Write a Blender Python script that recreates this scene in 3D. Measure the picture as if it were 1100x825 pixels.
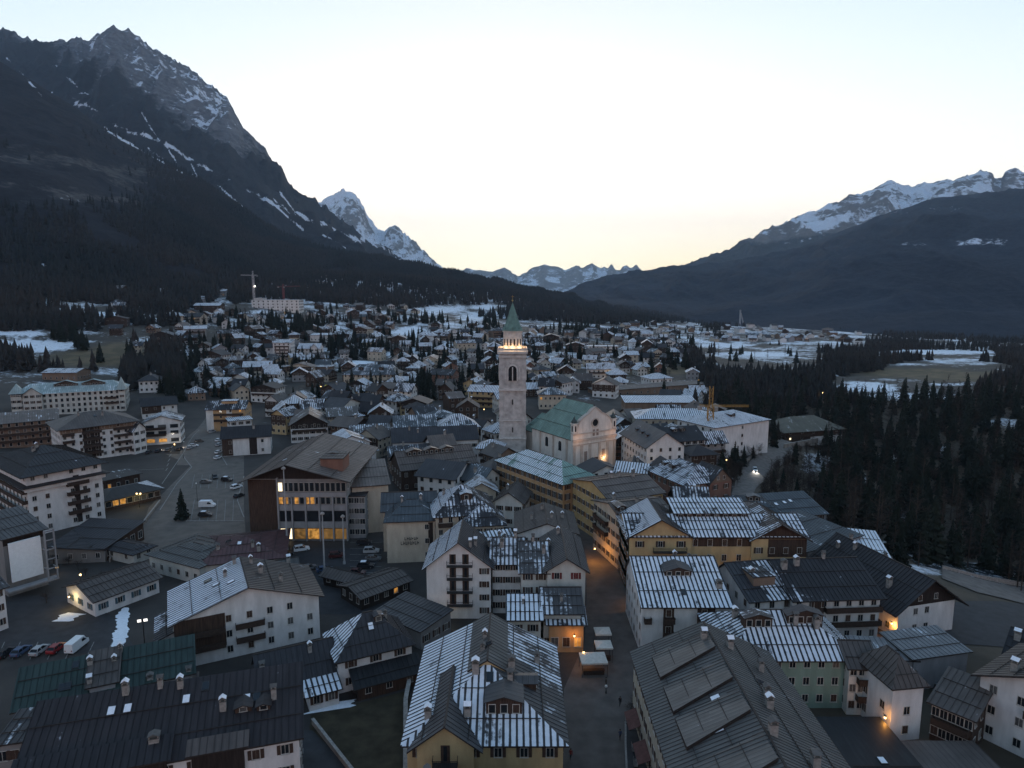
import bpy, math, random
import numpy as np
from mathutils import Matrix, Vector

for o in list(bpy.data.objects): bpy.data.objects.remove(o)
SC = bpy.context.scene
COL = SC.collection
R = math.radians
rnd = random.Random(7)

# ---------------------------------------------------------------- camera, sky, sun, exposure
CAMZ, PITCH, FPX = 74.0, R(8.3), 730.0          # drone height, tilt below the horizon, focal length in photo pixels (1100 wide)
cam = bpy.data.cameras.new('camera'); camo = bpy.data.objects.new('camera', cam); COL.objects.link(camo)
camo.location = (0, 0, CAMZ); camo.rotation_euler = (R(90)-PITCH, 0, 0)
cam.sensor_width = 36.0; cam.lens = 36.0*FPX/1100; cam.clip_start = 1.0; cam.clip_end = 60000
SC.camera = camo

W = bpy.data.worlds.new('World'); SC.world = W; W.use_nodes = True
wt = W.node_tree; bg = wt.nodes['Background']
sky = wt.nodes.new('ShaderNodeTexSky'); sky.sky_type = 'NISHITA'; sky.sun_disc = False
SUN_EL, SUN_AZ = R(-1.0), R(0)                       # just gone down behind the valley mouth, straight ahead
sky.sun_elevation = SUN_EL; sky.sun_rotation = SUN_AZ; sky.altitude = 1200
sky.air_density = 1.0; sky.dust_density = 1.0; sky.ozone_density = 2.2
# the glow over the valley mouth levels off as it does on film: each channel c -> cap * (1 - exp(-g c)) ** p
sep = wt.nodes.new('ShaderNodeSeparateColor'); cmb = wt.nodes.new('ShaderNodeCombineColor'); wt.links.new(sky.outputs[0], sep.inputs[0])
def wm_(op, a, b):
    n = wt.nodes.new('ShaderNodeMath'); n.operation = op
    for k, v in enumerate((a, b)):
        if isinstance(v, (int, float)): n.inputs[k].default_value = v
        else: wt.links.new(v, n.inputs[k])
    return n.outputs[0]
for k, (cap, g, pw, src) in enumerate(((.565, 4.3, 1.25, sep.outputs[0]), (.555, 2.76, 1.02, sep.outputs[1]), (.520, 1.66, .84, wm_('ADD', sep.outputs[2], wm_('MULTIPLY', sep.outputs[0], .2))))):
    wt.links.new(wm_('MULTIPLY', wm_('POWER', wm_('SUBTRACT', 1.0, wm_('POWER', math.e, wm_('MULTIPLY', src, -g))), pw), cap), cmb.inputs[k])
wt.links.new(cmb.outputs[0], bg.inputs['Color'])
bg.inputs['Strength'].default_value = 0.15
sl = bpy.data.lights.new('sun', 'SUN'); sl.energy = 0.03; sl.angle = R(14); sl.color = (1, .86, .72)
so = bpy.data.objects.new('sun', sl); COL.objects.link(so)
so.rotation_euler = (R(90)-R(5), 0, R(180)-SUN_AZ)
vs = SC.view_settings; vs.view_transform = 'Standard'; vs.look = 'None'; vs.gamma = 1.0; vs.use_curve_mapping = False
vs.exposure = 4.48
SC.render.engine = 'CYCLES'
cy = SC.cycles
cy.use_denoising = True
cy.max_bounces = 5; cy.diffuse_bounces = 3; cy.glossy_bounces = 2; cy.transmission_bounces = 2; cy.volume_bounces = 0
cy.sample_clamp_indirect = 4.0; cy.caustics_reflective = False; cy.caustics_refractive = False

# ---------------------------------------------------------------- picture <-> world
CP, SP = math.cos(PITCH), math.sin(PITCH)
def ray(px, py):
    dx, dy = (px-550)/FPX, (412.5-py)/FPX
    return dx, CP+SP*dy, -SP+CP*dy
def at_y(px, py, Y):
    d = ray(px, py); t = Y/d[1]
    return np.array([d[0]*t, Y, CAMZ+d[2]*t])
def at_z(px, py, z):
    d = ray(px, py); t = (z-CAMZ)/d[2]
    return np.array([d[0]*t, d[1]*t, z])
def px_of(x, y, z):
    x, y, z = np.asarray(x, float), np.asarray(y, float), np.asarray(z, float)-CAMZ
    f = y*CP-z*SP; u = y*SP+z*CP
    f = np.where(f < 1, 1, f)
    return 550+FPX*x/f, 412.5-FPX*u/f

# ---------------------------------------------------------------- noise
def _h(ix, iy, s):
    n = (ix.astype(np.int64)*374761393+iy.astype(np.int64)*668265263+s*974711) & 0xffffffff
    n = ((n ^ (n >> 13))*1274126177) & 0xffffffff
    n = n ^ (n >> 16)
    return (n & 0xffff)/65535.0
def vn(x, y, s=0):
    x, y = np.asarray(x, float), np.asarray(y, float)
    ix, iy = np.floor(x), np.floor(y); fx, fy = x-ix, y-iy
    fx = fx*fx*fx*(fx*(fx*6-15)+10); fy = fy*fy*fy*(fy*(fy*6-15)+10)
    a, b = _h(ix, iy, s), _h(ix+1, iy, s); c, d = _h(ix, iy+1, s), _h(ix+1, iy+1, s)
    return (a*(1-fx)+b*fx)*(1-fy)+(c*(1-fx)+d*fx)*fy
def fbm(x, y, s=0, o=5):
    r, a, t = 0, .5, 0
    for k in range(o):
        r = r+a*vn(x*2**k, y*2**k, s+k*17); t += a; a *= .5
    return r/t
def ridged(x, y, s=0, o=5):
    r, a, t = 0, .5, 0
    for k in range(o):
        r = r+a*(1-np.abs(2*vn(x*2**k, y*2**k, s+k*31)-1)); t += a; a *= .52
    return r/t
def sm(x, a, b):
    t = np.clip((np.asarray(x, float)-a)/(b-a), 0, 1); return t*t*(3-2*t)

# ---------------------------------------------------------------- ground height: control points read off the photograph
_cp = [(-120,60,0),(0,60,0),(90,60,-1),(-200,130,1),(-120,200,0),(0,200,0),(60,180,0),(-60,330,0),(20,330,0),(70,290,0),
       (150,110,-6),(130,180,-9),(120,250,-13),(190,260,-14),(230,330,-6),(160,340,-14),(300,420,-4),(400,330,12),
       (-250,300,4),(-330,420,10)]
def _a(px, py, Y, dz=0): p = at_y(px, py, Y); _cp.append((p[0], p[1], p[2]+dz))
for t in ((550,440,380),(450,440,390),(350,445,385),(250,450,400),(90,442,400),(180,425,430),(60,385,560),(120,380,580),(0,358,620),(0,305,850),
          (100,318,850),(200,333,880),(300,336,960),(380,340,1000),(450,334,1180),(520,340,1300),(600,344,1300),(640,347,1350),(420,304,1500),
          (500,306,1900),(560,314,2200),(640,330,2300),(700,347,1900),(760,352,1700),(830,352,1500),(900,362,1250),(1000,370,1150),(1100,372,1150),
          (600,385,640),(680,395,600),(760,412,520),(830,380,850),(760,372,950),(950,405,580),(1050,398,600),(900,415,520),(400,390,640),(300,390,600),(230,400,560),
          (1100,420,480),(1200,380,900),(-100,340,640),(-100,300,850),(600,362,900),(480,365,820),(850,470,330),(1000,345,2300),(800,348,2400)):
    _a(*t)
_cp = np.array(_cp, float)
_K = lambda d2: np.sqrt(d2/1e4+.3)
_d2 = ((_cp[:, None, :2]-_cp[None, :, :2])**2).sum(-1)
_wts = np.linalg.solve(_K(_d2)+np.eye(len(_cp))*-.02, _cp[:, 2]-10)
def gh(x, y):
    x, y = np.asarray(x, float), np.asarray(y, float)
    sh = x.shape; x, y = x.ravel(), y.ravel(); z = np.full(x.shape, 10.0)
    for (cx, cyy, _), w in zip(_cp, _wts): z += w*_K((x-cx)**2+(y-cyy)**2)
    dx = np.maximum(np.maximum(-150-x, x-(95-np.clip(y-150, 0, 200)*.12)), 0); dy = np.maximum(y-300, 0)   # the flat town core
    m = sm(np.hypot(dx*1.6, dy), 0, 90)
    z = z*m+sm(y, 330, 700)*(fbm(x/60, y/60, 3, 3)-.5)*5
    return z.reshape(sh)
GNA, GNY = 420, 380
GA = np.linspace(-1.25, 1.25, GNA); GY = np.concatenate([34*(2750/34)**(np.linspace(0, 1, GNY-40)), 2750*(19000/2750)**np.linspace(0, 1, 41)[1:]])
_ga, _gy = np.meshgrid(GA, GY); GX2 = _ga*(_gy+60)
GZ = gh(np.clip(GX2, -2600, 2600), np.minimum(_gy, 2600))-sm(_gy, 2600, 6000)*120
_GL, _LR = GZ.tolist(), math.log(2750/34)
def g1(x, y):
    y = min(max(y, 34.01), 2740.0); a = (x/(y+60)+1.25)/2.5*(GNA-1); a = min(max(a, 0), GNA-1.001)
    t = math.log(y/34)/_LR*(GNY-41); t = min(max(t, 0), GNY-42.001); i, j = int(t), int(a); fi, fj = t-i, a-j
    fi = (y-GY[i])/(GY[i+1]-GY[i]); p, q = _GL[i], _GL[i+1]
    return (p[j]*(1-fj)+p[j+1]*fj)*(1-fi)+(q[j]*(1-fj)+q[j+1]*fj)*fi
def on_ground(px, py, up=0.0):
    d = ray(px, py)
    if d[2] > -.012: d = (d[0], d[1], -.012)
    z = up
    for _ in range(60):
        t = (z-CAMZ)/d[2]; x, y = d[0]*t, d[1]*t; nz = g1(x, min(max(y, 35), 2400))+up
        nz = min(nz, CAMZ-2)
        if abs(nz-z) < .02: break
        z = .5*z+.5*nz
    return np.array([x, y, z])

def at_roof(px, py, e):
    # the first point along a picture ray that lies e metres above the ground
    d = ray(px, py); t = 40.0; s = 4.0
    while t < 2600:
        if CAMZ+d[2]*t <= g1(d[0]*t, d[1]*t)+e:
            if s < .05: break
            t -= s; s *= .3
        t += s
    return np.array([d[0]*t, d[1]*t, CAMZ+d[2]*t])
# ---------------------------------------------------------------- materials
def mat(name):
    m = bpy.data.materials.get(name)
    if m: return m, None, None, None
    m = bpy.data.materials.new(name); m.use_nodes = True
    nt = m.node_tree; b = nt.nodes['Principled BSDF']
    b.inputs['Specular IOR Level'].default_value = .25
    return m, nt, b, nt.links.new
def N(nt, t, **k):
    n = nt.nodes.new(t)
    for a, v in k.items():
        if a in n.inputs: n.inputs[a].default_value = v
        else: setattr(n, a, v)
    return n
def ramp(nt, src, stops):
    r = nt.nodes.new('ShaderNodeValToRGB'); e = r.color_ramp.elements
    while len(e) < len(stops): e.new(.5)
    for k, (p, c) in enumerate(stops):
        e[k].position = p; e[k].color = (c, c, c, 1) if isinstance(c, (int, float)) else (*c, 1)
    nt.links.new(src, r.inputs[0]); return r.outputs[0]
def mix(nt, fac, a, b, mode='MIX'):
    m = nt.nodes.new('ShaderNodeMix'); m.data_type = 'RGBA'; m.blend_type = mode
    for s, v in ((0, fac), (6, a), (7, b)):
        if hasattr(v, 'default_value') or hasattr(v, 'is_linked'): nt.links.new(v, m.inputs[s])
        else: m.inputs[s].default_value = v if isinstance(v, (int, float)) else (*v, 1)
    return m.outputs[2]
def mth(nt, op, a, b=None, c=None, clamp=False):
    m = nt.nodes.new('ShaderNodeMath'); m.operation = op; m.use_clamp = clamp
    for s, v in enumerate((a, b, c)):
        if v is None: continue
        if isinstance(v, (int, float)): m.inputs[s].default_value = v
        else: nt.links.new(v, m.inputs[s])
    return m.outputs[0]
def noise(nt, vec, scale, detail=4, rough=.55):
    n = N(nt, 'ShaderNodeTexNoise', Scale=scale, Detail=detail, Roughness=rough)
    if vec is not None: nt.links.new(vec, n.inputs['Vector'])
    return n.outputs['Fac']
def geo_pos(nt): return nt.nodes.new('ShaderNodeNewGeometry').outputs['Position']
def bump(nt, b, h, strength=.4, dist=.1):
    n = N(nt, 'ShaderNodeBump', Strength=strength, Distance=dist); nt.links.new(h, n.inputs['Height']); nt.links.new(n.outputs[0], b.inputs['Normal'])
def attr(nt, name): return N(nt, 'ShaderNodeAttribute', attribute_name=name)

def plain(name, col, rough=.7, var=.25, scale=1.5, metal=0, b2=0):
    m, nt, b, L = mat(name)
    if nt is None: return m
    v = noise(nt, geo_pos(nt), scale, 5)
    c = mix(nt, ramp(nt, v, [(.3, 0.), (.7, 1.)]), [x*(1-var) for x in col], [min(1, x*(1+var)) for x in col])
    L(c, b.inputs['Base Color']); b.inputs['Roughness'].default_value = rough; b.inputs['Metallic'].default_value = metal
    if b2: bump(nt, b, noise(nt, geo_pos(nt), scale*6, 3), b2, .05)
    return m
def glow(name, col, s, var=0.0):
    m, nt, b, L = mat(name)
    if nt is None: return m
    b.inputs['Base Color'].default_value = (*[c*.5 for c in col], 1)
    if var:
        v = noise(nt, geo_pos(nt), 1.1, 3); L(mix(nt, ramp(nt, v, [(.35, 0.), (.65, 1.)]), [c*(1-var) for c in col], col), b.inputs['Emission Color'])
    else: b.inputs['Emission Color'].default_value = (*col, 1)
    b.inputs['Emission Strength'].default_value = s
    return m

# ---------------------------------------------------------------- mesh builder
class MB:
    def __init__(s): s.v, s.f, s.m, s.uv, s.a = [], [], [], [], []
    def face(s, pts, m=0, uv=None, a=None):
        k = len(s.v); n = len(pts); s.v += [tuple(p) for p in pts]; s.f.append(tuple(range(k, k+n))); s.m.append(m)
        s.uv += list(uv) if uv else [(0, 0)]*n
        s.a += list(a) if a is not None else [0.0]*n
    def hexa(s, b, t, m=0, bottom=True, mt=None):
        n = len(b)
        s.face(t, m if mt is None else mt)
        if bottom: s.face(b[::-1], m)
        for i in range(n):
            j = (i+1) % n; s.face([b[i], b[j], t[j], t[i]], m)
    def box(s, x0, y0, z0, x1, y1, z1, m=0, mt=None):
        s.hexa([(x0,y0,z0),(x1,y0,z0),(x1,y1,z0),(x0,y1,z0)], [(x0,y0,z1),(x1,y0,z1),(x1,y1,z1),(x0,y1,z1)], m, mt=mt)
    def cbox(s, cx, cyy, z0, w, d, h, m=0, mt=None): s.box(cx-w/2, cyy-d/2, z0, cx+w/2, cyy+d/2, z0+h, m, mt)
    def bar(s, p, q, w, h=None, m=0, up=(0,0,1)):
        p, q = Vector(p), Vector(q); d = (q-p).normalized(); u = Vector(up)
        if abs(d.dot(u)) > .98: u = Vector((0, 1, 0))
        a = d.cross(u).normalized()*w/2; c = a.cross(d).normalized()*(h or w)/2
        s.hexa([p-a-c, p+a-c, q+a-c, q-a-c], [p-a+c, p+a+c, q+a+c, q-a+c], m)
    def tube(s, p, q, r0, r1=None, n=8, m=0, caps=True):
        r1 = r0 if r1 is None else r1
        p, q = Vector(p), Vector(q); d = (q-p).normalized(); u = Vector((0,0,1)) if abs(d.z) < .9 else Vector((1,0,0))
        a = d.cross(u).normalized(); b = d.cross(a).normalized()
        P = [p+(a*math.cos(t)+b*math.sin(t))*r0 for t in [2*math.pi*i/n for i in range(n)]]
        Q = [q+(a*math.cos(t)+b*math.sin(t))*r1 for t in [2*math.pi*i/n for i in range(n)]]
        for i in range(n):
            j = (i+1) % n; s.face([P[j], P[i], Q[i], Q[j]], m)
        if caps: s.face(P, m); s.face(Q[::-1], m)
    def lathe(s, prof, n=12, cx=0, cyy=0, m=0, rot=0):
        for (r0, z0), (r1, z1) in zip(prof, prof[1:]):
            for i in range(n):
                a0, a1 = rot+2*math.pi*i/n, rot+2*math.pi*(i+1)/n
                A = (cx+r0*math.cos(a0), cyy+r0*math.sin(a0), z0); B = (cx+r0*math.cos(a1), cyy+r0*math.sin(a1), z0)
                Cc = (cx+r1*math.cos(a1), cyy+r1*math.sin(a1), z1); D = (cx+r1*math.cos(a0), cyy+r1*math.sin(a0), z1)
                if r0 < 1e-6: s.face([A, Cc, D], m)
                elif r1 < 1e-6: s.face([A, B, Cc], m)
                else: s.face([A, B, Cc, D], m)
    def prism(s, poly, axis, c0, c1, m=0, caps=True):
        """poly of (a, z) extruded along x (axis 0: a=y) or y (axis 1: a=x)"""
        f = (lambda a, z, c: (c, a, z)) if axis == 0 else (lambda a, z, c: (a, c, z))
        P = [f(a, z, c0) for a, z in poly]; Q = [f(a, z, c1) for a, z in poly]; n = len(poly)
        for i in range(n):
            j = (i+1) % n; s.face([P[i], P[j], Q[j], Q[i]], m)
        if caps: s.face(P[::-1], m); s.face(Q, m)
    def mesh(s, name, mats, smooth=False):
        me = bpy.data.meshes.new(name); me.from_pydata(s.v, [], s.f)
        for m in mats: me.materials.append(m)
        if len(mats) > 1: me.polygons.foreach_set('material_index', s.m)
        if any(s.a):
            at = me.attributes.new('snow', 'FLOAT', 'POINT'); at.data.foreach_set('value', s.a)
        if any(u != (0, 0) for u in s.uv[:400]):
            l = me.uv_layers.new(name='UVMap'); l.data.foreach_set('uv', np.array(s.uv, 'f').ravel())
        if smooth: me.polygons.foreach_set('use_smooth', [True]*len(s.f))
        me.update(); return me
    def build(s, name, mats, parent=None, smooth=False, loc=None, rz=0):
        return link(name, s.mesh(name, mats if isinstance(mats, (list, tuple)) else [mats], smooth), parent, loc, rz)
def link(name, me, parent=None, loc=None, rz=0):
    o = bpy.data.objects.new(name, me); COL.objects.link(o)
    if parent is not None: o.parent = parent
    if loc is not None: o.location = tuple(loc)
    if rz: o.rotation_euler = (0, 0, rz)
    return o
def tag(o, label, cat, group=None):
    o['label'] = label; o['category'] = cat
    if group: o['group'] = group
    return o
def empty(name, loc, rz=0, label=None, cat=None, group=None):
    o = link(name, None, None, loc, rz); o.empty_display_size = .3
    if label: tag(o, label, cat, group)
    return o
def npmesh(name, v, f, mats, attrs=None, smooth=True):
    me = bpy.data.meshes.new(name); v = np.asarray(v, 'f'); f = np.asarray(f, 'i'); k = f.shape[1]
    me.vertices.add(len(v)); me.vertices.foreach_set('co', v.ravel())
    me.loops.add(f.size); me.loops.foreach_set('vertex_index', f.ravel())
    me.polygons.add(len(f)); me.polygons.foreach_set('loop_start', np.arange(0, f.size, k, dtype='i')); me.polygons.foreach_set('loop_total', np.full(len(f), k, 'i'))
    if smooth: me.polygons.foreach_set('use_smooth', np.ones(len(f), bool))
    for n, a in (attrs or {}).items():
        at = me.attributes.new(n, 'FLOAT', 'POINT'); at.data.foreach_set('value', np.asarray(a, 'f').ravel())
    for m in mats: me.materials.append(m)
    me.update(calc_edges=True); me.validate(); return me
def gridf(na, ny):
    i = np.arange(ny-1)[:, None]*na+np.arange(na-1)[None, :]; i = i.ravel()
    return np.stack([i, i+1, i+na+1, i+na], 1)

# ---------------------------------------------------------------- ground, hills and mountains
def ell(px, py, cx, cyy, rx, ry, soft=.5, n=None):
    d = np.hypot((px-cx)/rx, (py-cyy)/ry)
    if n is not None: d = d+n*.6
    return 1-sm(d, 1-soft, 1+soft*.3)
SNOWF = [(25,372,75,9),(15,357,50,5),(90,338,40,3),(470,333,32,5),(512,340,22,6),(440,357,30,6),(520,330,16,4),(815,381,60,4),(775,371,36,3),(928,416,45,6),(925,520,7,13),(1012,482,18,8),(1000,560,5,9),
         (985,426,70,4),(1010,378,70,3),(1085,455,40,6),(900,352,60,3),(600,385,30,4),(380,390,25,3),(1040,610,60,9),(962,585,14,22),(880,500,25,14),(960,490,20,8),(350,352,30,3)]
GRASSF = [(110,385,75,11),(130,375,40,8),(985,401,75,6),(1040,405,70,7),(700,398,70,6)]
def build_ground():
    na, ny = GNA, GNY; a, y, x, z = _ga, _gy, GX2, GZ
    far = sm(y, 330, 700)
    px, py = px_of(x, y, z)
    n = fbm(x/35, y/35, 5)-.5; n2 = fbm(x/9, y/9, 9)-.5
    s = np.zeros_like(x)
    for e in SNOWF: s = np.maximum(s, ell(px, py, *e, n=n*2.2+n2*1.0)*.78)
    town = sm(y, 330, 520)*.42+sm(y, 520, 800)*.10
    s = np.maximum(s, town+n*1.1+n2*.5-.1)
    g = np.zeros_like(x)
    for e in GRASSF: g = np.maximum(g, ell(px, py, *e, n=n*.6))
    s = s*(1-.85*g)
    wood = sm(px, 770, 830)*sm(py, 425, 440)*(y < 600)
    s = s*(1-.3*wood)
    g = np.maximum(g, .35*wood+.5*far*(.5+n))
    v = np.stack([x, y, z], -1).reshape(-1, 3)
    m, nt, b, L = mat('ground_mix')
    p = geo_pos(nt)
    n1, n3 = noise(nt, p, .09, 6), noise(nt, p, 1.3, 5)
    pav = mix(nt, ramp(nt, n1, [(.35, 0.), (.65, 1.)]), (.038, .034, .032), (.064, .056, .050))
    pav = mix(nt, ramp(nt, n3, [(.3, 0.), (.75, .35)]), pav, (.026, .025, .025))
    gr = mix(nt, ramp(nt, n1, [(.4, 0.), (.6, 1.)]), (.085, .065, .035), (.14, .10, .055))
    c = mix(nt, attr(nt, 'grass').outputs['Fac'], pav, gr)
    sf = mth(nt, 'ADD', attr(nt, 'snowf').outputs['Fac'], mth(nt, 'MULTIPLY', mth(nt, 'SUBTRACT', noise(nt, p, .25, 8, .72), .5), 1.5))
    sf = ramp(nt, sf, [(.40, 0.), (.72, 1.)])
    c = mix(nt, sf, c, (.72, .76, .82))
    L(c, b.inputs['Base Color']); b.inputs['Roughness'].default_value = .85
    bump(nt, b, n3, .3, .15)
    o = link('ground', npmesh('ground', v, gridf(na, ny), [m], {'snowf': s, 'grass': g}))
    o['kind'] = 'structure'
build_ground()

def hill(name, sil, Yc, Y0, Y1, foot, na, ny, amp, L, seed, prof=1.25, jag=0.0, mat_=None, attrs=None, amp2=0, L2=(160, 700)):
    sil = np.array(sil, float); cy_ = Yc if callable(Yc) else (lambda q: Yc)
    P = np.array([at_y(q[0], q[1], cy_(q[0])) for q in sil]); yc = P[:, 1]
    ac = P[:, 0]/yc
    A = np.linspace(ac[0], ac[-1], na)
    zc = np.interp(A, ac, P[:, 2]); YC = np.interp(A, ac, yc); Q = np.interp(A, ac, sil[:, 0])
    y0 = np.array([Y0(q) if callable(Y0) else Y0 for q in Q])
    nf = int(ny*.8); T = np.concatenate([np.linspace(0, 1, nf)**1.0, 1+np.linspace(0, 1, ny-nf+1)[1:]**1.3])
    t = T[:, None]; y = np.where(t <= 1, y0+(YC-y0)*t, YC+(t-1)*(Y1-YC)); x = A[None, :]*y
    zf = foot(A*y0, y0) if callable(foot) else np.full(na, foot)
    p = np.where(t <= 1, np.clip(t, 0, 1)**prof, 1-.75*(t-1))
    z = zf+(zc-zf)*p
    env = np.sin(np.pi*np.clip(t, 0, 1.0)**.85)**.8*np.clip((zc-zf)/(zc-zf).max(), .15, 1)
    env = np.where(t > 1, .3, env)
    rg = ridged(x/L, y/L+seed, seed, 6)
    z = z+env*amp*(rg-.55)*(1+.0*t)
    z = z+jag*(ridged(A/np.ptp(A)*60, A*0+.5, seed+5, 4)-.5)[None, :]*np.clip(p, 0, 1)**6
    wx_ = x+90*(fbm(x/400, y/400, seed+3)-.5)*L2[0]/100; rg2 = ridged(wx_/L2[0], y/L2[1], seed+9, 5)
    z = z+amp2*(rg2-.6)*np.clip(p*1.6, 0, 1)*np.where(t > .93, np.clip((1.0-t)/.07, .12, 1), 1)
    v = np.stack([x, y, z], -1).reshape(-1, 3)
    gz_y = np.gradient(z, axis=0)/np.maximum(np.gradient(y, axis=0), 1e-3); gz_x = np.gradient(z, axis=1)/np.maximum(np.abs(np.gradient(x, axis=1)), 1e-3)
    slope = np.hypot(gz_x, gz_y)
    at = attrs(x, y, z, t+0*x, slope, rg2) if attrs else {}
    o = link(name, npmesh(name, v, gridf(na, ny), [mat_], at)); o['kind'] = 'structure'
    return A, (x, y, z)

def mountain_mat(name, forest, forest2, rock, rock2, fs=.02):
    m, nt, b, L = mat(name)
    p = geo_pos(nt)
    mp = N(nt, 'ShaderNodeMapping', Scale=(1, 1, 2.6)); L(p, mp.inputs[0]); q = mp.outputs[0]
    nf = noise(nt, q, fs, 8, .7); nr = noise(nt, q, fs*1.3, 9, .72); nb = noise(nt, p, .0016, 5)
    fo = mix(nt, ramp(nt, nf, [(.35, 0.), (.68, 1.)]), forest, forest2)
    fo = mix(nt, ramp(nt, nb, [(.4, 0.), (.65, .5)]), fo, [x*1.5 for x in forest2])
    ro = mix(nt, ramp(nt, nr, [(.32, 0.), (.7, 1.)]), rock, rock2)
    vg = mth(nt, 'ADD', attr(nt, 'veg').outputs['Fac'], mth(nt, 'MULTIPLY', mth(nt, 'SUBTRACT', nf, .5), .9))
    c = mix(nt, ramp(nt, vg, [(.4, 0.), (.6, 1.)]), ro, fo)
    s = mth(nt, 'ADD', attr(nt, 'snowf').outputs['Fac'], mth(nt, 'MULTIPLY', mth(nt, 'SUBTRACT', nr, .5), 2.0))
    c = mix(nt, ramp(nt, s, [(.44, 0.), (.66, 1.)]), c, (.66, .71, .79))
    L(c, b.inputs['Base Color']); b.inputs['Roughness'].default_value = .95; b.inputs['Specular IOR Level'].default_value = .05
    bump(nt, b, mth(nt, 'ADD', nf, nr), 1.0, .12/fs)
    return m

LEFT_FRONT = [(-90,30),(-40,48),(0,66),(30,84),(60,103),(80,115),(100,130),(130,148),(160,167),(190,180),(215,194),(240,212),(262,228),(285,243),(310,254),(350,268),
              (400,277),(440,285),(470,292),(500,298),(530,305),(560,311),(600,319),(650,331),(700,346),(745,357)]
def lf_y0(q): return float(np.interp(q, [-90,0,200,300,450,560,700], [720,760,900,1100,1400,1800,2150]))
def streaks(px, py, segs, w, n):
    s = np.zeros_like(px)
    for x0, y0, x1, y1 in segs:
        u = np.clip((px-x0)/(x1-x0), 0, 1); d = np.abs(py-(y0+(y1-y0)*u)-n*9)+40*((px < x0) | (px > x1))
        s = np.maximum(s, 1-sm(d, w*.4, w*1.6))
    return s
LINES = [(6,62,46,104),(112,138,196,186),(158,158,212,190),(124,146,150,160),(204,172,216,196),(286,212,326,246),(300,205,318,230),(345,250,372,268),(90,110,108,124),(232,196,262,222)]
def lf_attr(x, y, z, t, slope, rg):
    px, py = px_of(x, y, z)
    n = fbm(x/300, y/300, 41)-.5; n2 = fbm(x/60, y/220, 43)-.5
    veg = np.clip(1.25-.0*t, 0, 1)+0*n
    rocky = ell(px, py, 75, 190, 130, 55, .6, n*1.5)*.75
    veg = veg-rocky*(.45+n2*1.6)
    s = np.zeros_like(x)-.3
    s = np.maximum(s, ell(px, py, 40, 285, 14, 1.6)*1.1); s = np.maximum(s, ell(px, py, 278, 292, 8, 1.4)*1.0)
    s = np.maximum(s, rocky*(.15+n2*1.5))
    return {'veg': veg, 'snowf': np.maximum(s+rocky*(.5-rg)*1.3, streaks(px, py, LINES, 1.5, n)*(.9+n2*1.8)-.2)}
fm_left = mountain_mat('left_forest', (.007, .009, .014), (.026, .026, .030), (.06, .058, .058), (.12, .115, .11), .035)
LF = hill('hill', LEFT_FRONT, 2400, lf_y0, 3600, lambda x, y: gh(x, np.minimum(y, 2600))-14, 420, 240, 90, 420, 11, 1.12, 5, fm_left, lf_attr, 55, (130, 600))

LEFT_ROCK = [(-90,14),(-40,20),(0,31),(12,36),(22,39),(40,45),(58,47),(66,43),(72,46),(82,41),(95,44),(102,39),(112,36),(119,33),(125,31),(131,35),(138,37),(142,42),(150,44),(157,51),
             (165,57),(172,58),(178,66),(186,68),(196,76),(205,80),(212,82),(218,91),(228,98),(236,104),(244,109),(250,121),(256,131),(262,143),(270,150),(277,160),(286,166),(294,177),(302,184),
             (308,196),(315,203),(325,212),(338,217),(345,224),(356,229),(366,237),(378,247),(392,262),(405,271),(430,281),(470,292)]
def lr_attr(x, y, z, t, slope, rg):
    px, py = px_of(x, y, z)
    n = fbm(x/260, y/260, 61)-.5; n2 = fbm(x/50, y/50, 63, 6)-.5
    lim = np.interp(px, [0, 100, 200, 300, 360, 420], [80, 120, 175, 225, 250, 275])
    veg = sm(py-lim, -95, 5)*1.0+n*.7+(rg-.6)*.8
    led = .64-.36*np.clip(slope, 0, 2)+n2*1.3
    up = np.interp(px, [0, 120, 250, 330], [.10, .24, .22, -.05])
    s = led-.10+up+.22*sm(lim-40-py, 0, 40)*sm(px, 40, 120)-veg*.6+(.55-rg)*.9
    s = np.maximum(s, (1-sm(np.abs(py-lim+2+n*22), .8, 4.5))*(.50+n2*2.2)*sm(px, -20, 20))
    s = np.maximum(s, (1-sm(np.abs((px*.62+86-py+n*6)), 0, 3))*(.6+n2)*sm(px, 110, 130)*(px < 240))
    s = np.maximum(s, streaks(px, py, LINES+[(150,120,172,150),(176,150,190,172),(60,70,84,92)], 1.4, n)*(.9+n2*1.8)-.2)
    return {'veg': np.clip(veg, 0, 1), 'snowf': s}
rm_left = mountain_mat('left_rock', (.010, .013, .018), (.030, .032, .037), (.066, .071, .084), (.215, .22, .235), .014)
hill('mountain', LEFT_ROCK, 4600, 2500, 6200, 40, 620, 340, 420, 900, 23, .82, 50, rm_left, lr_attr, 210, (150, 620))

def snow_peak_attr(bias, veglim=None):
    def f(x, y, z, t, slope, rg):
        n2 = fbm(x/240, y/240, 73, 6)-.5; n3 = fbm(x/90, y/500, 77, 5)-.5
        s = bias-.28*np.clip(slope, 0, 2.2)+n2*1.1+n3*.5+(.55-rg)*1.0
        v = np.full_like(x, -.6)
        if veglim is not None:
            px, py = px_of(x, y, z); v = sm(py-veglim(px), -14, 14)*1.3-.1; s = s-v*.9
        return {'veg': v, 'snowf': s}
    return f
far_m = mountain_mat('far_peak', (.03, .035, .04), (.05, .055, .06), (.11, .105, .105), (.22, .21, .205), .006)
ANT = [(300,262),(325,236),(338,222),(346,216),(352,212),(358,209),(364,205),(369,203),(374,206),(380,208),(386,214),(391,222),(394,230),(400,238),(406,246),(412,248),(420,244),(424,242),(430,247),
       (436,251),(441,257),(448,263),(456,272),(465,280),(478,291),(500,300)]
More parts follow.
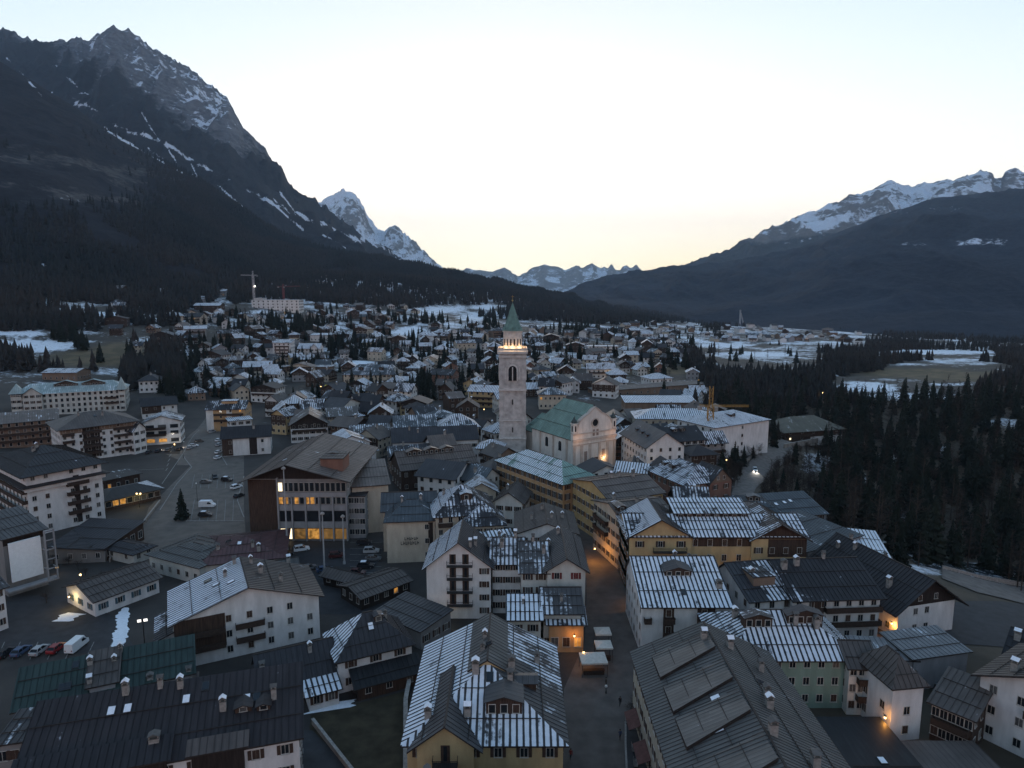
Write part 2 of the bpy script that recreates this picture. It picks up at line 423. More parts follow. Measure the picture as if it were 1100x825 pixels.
hill('mountain', ANT, 10500, 7600, 12500, -130, 300, 200, 520, 1500, 5, .9, 60, far_m, snow_peak_attr(1.12), 330, (330, 1200))
FAR = [(470,296),(488,293),(495,291),(502,290),(510,292),(520,292),(528,293),(535,290),(542,290),(550,295),(556,299),(566,294),(574,289),(580,286),(585,284),(592,286),(600,287),(607,290),(613,288),
       (618,287),(626,289),(631,286),(636,283),(640,286),(645,289),(649,287),(653,289),(657,284),(661,291),(666,292),(669,287),(673,286),(678,289),(683,285),(690,292),(705,300),(760,305)]
hill('mountain', FAR, 15500, 11500, 18000, -150, 260, 140, 450, 1700, 8, .9, 25, far_m, snow_peak_attr(.62), 260, (400, 1500))

RB = [(700,300),(740,286),(762,279),(780,273),(788,270),(800,262),(812,257),(820,250),(835,245),(850,238),(866,231),(880,225),(890,219),(902,217),(912,211),(925,209),(935,205),(948,199),(958,197),(968,202),(980,205),
      (992,200),(1000,201),(1012,196),(1025,196),(1038,190),(1046,188),(1052,184),(1060,184),(1066,188),(1068,193),(1076,195),(1079,189),(1085,185),(1093,184),(1102,187),(1130,182),(1190,188)]
rb_lim = lambda px: np.interp(px, [700, 820, 900, 960, 1100], [240, 262, 250, 240, 235])
rm_r = mountain_mat('right_rock', (.018, .022, .026), (.030, .034, .038), (.10, .095, .092), (.20, .185, .18), .01)
hill('mountain', RB, 7600, 4600, 9500, 0, 460, 260, 420, 1200, 31, .9, 45, rm_r, snow_peak_attr(.90, rb_lim), 230, (260, 800))
RF = [(560,332),(600,320),(640,304),(680,293),(720,288),(745,286),(780,282),(812,276),(840,270),(870,262),(895,252),(920,243),(945,234),(965,227),(985,219),(1005,214),(1030,211),(1050,208),(1075,206),(1100,203),(1150,200),(1230,196)]
def rf_attr(x, y, z, t, slope, rg):
    px, py = px_of(x, y, z); n = fbm(x/200, y/200, 91)-.5; n2 = fbm(x/60, y/60, 93)-.5
    s = -.35+ell(px, py, 1050, 258, 50, 9, .7, n*3)*(.75+n2*1.4)+ell(px, py, 990, 262, 30, 5, .7, n*3)*(.6+n2*1.4)+ell(px, py, 1010, 225, 80, 8, .7, n*3)*(.45+n2*1.2)
    return {'veg': 1.1-.5*np.clip(s, 0, 1)+n*.3, 'snowf': s}
fm_right = mountain_mat('right_forest', (.006, .010, .018), (.028, .036, .050), (.07, .07, .072), (.12, .118, .118), .045)  # forest colours shifted bluer: distance haze is put into the colour here
hill('hill', RF, 4600, lambda q: float(np.interp(q, [560, 700, 900, 1200], [2500, 2100, 1500, 1250])), 6200, lambda x, y: gh(x, np.minimum(y, 2600))-12, 460, 300, 230, 900, 37, 1.15, 14, fm_right, rf_attr, 120, (230, 1000))
# ---------------------------------------------------------------- building materials
WALLC = dict(white=(.64,.63,.625), cream=(.47,.41,.33), yellow=(.47,.35,.19), ochre=(.44,.28,.15), green=(.22,.31,.26), grey=(.26,.26,.27), brown=(.20,.14,.105),
             red=(.22,.115,.085), pale=(.50,.50,.47), wood=(.045,.028,.021), darkwood=(.022,.016,.014), pink=(.68,.64,.59), concrete=(.23,.225,.222), gold=(.46,.33,.16))
def wallm(k):
    c = WALLC[k]; name = 'wall_'+k
    m, nt, b, L = mat(name)
    if nt is None: return m
    p = geo_pos(nt)
    if 'wood' in k:
        mp = N(nt, 'ShaderNodeMapping', Scale=(3, 3, .25)); L(p, mp.inputs[0])
        v = noise(nt, mp.outputs[0], 1.6, 4); cc = mix(nt, ramp(nt, v, [(.3, 0.), (.7, 1.)]), [x*.6 for x in c], [x*1.6 for x in c]); h = v
    else:
        mp = N(nt, 'ShaderNodeMapping', Scale=(1, 1, .3)); L(p, mp.inputs[0])
        v = noise(nt, mp.outputs[0], .55, 6, .6); v2 = noise(nt, p, 5, 3)
        cc = mix(nt, ramp(nt, v, [(.35, 0.), (.7, 1.)]), [x*.76 for x in c], [x*1.06 for x in c]); cc = mix(nt, ramp(nt, v2, [(.3, .25), (.6, 0.)]), cc, [x*.7 for x in c]); h = v2
    L(cc, b.inputs['Base Color']); b.inputs['Roughness'].default_value = .85; bump(nt, b, h, .25, .03)
    return m
ROOFC = dict(dark=(.019,.018,.021), maroon=(.023,.019,.021), brown=(.082,.069,.063), brown2=(.125,.102,.090), grey=(.066,.064,.066), grey2=(.094,.092,.089), blue=(.062,.076,.088), green=(.022,.042,.038), copper=(.19,.30,.265),
             red=(.095,.047,.048), slate=(.034,.034,.039), mint=(.27,.34,.34), black=(.013,.014,.016), olive=(.10,.096,.074), pale=(.17,.172,.178))
def roofm(k, seam=.95):
    c = ROOFC[k]; m, nt, b, L = mat('roof_%s_%d' % (k, round(seam*100)))
    if nt is None: return m
    p = geo_pos(nt); uv = nt.nodes.new('ShaderNodeUVMap'); uv.uv_map = 'UVMap'
    sp = nt.nodes.new('ShaderNodeSeparateXYZ'); L(uv.outputs[0], sp.inputs[0])
    u = mth(nt, 'DIVIDE', sp.outputs[0], seam); fr = mth(nt, 'FRACT', u); fl = mth(nt, 'FLOOR', u)
    d = mth(nt, 'MULTIPLY', mth(nt, 'ABSOLUTE', mth(nt, 'SUBTRACT', fr, .5)), 2)       # 1 at the standing seam
    wn = nt.nodes.new('ShaderNodeTexWhiteNoise'); wn.noise_dimensions = '2D'
    cv = nt.nodes.new('ShaderNodeCombineXYZ'); L(fl, cv.inputs[0]); L(mth(nt, 'FLOOR', mth(nt, 'DIVIDE', sp.outputs[1], 4.7)), cv.inputs[1]); L(cv.outputs[0], wn.inputs[0])
    mp = N(nt, 'ShaderNodeMapping', Scale=(1, 1, .35)); L(p, mp.inputs[0])
    n1 = noise(nt, p, .22, 5, .6); n2 = noise(nt, p, 1.4, 5, .6)
    cs = nt.nodes.new('ShaderNodeCombineXYZ'); L(mth(nt, 'MULTIPLY', sp.outputs[0], 2.2), cs.inputs[0]); L(mth(nt, 'MULTIPLY', sp.outputs[1], .22), cs.inputs[1])
    ns = noise(nt, cs.outputs[0], 1.0, 4)
    base = mix(nt, ramp(nt, n1, [(.3, 0.), (.7, 1.)]), [x*.72 for x in c], [x*1.3 for x in c])
    base = mix(nt, mth(nt, 'MULTIPLY', wn.outputs[0], .45), base, [x*.62 for x in c])
    base = mix(nt, ramp(nt, ns, [(.45, 0.), (.7, .4)]), base, [min(1, x*1.35+.02) for x in c])
    base = mix(nt, ramp(nt, d, [(.82, 0.), (.93, .7)]), base, [x*.42 for x in c])
    a = attr(nt, 'snow').outputs['Fac']
    s = mth(nt, 'ADD', a, mth(nt, 'MULTIPLY', mth(nt, 'SUBTRACT', n1, .5), 1.7))
    s = mth(nt, 'ADD', s, mth(nt, 'MULTIPLY', mth(nt, 'SUBTRACT', n2, .5), .95))
    s = mth(nt, 'ADD', s, mth(nt, 'MULTIPLY', mth(nt, 'SUBTRACT', ns, .5), .8))
    s = mth(nt, 'SUBTRACT', s, mth(nt, 'MULTIPLY', wn.outputs[0], .34))
    s = mth(nt, 'SUBTRACT', s, ramp(nt, d, [(.55, 0.), (.80, 1.)]))
    s = ramp(nt, s, [(.38, 0.), (.64, 1.)])
    col = mix(nt, s, base, mix(nt, n2, (.50, .54, .60), (.74, .77, .82)))
    L(col, b.inputs['Base Color'])
    b.inputs['Roughness'].default_value = .62; b.inputs['Specular IOR Level'].default_value = .3
    bump(nt, b, mth(nt, 'ADD', mth(nt, 'MULTIPLY', s, .6), mth(nt, 'MULTIPLY', d, .25)), .5, .12)
    return m
M = dict(edge=plain('eave_board', (.030,.024,.022), .7), frame=plain('window_frame', (.42,.40,.37), .6), chim=plain('chimney_plaster', (.25,.235,.22), .85, .3, 2), cap=plain('chimney_cap', (.10,.095,.09), .8),
         snow=plain('snow', (.74,.77,.82), .9, .08, 2), rail=plain('balcony_wood', (.042,.028,.022), .8, .35, 3), metal=plain('dark_metal', (.035,.036,.038), .45), iron=plain('iron', (.022,.022,.022), .5),
         stone=plain('tower_stone', (.42,.40,.385), .9, .3, .45, b2=.4), lightstone=plain('light_stone', (.52,.495,.47), .9, .2, .8), asphalt=plain('asphalt', (.038,.038,.041), .8, .22, .5, b2=.2),
         paving=plain('street_paving', (.092,.079,.071), .75, .28, .35, b2=.3), plaza=plain('plaza_paving', (.118,.101,.088), .8, .22, .3), lawnm=plain('lawn_grass', (.044,.036,.022), .95, .4, .4),
         tyre=plain('tyre', (.012,.012,.012), .8), rim=plain('rim', (.22,.22,.23), .4, 0, 1, .6), carglass=plain('car_glass', (.010,.012,.015), .15, 0), cloth=plain('canopy_cloth', (.55,.50,.44), .8, .12, 2),
         bark=plain('bark', (.045,.034,.027), .95, .35, 3), tan=plain('tan_stone', (.22,.19,.165), .85, .25, .6), railing=plain('railing_metal', (.09,.09,.095), .5))
def glassm():
    m, nt, b, L = mat('window_glass')
    if nt: b.inputs['Base Color'].default_value = (.014,.017,.021,1); b.inputs['Roughness'].default_value = .12; b.inputs['Specular IOR Level'].default_value = .5
    return m
M['glass'] = glassm()
LIT = glow('lit_window', (1.0, .46, .10), .027, .92); LITW = glow('lit_white', (1.0, .80, .5), .10, .2); LAMP = glow('lamp_bulb', (1.0, .62, .27), .22); LAMPW = glow('lamp_white', (1.0, .90, .76), .45)
SHUT = dict(brown=plain('shutter_brown', (.055,.034,.026), .8), green=plain('shutter_green', (.03,.05,.042), .8), red=plain('shutter_red', (.13,.03,.028), .8), blue=plain('shutter_blue', (.05,.10,.13), .8), dark=plain('shutter_dark', (.024,.02,.02), .8))

# ---------------------------------------------------------------- building parts
_wc = {}; rw = random.Random(3); CURT = plain('curtained_glass', (.085,.085,.085), .35, .4, 3)
def win_meshes(w, h, sh, lod):
    k = (round(w, 1), round(h, 1), sh, lod)
    if k in _wc: return _wc[k]
    b = MB(); t = .09
    b.box(-w/2-t, -.07, -t, -w/2, .0, h+t); b.box(w/2, -.07, -t, w/2+t, 0, h+t); b.box(-w/2, -.07, h, w/2, 0, h+t); b.box(-w/2-.15, -.16, -t-.05, w/2+.15, 0, -t)
    if lod == 0: b.box(-.03, -.06, 0, .03, -.012, h)
    if sh != 'none':
        s = w*.5
        b.box(-w/2-t-s, -.10, -.04, -w/2-t-.01, -.02, h+.04, 1); b.box(w/2+t+.01, -.10, -.04, w/2+t+s, -.02, h+.04, 1)
    me = b.mesh('window', [M['frame'], SHUT.get(sh, M['frame'])]); b2 = MB(); b2.box(-w/2+.02, -.075, .0, -.015, -.045, h, 0); b2.box(.015, -.075, 0, w/2-.02, -.045, h, 0)
    for q in range(int(h/.16)): b2.box(-w/2+.06, -.09, .05+q*.16, w/2-.06, -.0755, .12+q*.16, 0)
    g = MB(); g.box(-w/2+.002, -.035, .002, w/2-.002, -.004, h-.002)
    _wc[k] = (me, {False: g.mesh('pane', [M['glass']]), True: g.mesh('pane', [LIT]), 'w': g.mesh('pane', [LITW]), 'c': g.mesh('pane', [CURT])}, b2.mesh('closed_shutter', [SHUT.get(sh, SHUT['brown'])])); return _wc[k]
def add_window(root, x, y, z, rz, w, h, sh, lod, lit=False):
    me, panes, cl = win_meshes(w, h, sh, lod); q = rw.random()
    if not lit and q < .22: lit = 'c'
    o = link('window', me, root, (x, y, z), rz)
    if lit in (False, 'c') and q > .84 and w < 2: link('closed_shutter', cl, o)
    else: link('pane', panes[lit], o)
    return o
_bc = {}
def bal_mesh(L, kind, dep):
    k = (round(L, 1), kind, dep)
    if k not in _bc:
        b = MB(); b.box(-L/2, -dep, -.16, L/2, 0, 0, 0)
        r = MB()
        if kind == 'wood':
            r.box(-L/2, -dep, .02, L/2, -dep+.06, .98); r.box(-L/2, -dep+.06, .02, -L/2+.06, 0, .98); r.box(L/2-.06, -dep+.06, .02, L/2, 0, .98); r.box(-L/2-.05, -dep-.05, .98, L/2+.05, -dep+.1, 1.06)
        else:
            n = max(3, int(L/.28))
            for i in range(n+1): x = -L/2+.03+i*(L-.06)/n; r.box(x-.018, -dep, 0, x+.018, -dep+.03, 1.0)
            for q in range(4): y = -dep+.1+q*(dep-.1)/4; r.box(-L/2, y, 0, -L/2+.03, y+.03, 1.0); r.box(L/2-.03, y, 0, L/2, y+.03, 1.0)
            r.box(-L/2-.02, -dep-.02, 1.0, L/2+.02, -dep+.05, 1.06); r.box(-L/2-.02, -dep+.05, 1.0, -L/2+.05, 0, 1.06); r.box(L/2-.05, -dep+.05, 1.0, L/2+.02, 0, 1.06)
        _bc[k] = (b.mesh('balcony', [M['rail'] if kind == 'wood' else M['metal']]), r.mesh('railing', [M['rail'] if kind == 'wood' else M['iron']]))
    return _bc[k]
def chim_mesh(h, w, snow):
    b = MB(); b.box(-w/2, -w*.42, -1.2, w/2, w*.42, h); b.box(-w/2-.08, -w*.42-.08, h, w/2+.08, w*.42+.08, h+.10, 1)
    for sx in (-1, 1):
        for sy in (-1, 1): b.cbox(sx*(w/2-.1), sy*(w*.42-.1), h+.10, .14, .14, .32, 0)
    b.prism([(-w/2-.14, h+.42), (w/2+.14, h+.42), (0, h+.78)], 1, -w*.42-.14, w*.42+.14, 1)
    if snow: b.prism([(-w/2-.10, h+.48), (0, h+.80), (w/2+.10, h+.48), (0, h+.93)], 1, -w*.42-.1, w*.42+.1, 2)
    return b.mesh('chimney', [M['chim'], M['cap'], M['snow']])
_ch = {}
def clip_seg(poly, u):
    """v-range of convex 2D poly at abscissa u"""
    vs = []
    n = len(poly)
    for i in range(n):
        (a, b), (c, d) = poly[i], poly[(i+1) % n]
        if abs(c-a) < 1e-9: continue
        t = (u-a)/(c-a)
        if -1e-9 <= t <= 1+1e-9: vs.append(b+t*(d-b))
    return (min(vs), max(vs)) if len(vs) >= 2 else None
def slope_face(mb, pts, snow, seam, ribs, th=.24, m=0, me=1):
    """one roof slope: convex planar polygon, first edge is the eave; snow: value, or one per corner"""
    P = [Vector(p) for p in pts]; U = P[1]-P[0]; U.z = 0; U = U.normalized()
    nrm = (P[1]-P[0]).cross(P[2]-P[0]).normalized()
    if nrm.z < 0: P = P[::-1]; nrm = -nrm
    S = nrm.cross(U).normalized()
    if S.z < 0: S = -S
    O = Vector(pts[0]); q = [((p-O).dot(U), (p-O).dot(S)) for p in P]
    off = rnd.random()*3
    a = list(snow) if isinstance(snow, (tuple, list)) else [snow]*len(P)
    if len(a) < len(P): a = (a*4)[:len(P)]
    if max(a) <= 0: a = [-1]*len(P)
    mb.face(P, m, [(x+off*seam, y) for x, y in q], a)
    D = Vector((0, 0, -th)); n = len(P)
    for i in range(n):
        j = (i+1) % n; mb.face([P[i], P[i]+D, P[j]+D, P[j]][::-1], me)
    mb.face([p+D for p in P][::-1], me)
    if ribs:
        u0, u1 = min(x for x, _ in q), max(x for x, _ in q); k = math.ceil((u0/seam+off)-.02)
        vl = max(y for _, y in q)
        for fv in ((.30, .66) if vl > 7 else (.4,) if vl > 4 else ()):
            r = clip_seg([(y, x) for x, y in q], fv*vl)
            if r and r[1]-r[0] > 2:
                A = O+U*(r[0]+.3)+S*fv*vl; B = O+U*(r[1]-.3)+S*fv*vl; w = S*.05; h0, h = nrm*.10, nrm*.20
                mb.face([A-w+h, B-w+h, B+w+h, A+w+h], me); mb.face([A-w+h0, B-w+h0, B-w+h, A-w+h], me); mb.face([B+w+h0, A+w+h0, A+w+h, B+w+h], me)
        while (k-off)*seam < u1-.02:
            u = (k-off)*seam; k += 1
            r = clip_seg(q, u)
            if not r or r[1]-r[0] < .4: continue
            A = O+U*u+S*r[0]; B = O+U*u+S*r[1]; w = U*.035; h = nrm*.075
            mb.face([A-w+h, A+w+h, B+w+h, B-w+h], m, None, [-1]*4); mb.face([A-w, A-w+h, B-w+h, B-w], m, None, [-1]*4); mb.face([A+w+h, A+w, B+w, B+w+h], m, None, [-1]*4)
class Roof: pass
def make_roof(kind, cx, cyy, w, d, e, rise, oh, rp, hi, og):
    """slopes in local coordinates around (cx, cyy); returns list of (name, polygon)"""
    x0, x1, y0, y1 = cx-w/2, cx+w/2, cyy-d/2, cyy+d/2; T = e+rise; S = []
    if kind == 'gx':
        yr = y0+rp*d; pf, pb = rise/(rp*d), rise/((1-rp)*d)
        S = [('f', [(x0-og,y0-oh,e-oh*pf),(x1+og,y0-oh,e-oh*pf),(x1+og,yr,T),(x0-og,yr,T)]), ('b', [(x1+og,y1+oh,e-oh*pb),(x0-og,y1+oh,e-oh*pb),(x0-og,yr,T),(x1+og,yr,T)])]
    elif kind == 'gy':
        xr = x0+rp*w; pl, pr = rise/(rp*w), rise/((1-rp)*w)
        S = [('l', [(x0-oh,y1+og,e-oh*pl),(x0-oh,y0-og,e-oh*pl),(xr,y0-og,T),(xr,y1+og,T)]), ('r', [(x1+oh,y0-og,e-oh*pr),(x1+oh,y1+og,e-oh*pr),(xr,y1+og,T),(xr,y0-og,T)])]
    elif kind in ('hx', 'hy', 'hyf', 'hyb'):
        X0, X1, Y0, Y1 = x0-oh, x1+oh, y0-oh, y1+oh
        if kind == 'hx':
            h = min(hi or min(w*.49, d*.5), w*.499); yr = y0+rp*d; ez = e-oh*rise/(d*min(rp, 1-rp)+oh); a, b = (x0+h, yr, T), (x1-h, yr, T)
            S = [('f', [(X0,Y0,ez),(X1,Y0,ez),b,a]), ('b', [(X1,Y1,ez),(X0,Y1,ez),a,b]), ('l', [(X0,Y1,ez),(X0,Y0,ez),a]), ('r', [(X1,Y0,ez),(X1,Y1,ez),b])]
        else:
            h = min(hi or min(d*.49, w*.5), d*.499); xr = x0+rp*w; ez = e-oh*rise/(w*min(rp, 1-rp)+oh)
            a = (xr, y0+h if kind != 'hyb' else Y0, T); b = (xr, y1-h if kind != 'hyf' else Y1, T)
            S = [('l', [(X0,Y1,ez),(X0,Y0,ez),a,b]), ('r', [(X1,Y0,ez),(X1,Y1,ez),b,a])]
            if kind != 'hyb': S.append(('f', [(X0,Y0,ez),(X1,Y0,ez),a]))
            if kind != 'hyf': S.append(('b', [(X1,Y1,ez),(X0,Y1,ez),b]))
    elif kind == 'sf': p = rise/d; S = [('f', [(x0-og,y0-oh,e-oh*p),(x1+og,y0-oh,e-oh*p),(x1+og,y1+oh*.3,T+oh*.3*p),(x0-og,y1+oh*.3,T+oh*.3*p)])]
    elif kind == 'sl': p = rise/w; S = [('l', [(x0-oh,y1+og,e-oh*p),(x0-oh,y0-og,e-oh*p),(x1+oh*.3,y0-og,T+oh*.3*p),(x1+oh*.3,y1+og,T+oh*.3*p)])]
    elif kind == 'sr': p = rise/w; S = [('r', [(x1+oh,y0-og,e-oh*p),(x1+oh,y1+og,e-oh*p),(x0-oh*.3,y1+og,T+oh*.3*p),(x0-oh*.3,y0-og,T+oh*.3*p)])]
    elif kind == 'flat': S = [('f', [(x0-oh,y0-oh,e),(x1+oh,y0-oh,e),(x1+oh,y1+oh,e+.02),(x0-oh,y1+oh,e+.02)])]
    return S
def plane_z(pts):
    a, b, c = [Vector(p) for p in (pts[0], pts[1], pts[2])]; n = (b-a).cross(c-a)
    return lambda x, y: a.z-(n.x*(x-a.x)+n.y*(y-a.y))/n.z
def body(root, cx, cyy, w, d, e, roof='gx', rise=4, wall='white', rc='brown', sn=0, oh=.9, og=.7, rp=.5, hi=None, nf=None, nl=None, nr=None, nb=0, fl=None, sh='brown', win=(1.0, 1.35),
         bal=(), chim=(), dorm=(), sky=(), clad=(), doors=(), gable=None, lit=(), litk=True, seam=.95, lod=0, skip=(), z0=None, below=2.5, cs=1.0, edge=None):
    sn = sn if isinstance(sn, dict) else dict(f=sn, b=sn, l=sn, r=sn)
    x0, x1, y0, y1 = cx-w/2, cx+w/2, cyy-d/2, cyy+d/2; T = e+rise
    wb = MB(); t = .13
    if roof == 'gx': yr = y0+rp*d; wb.prism([(y0, -below), (y1, -below), (y1, e-t), (yr, T-t), (y0, e-t)], 0, x0, x1)
    elif roof == 'gy': xr = x0+rp*w; wb.prism([(x0, -below), (x1, -below), (x1, e-t), (xr, T-t), (x0, e-t)], 1, y0, y1)
    elif roof == 'sf': wb.prism([(y0, -below), (y1, -below), (y1, T-t), (y0, e-t)], 0, x0, x1)
    elif roof == 'sl': wb.prism([(x0, -below), (x1, -below), (x1, T-t), (x0, e-t)], 1, y0, y1)
    elif roof == 'sr': wb.prism([(x0, -below), (x1, -below), (x1, e-t), (x0, T-t)], 1, y0, y1)
    elif roof == 'hyf': xr = x0+rp*w; wb.box(x0, y0, -below, x1, y1, e-t); wb.prism([(x0+.05, e-t+.002), (x1-.05, e-t+.002), (xr, T-t)], 1, y1-.3, y1-.002)
    elif roof == 'hyb': xr = x0+rp*w; wb.box(x0, y0, -below, x1, y1, e-t); wb.prism([(x0+.05, e-t+.002), (x1-.05, e-t+.002), (xr, T-t)], 1, y0+.002, y0+.3)
    else: wb.box(x0, y0, -below, x1, y1, e-t)
    wb.build('wall', wallm(wall), root)
    S = make_roof(roof, cx, cyy, w, d, e, rise, oh, rp, hi, og)
    rb = MB()
    for n, p in S: slope_face(rb, p, sn.get(n, 0), seam, lod == 0)
    if roof not in ('flat', 'sf', 'sl', 'sr') and lod == 0:
        for n, p in S[:1]:
            if len(p) == 4: rb.bar(Vector(p[2])+Vector((0,0,.03)), Vector(p[3])+Vector((0,0,.03)), .3, .12, 1)
    ro = rb.build('roof', [roofm(rc, seam), edge or M['edge']], root)
    fn = [plane_z(p) for _, p in S]
    rz = (lambda x, y: min(f(x, y) for f in fn))
    root['_rz'] = 0
    for c in chim:
        u, v = c[0], c[1]; hh, ww, sw = (c[2] if len(c) > 2 else 1.5), (c[3] if len(c) > 3 else .95), (c[4] if len(c) > 4 else 1)
        if len(c) < 5 and rw.random() < .45: sw = 0
        hh, ww = hh*.85, ww*.86; k = (hh, ww, sw)
        if k not in _ch: _ch[k] = chim_mesh(*k)
        x, y = x0+u*w, y0+v*d; link('chimney', _ch[k], ro, (x, y, rz(x, y)), rnd.choice((0, 0, R(90))))
    for c in sky:
        u, v = c[0], c[1]; sw = c[2] if len(c) > 2 else 0
        x, y = x0+u*w, y0+v*d; i = min(range(len(fn)), key=lambda q: fn[q](x, y)); pl = S[i][1]
        a, b, c3 = [Vector(q) for q in pl[:3]]; n = (b-a).cross(c3-a).normalized(); n = n if n.z > 0 else -n
        U = (b-a); U.z = 0; U.normalize(); V_ = n.cross(U); o = Vector((x, y, rz(x, y)))
        sb = MB(); lw, lh = .55, .8
        def q4(k, h): return [o+U*(-lw*k)+V_*(-lh*k)+n*h, o+U*(lw*k)+V_*(-lh*k)+n*h, o+U*(lw*k)+V_*(lh*k)+n*h, o+U*(-lw*k)+V_*(lh*k)+n*h]
        sb.hexa(q4(1, -.05), q4(1, .16), 0); sb.hexa(q4(.82, .162), q4(.82, .19), 1)
        sb.build('skylight', [M['metal'], M['snow'] if sw else M['glass']], ro)
    for dd in dorm:
        u, v, dw, dh = dd[:4]; side = dd[4] if len(dd) > 4 else 'f'; snw = dd[5] if len(dd) > 5 else 0
        x, y = x0+u*w, y0+v*d; zb = rz(x, y); zt = zb+dh
        vec = dict(f=(0, 1), b=(0, -1), l=(1, 0), r=(-1, 0))[side]; L = 0
        while L < 9 and rz(x+vec[0]*L, y+vec[1]*L) < zt and rz(x+vec[0]*(L+.2), y+vec[1]*(L+.2)) > rz(x+vec[0]*L, y+vec[1]*L): L += .2
        L = max(L, .8)+.3
        ang = dict(f=0, b=R(180), l=R(-90), r=R(90))[side]
        b = MB(); b.box(-dw/2, 0, -.8, dw/2, L, dh-.02, 0)
        rr = dw*.16
        sl2 = MB(); 
        slope_face(b, [(-dw/2-.25, L+.2, dh-.08), (-dw/2-.25, -.35, dh-.08), (0, -.35, dh+rr), (0, L+.2, dh+rr)], snw, seam, False, .14, 1, 2)
        slope_face(b, [(dw/2+.25, -.35, dh-.08), (dw/2+.25, L+.2, dh-.08), (0, L+.2, dh+rr), (0, -.35, dh+rr)], snw, seam, False, .14, 1, 2)
        b.prism([(-dw/2, dh-.022), (dw/2, dh-.022), (0, dh+rr-.14)], 1, .01, .3, 0)
        do = b.build('dormer', [wallm('wood') if wall != 'white' else wallm('wood'), roofm(rc, seam), M['edge']], root, False, (x, y, zb), ang)
        for k in range(max(1, int(dw/1.6))):
            n = max(1, int(dw/1.6)); add_window(do, (k-(n-1)/2)*dw/n, 0, .25, 0, min(.9, dw/n*.6), max(.5, dh*.6), 'none', 1)
    F = {'f': (x0, y0, 0, w, (1, 0)), 'r': (x1, y0, R(90), d, (0, 1)), 'l': (x0, y1, R(-90), d, (0, -1)), 'b': (x1, y1, R(180), w, (-1, 0))}
    nfl = fl if fl is not None else max(1, int((e-.4)/3.0))
    hh = (e-.3)/nfl if not isinstance(nfl, (list, tuple)) else None
    zs = list(nfl) if isinstance(nfl, (list, tuple)) else [.3+hh*i+min(1.0, hh*.33) for i in range(nfl)]
    th = root.rotation_euler.z; cwx = root.location.x; cwy = root.location.y
    for sd, n in (('f', nf), ('l', nl), ('r', nr), ('b', nb)):
        ox, oy, an, Ln, dr = F[sd]
        if n == 0: continue
        nx, ny = {'f': (0, -1), 'r': (1, 0), 'l': (-1, 0), 'b': (0, 1)}[sd]
        wx, wy = nx*math.cos(th)-ny*math.sin(th), nx*math.sin(th)+ny*math.cos(th)
        if (-cwx*wx-cwy*wy)/math.hypot(cwx, cwy) < -.12 and n is None: continue
        n = n or max(1, round(Ln/3.3))
        for i in range(n):
            u = (i+.5)/n*Ln
            for k, z in enumerate(zs):
                if (sd, i, k) in skip or (sd, i) in skip or (sd, '*', k) in skip: continue
                ww, h2 = win
                if (sd, i, k, 'd') in bal: h2 = 2.1
                add_window(root, ox+dr[0]*u, oy+dr[1]*u, z, an, ww, h2, sh, lod, litk if (sd, i, k) in lit else False)
    for bb in bal:
        if len(bb) != 4 and len(bb) != 5 or bb[-1] == 'd': continue
        sd, u0, u1, z = bb[:4]; kind = bb[4] if len(bb) > 4 else 'wood'
        ox, oy, an, Ln, dr = F[sd]; um = (u0+u1)/2*Ln; L = (u1-u0)*Ln
        m1, m2 = bal_mesh(L, kind, 1.2); o = link('balcony', m1, root, (ox+dr[0]*um, oy+dr[1]*um, z), an); link('railing', m2, o)
    for cc in clad:                                     # boarded panels on a wall: side, u0, u1, z0, z1, material
        sd, u0, u1, za, zb, k = cc; ox, oy, an, Ln, dr = F[sd]
        b = MB(); b.box(u0*Ln, -.06, za, u1*Ln, .0, zb); b.build('wall_cladding', wallm(k), root, False, (ox, oy, 0), an)
    for sd, u0, u1, za, zb in doors:                    # tall dark balcony doors with open shutters
        ox, oy, an, Ln, dr = F[sd]; b = MB(); b.box(u0*Ln, -.07, za, u1*Ln, .0, zb); do = b.build('balcony_door', SHUT['brown'], root, False, (ox, oy, 0), an)
        b = MB(); b.box(u0*Ln+.3*(u1-u0)*Ln, -.095, za+.15, u0*Ln+.7*(u1-u0)*Ln, -.072, zb-.12); b.build('pane', M['glass'], do)
    if gable:
        b = MB()
        if roof == 'gy': xr = x0+rp*w; b.prism([(x0+.1, e-t-gable[1]), (x1-.1, e-t-gable[1]), (x1-.1, e-t-.05), (xr, T-t-.1), (x0+.1, e-t-.05)], 1, y0-.07, y0-.005)
        elif roof == 'gx': yr = y0+rp*d; b.prism([(y0+.1, e-t-gable[1]), (y1-.1, e-t-gable[1]), (y1-.1, e-t-.05), (yr, T-t-.1), (y0+.1, e-t-.05)], 0, x1+.005, x1+.07)
        b.build('gable_cladding', wallm(gable[0]), root)
        if roof == 'gy' and rise > 2 and len(gable) < 3:
            for q in (-.14, .14): add_window(root, x0+rp*w+q*w, y0-.07, e-t-gable[1]+.4+rise*.12, 0, .8, 1.1, 'none', lod)
    return ro, rz
HOUSES = []
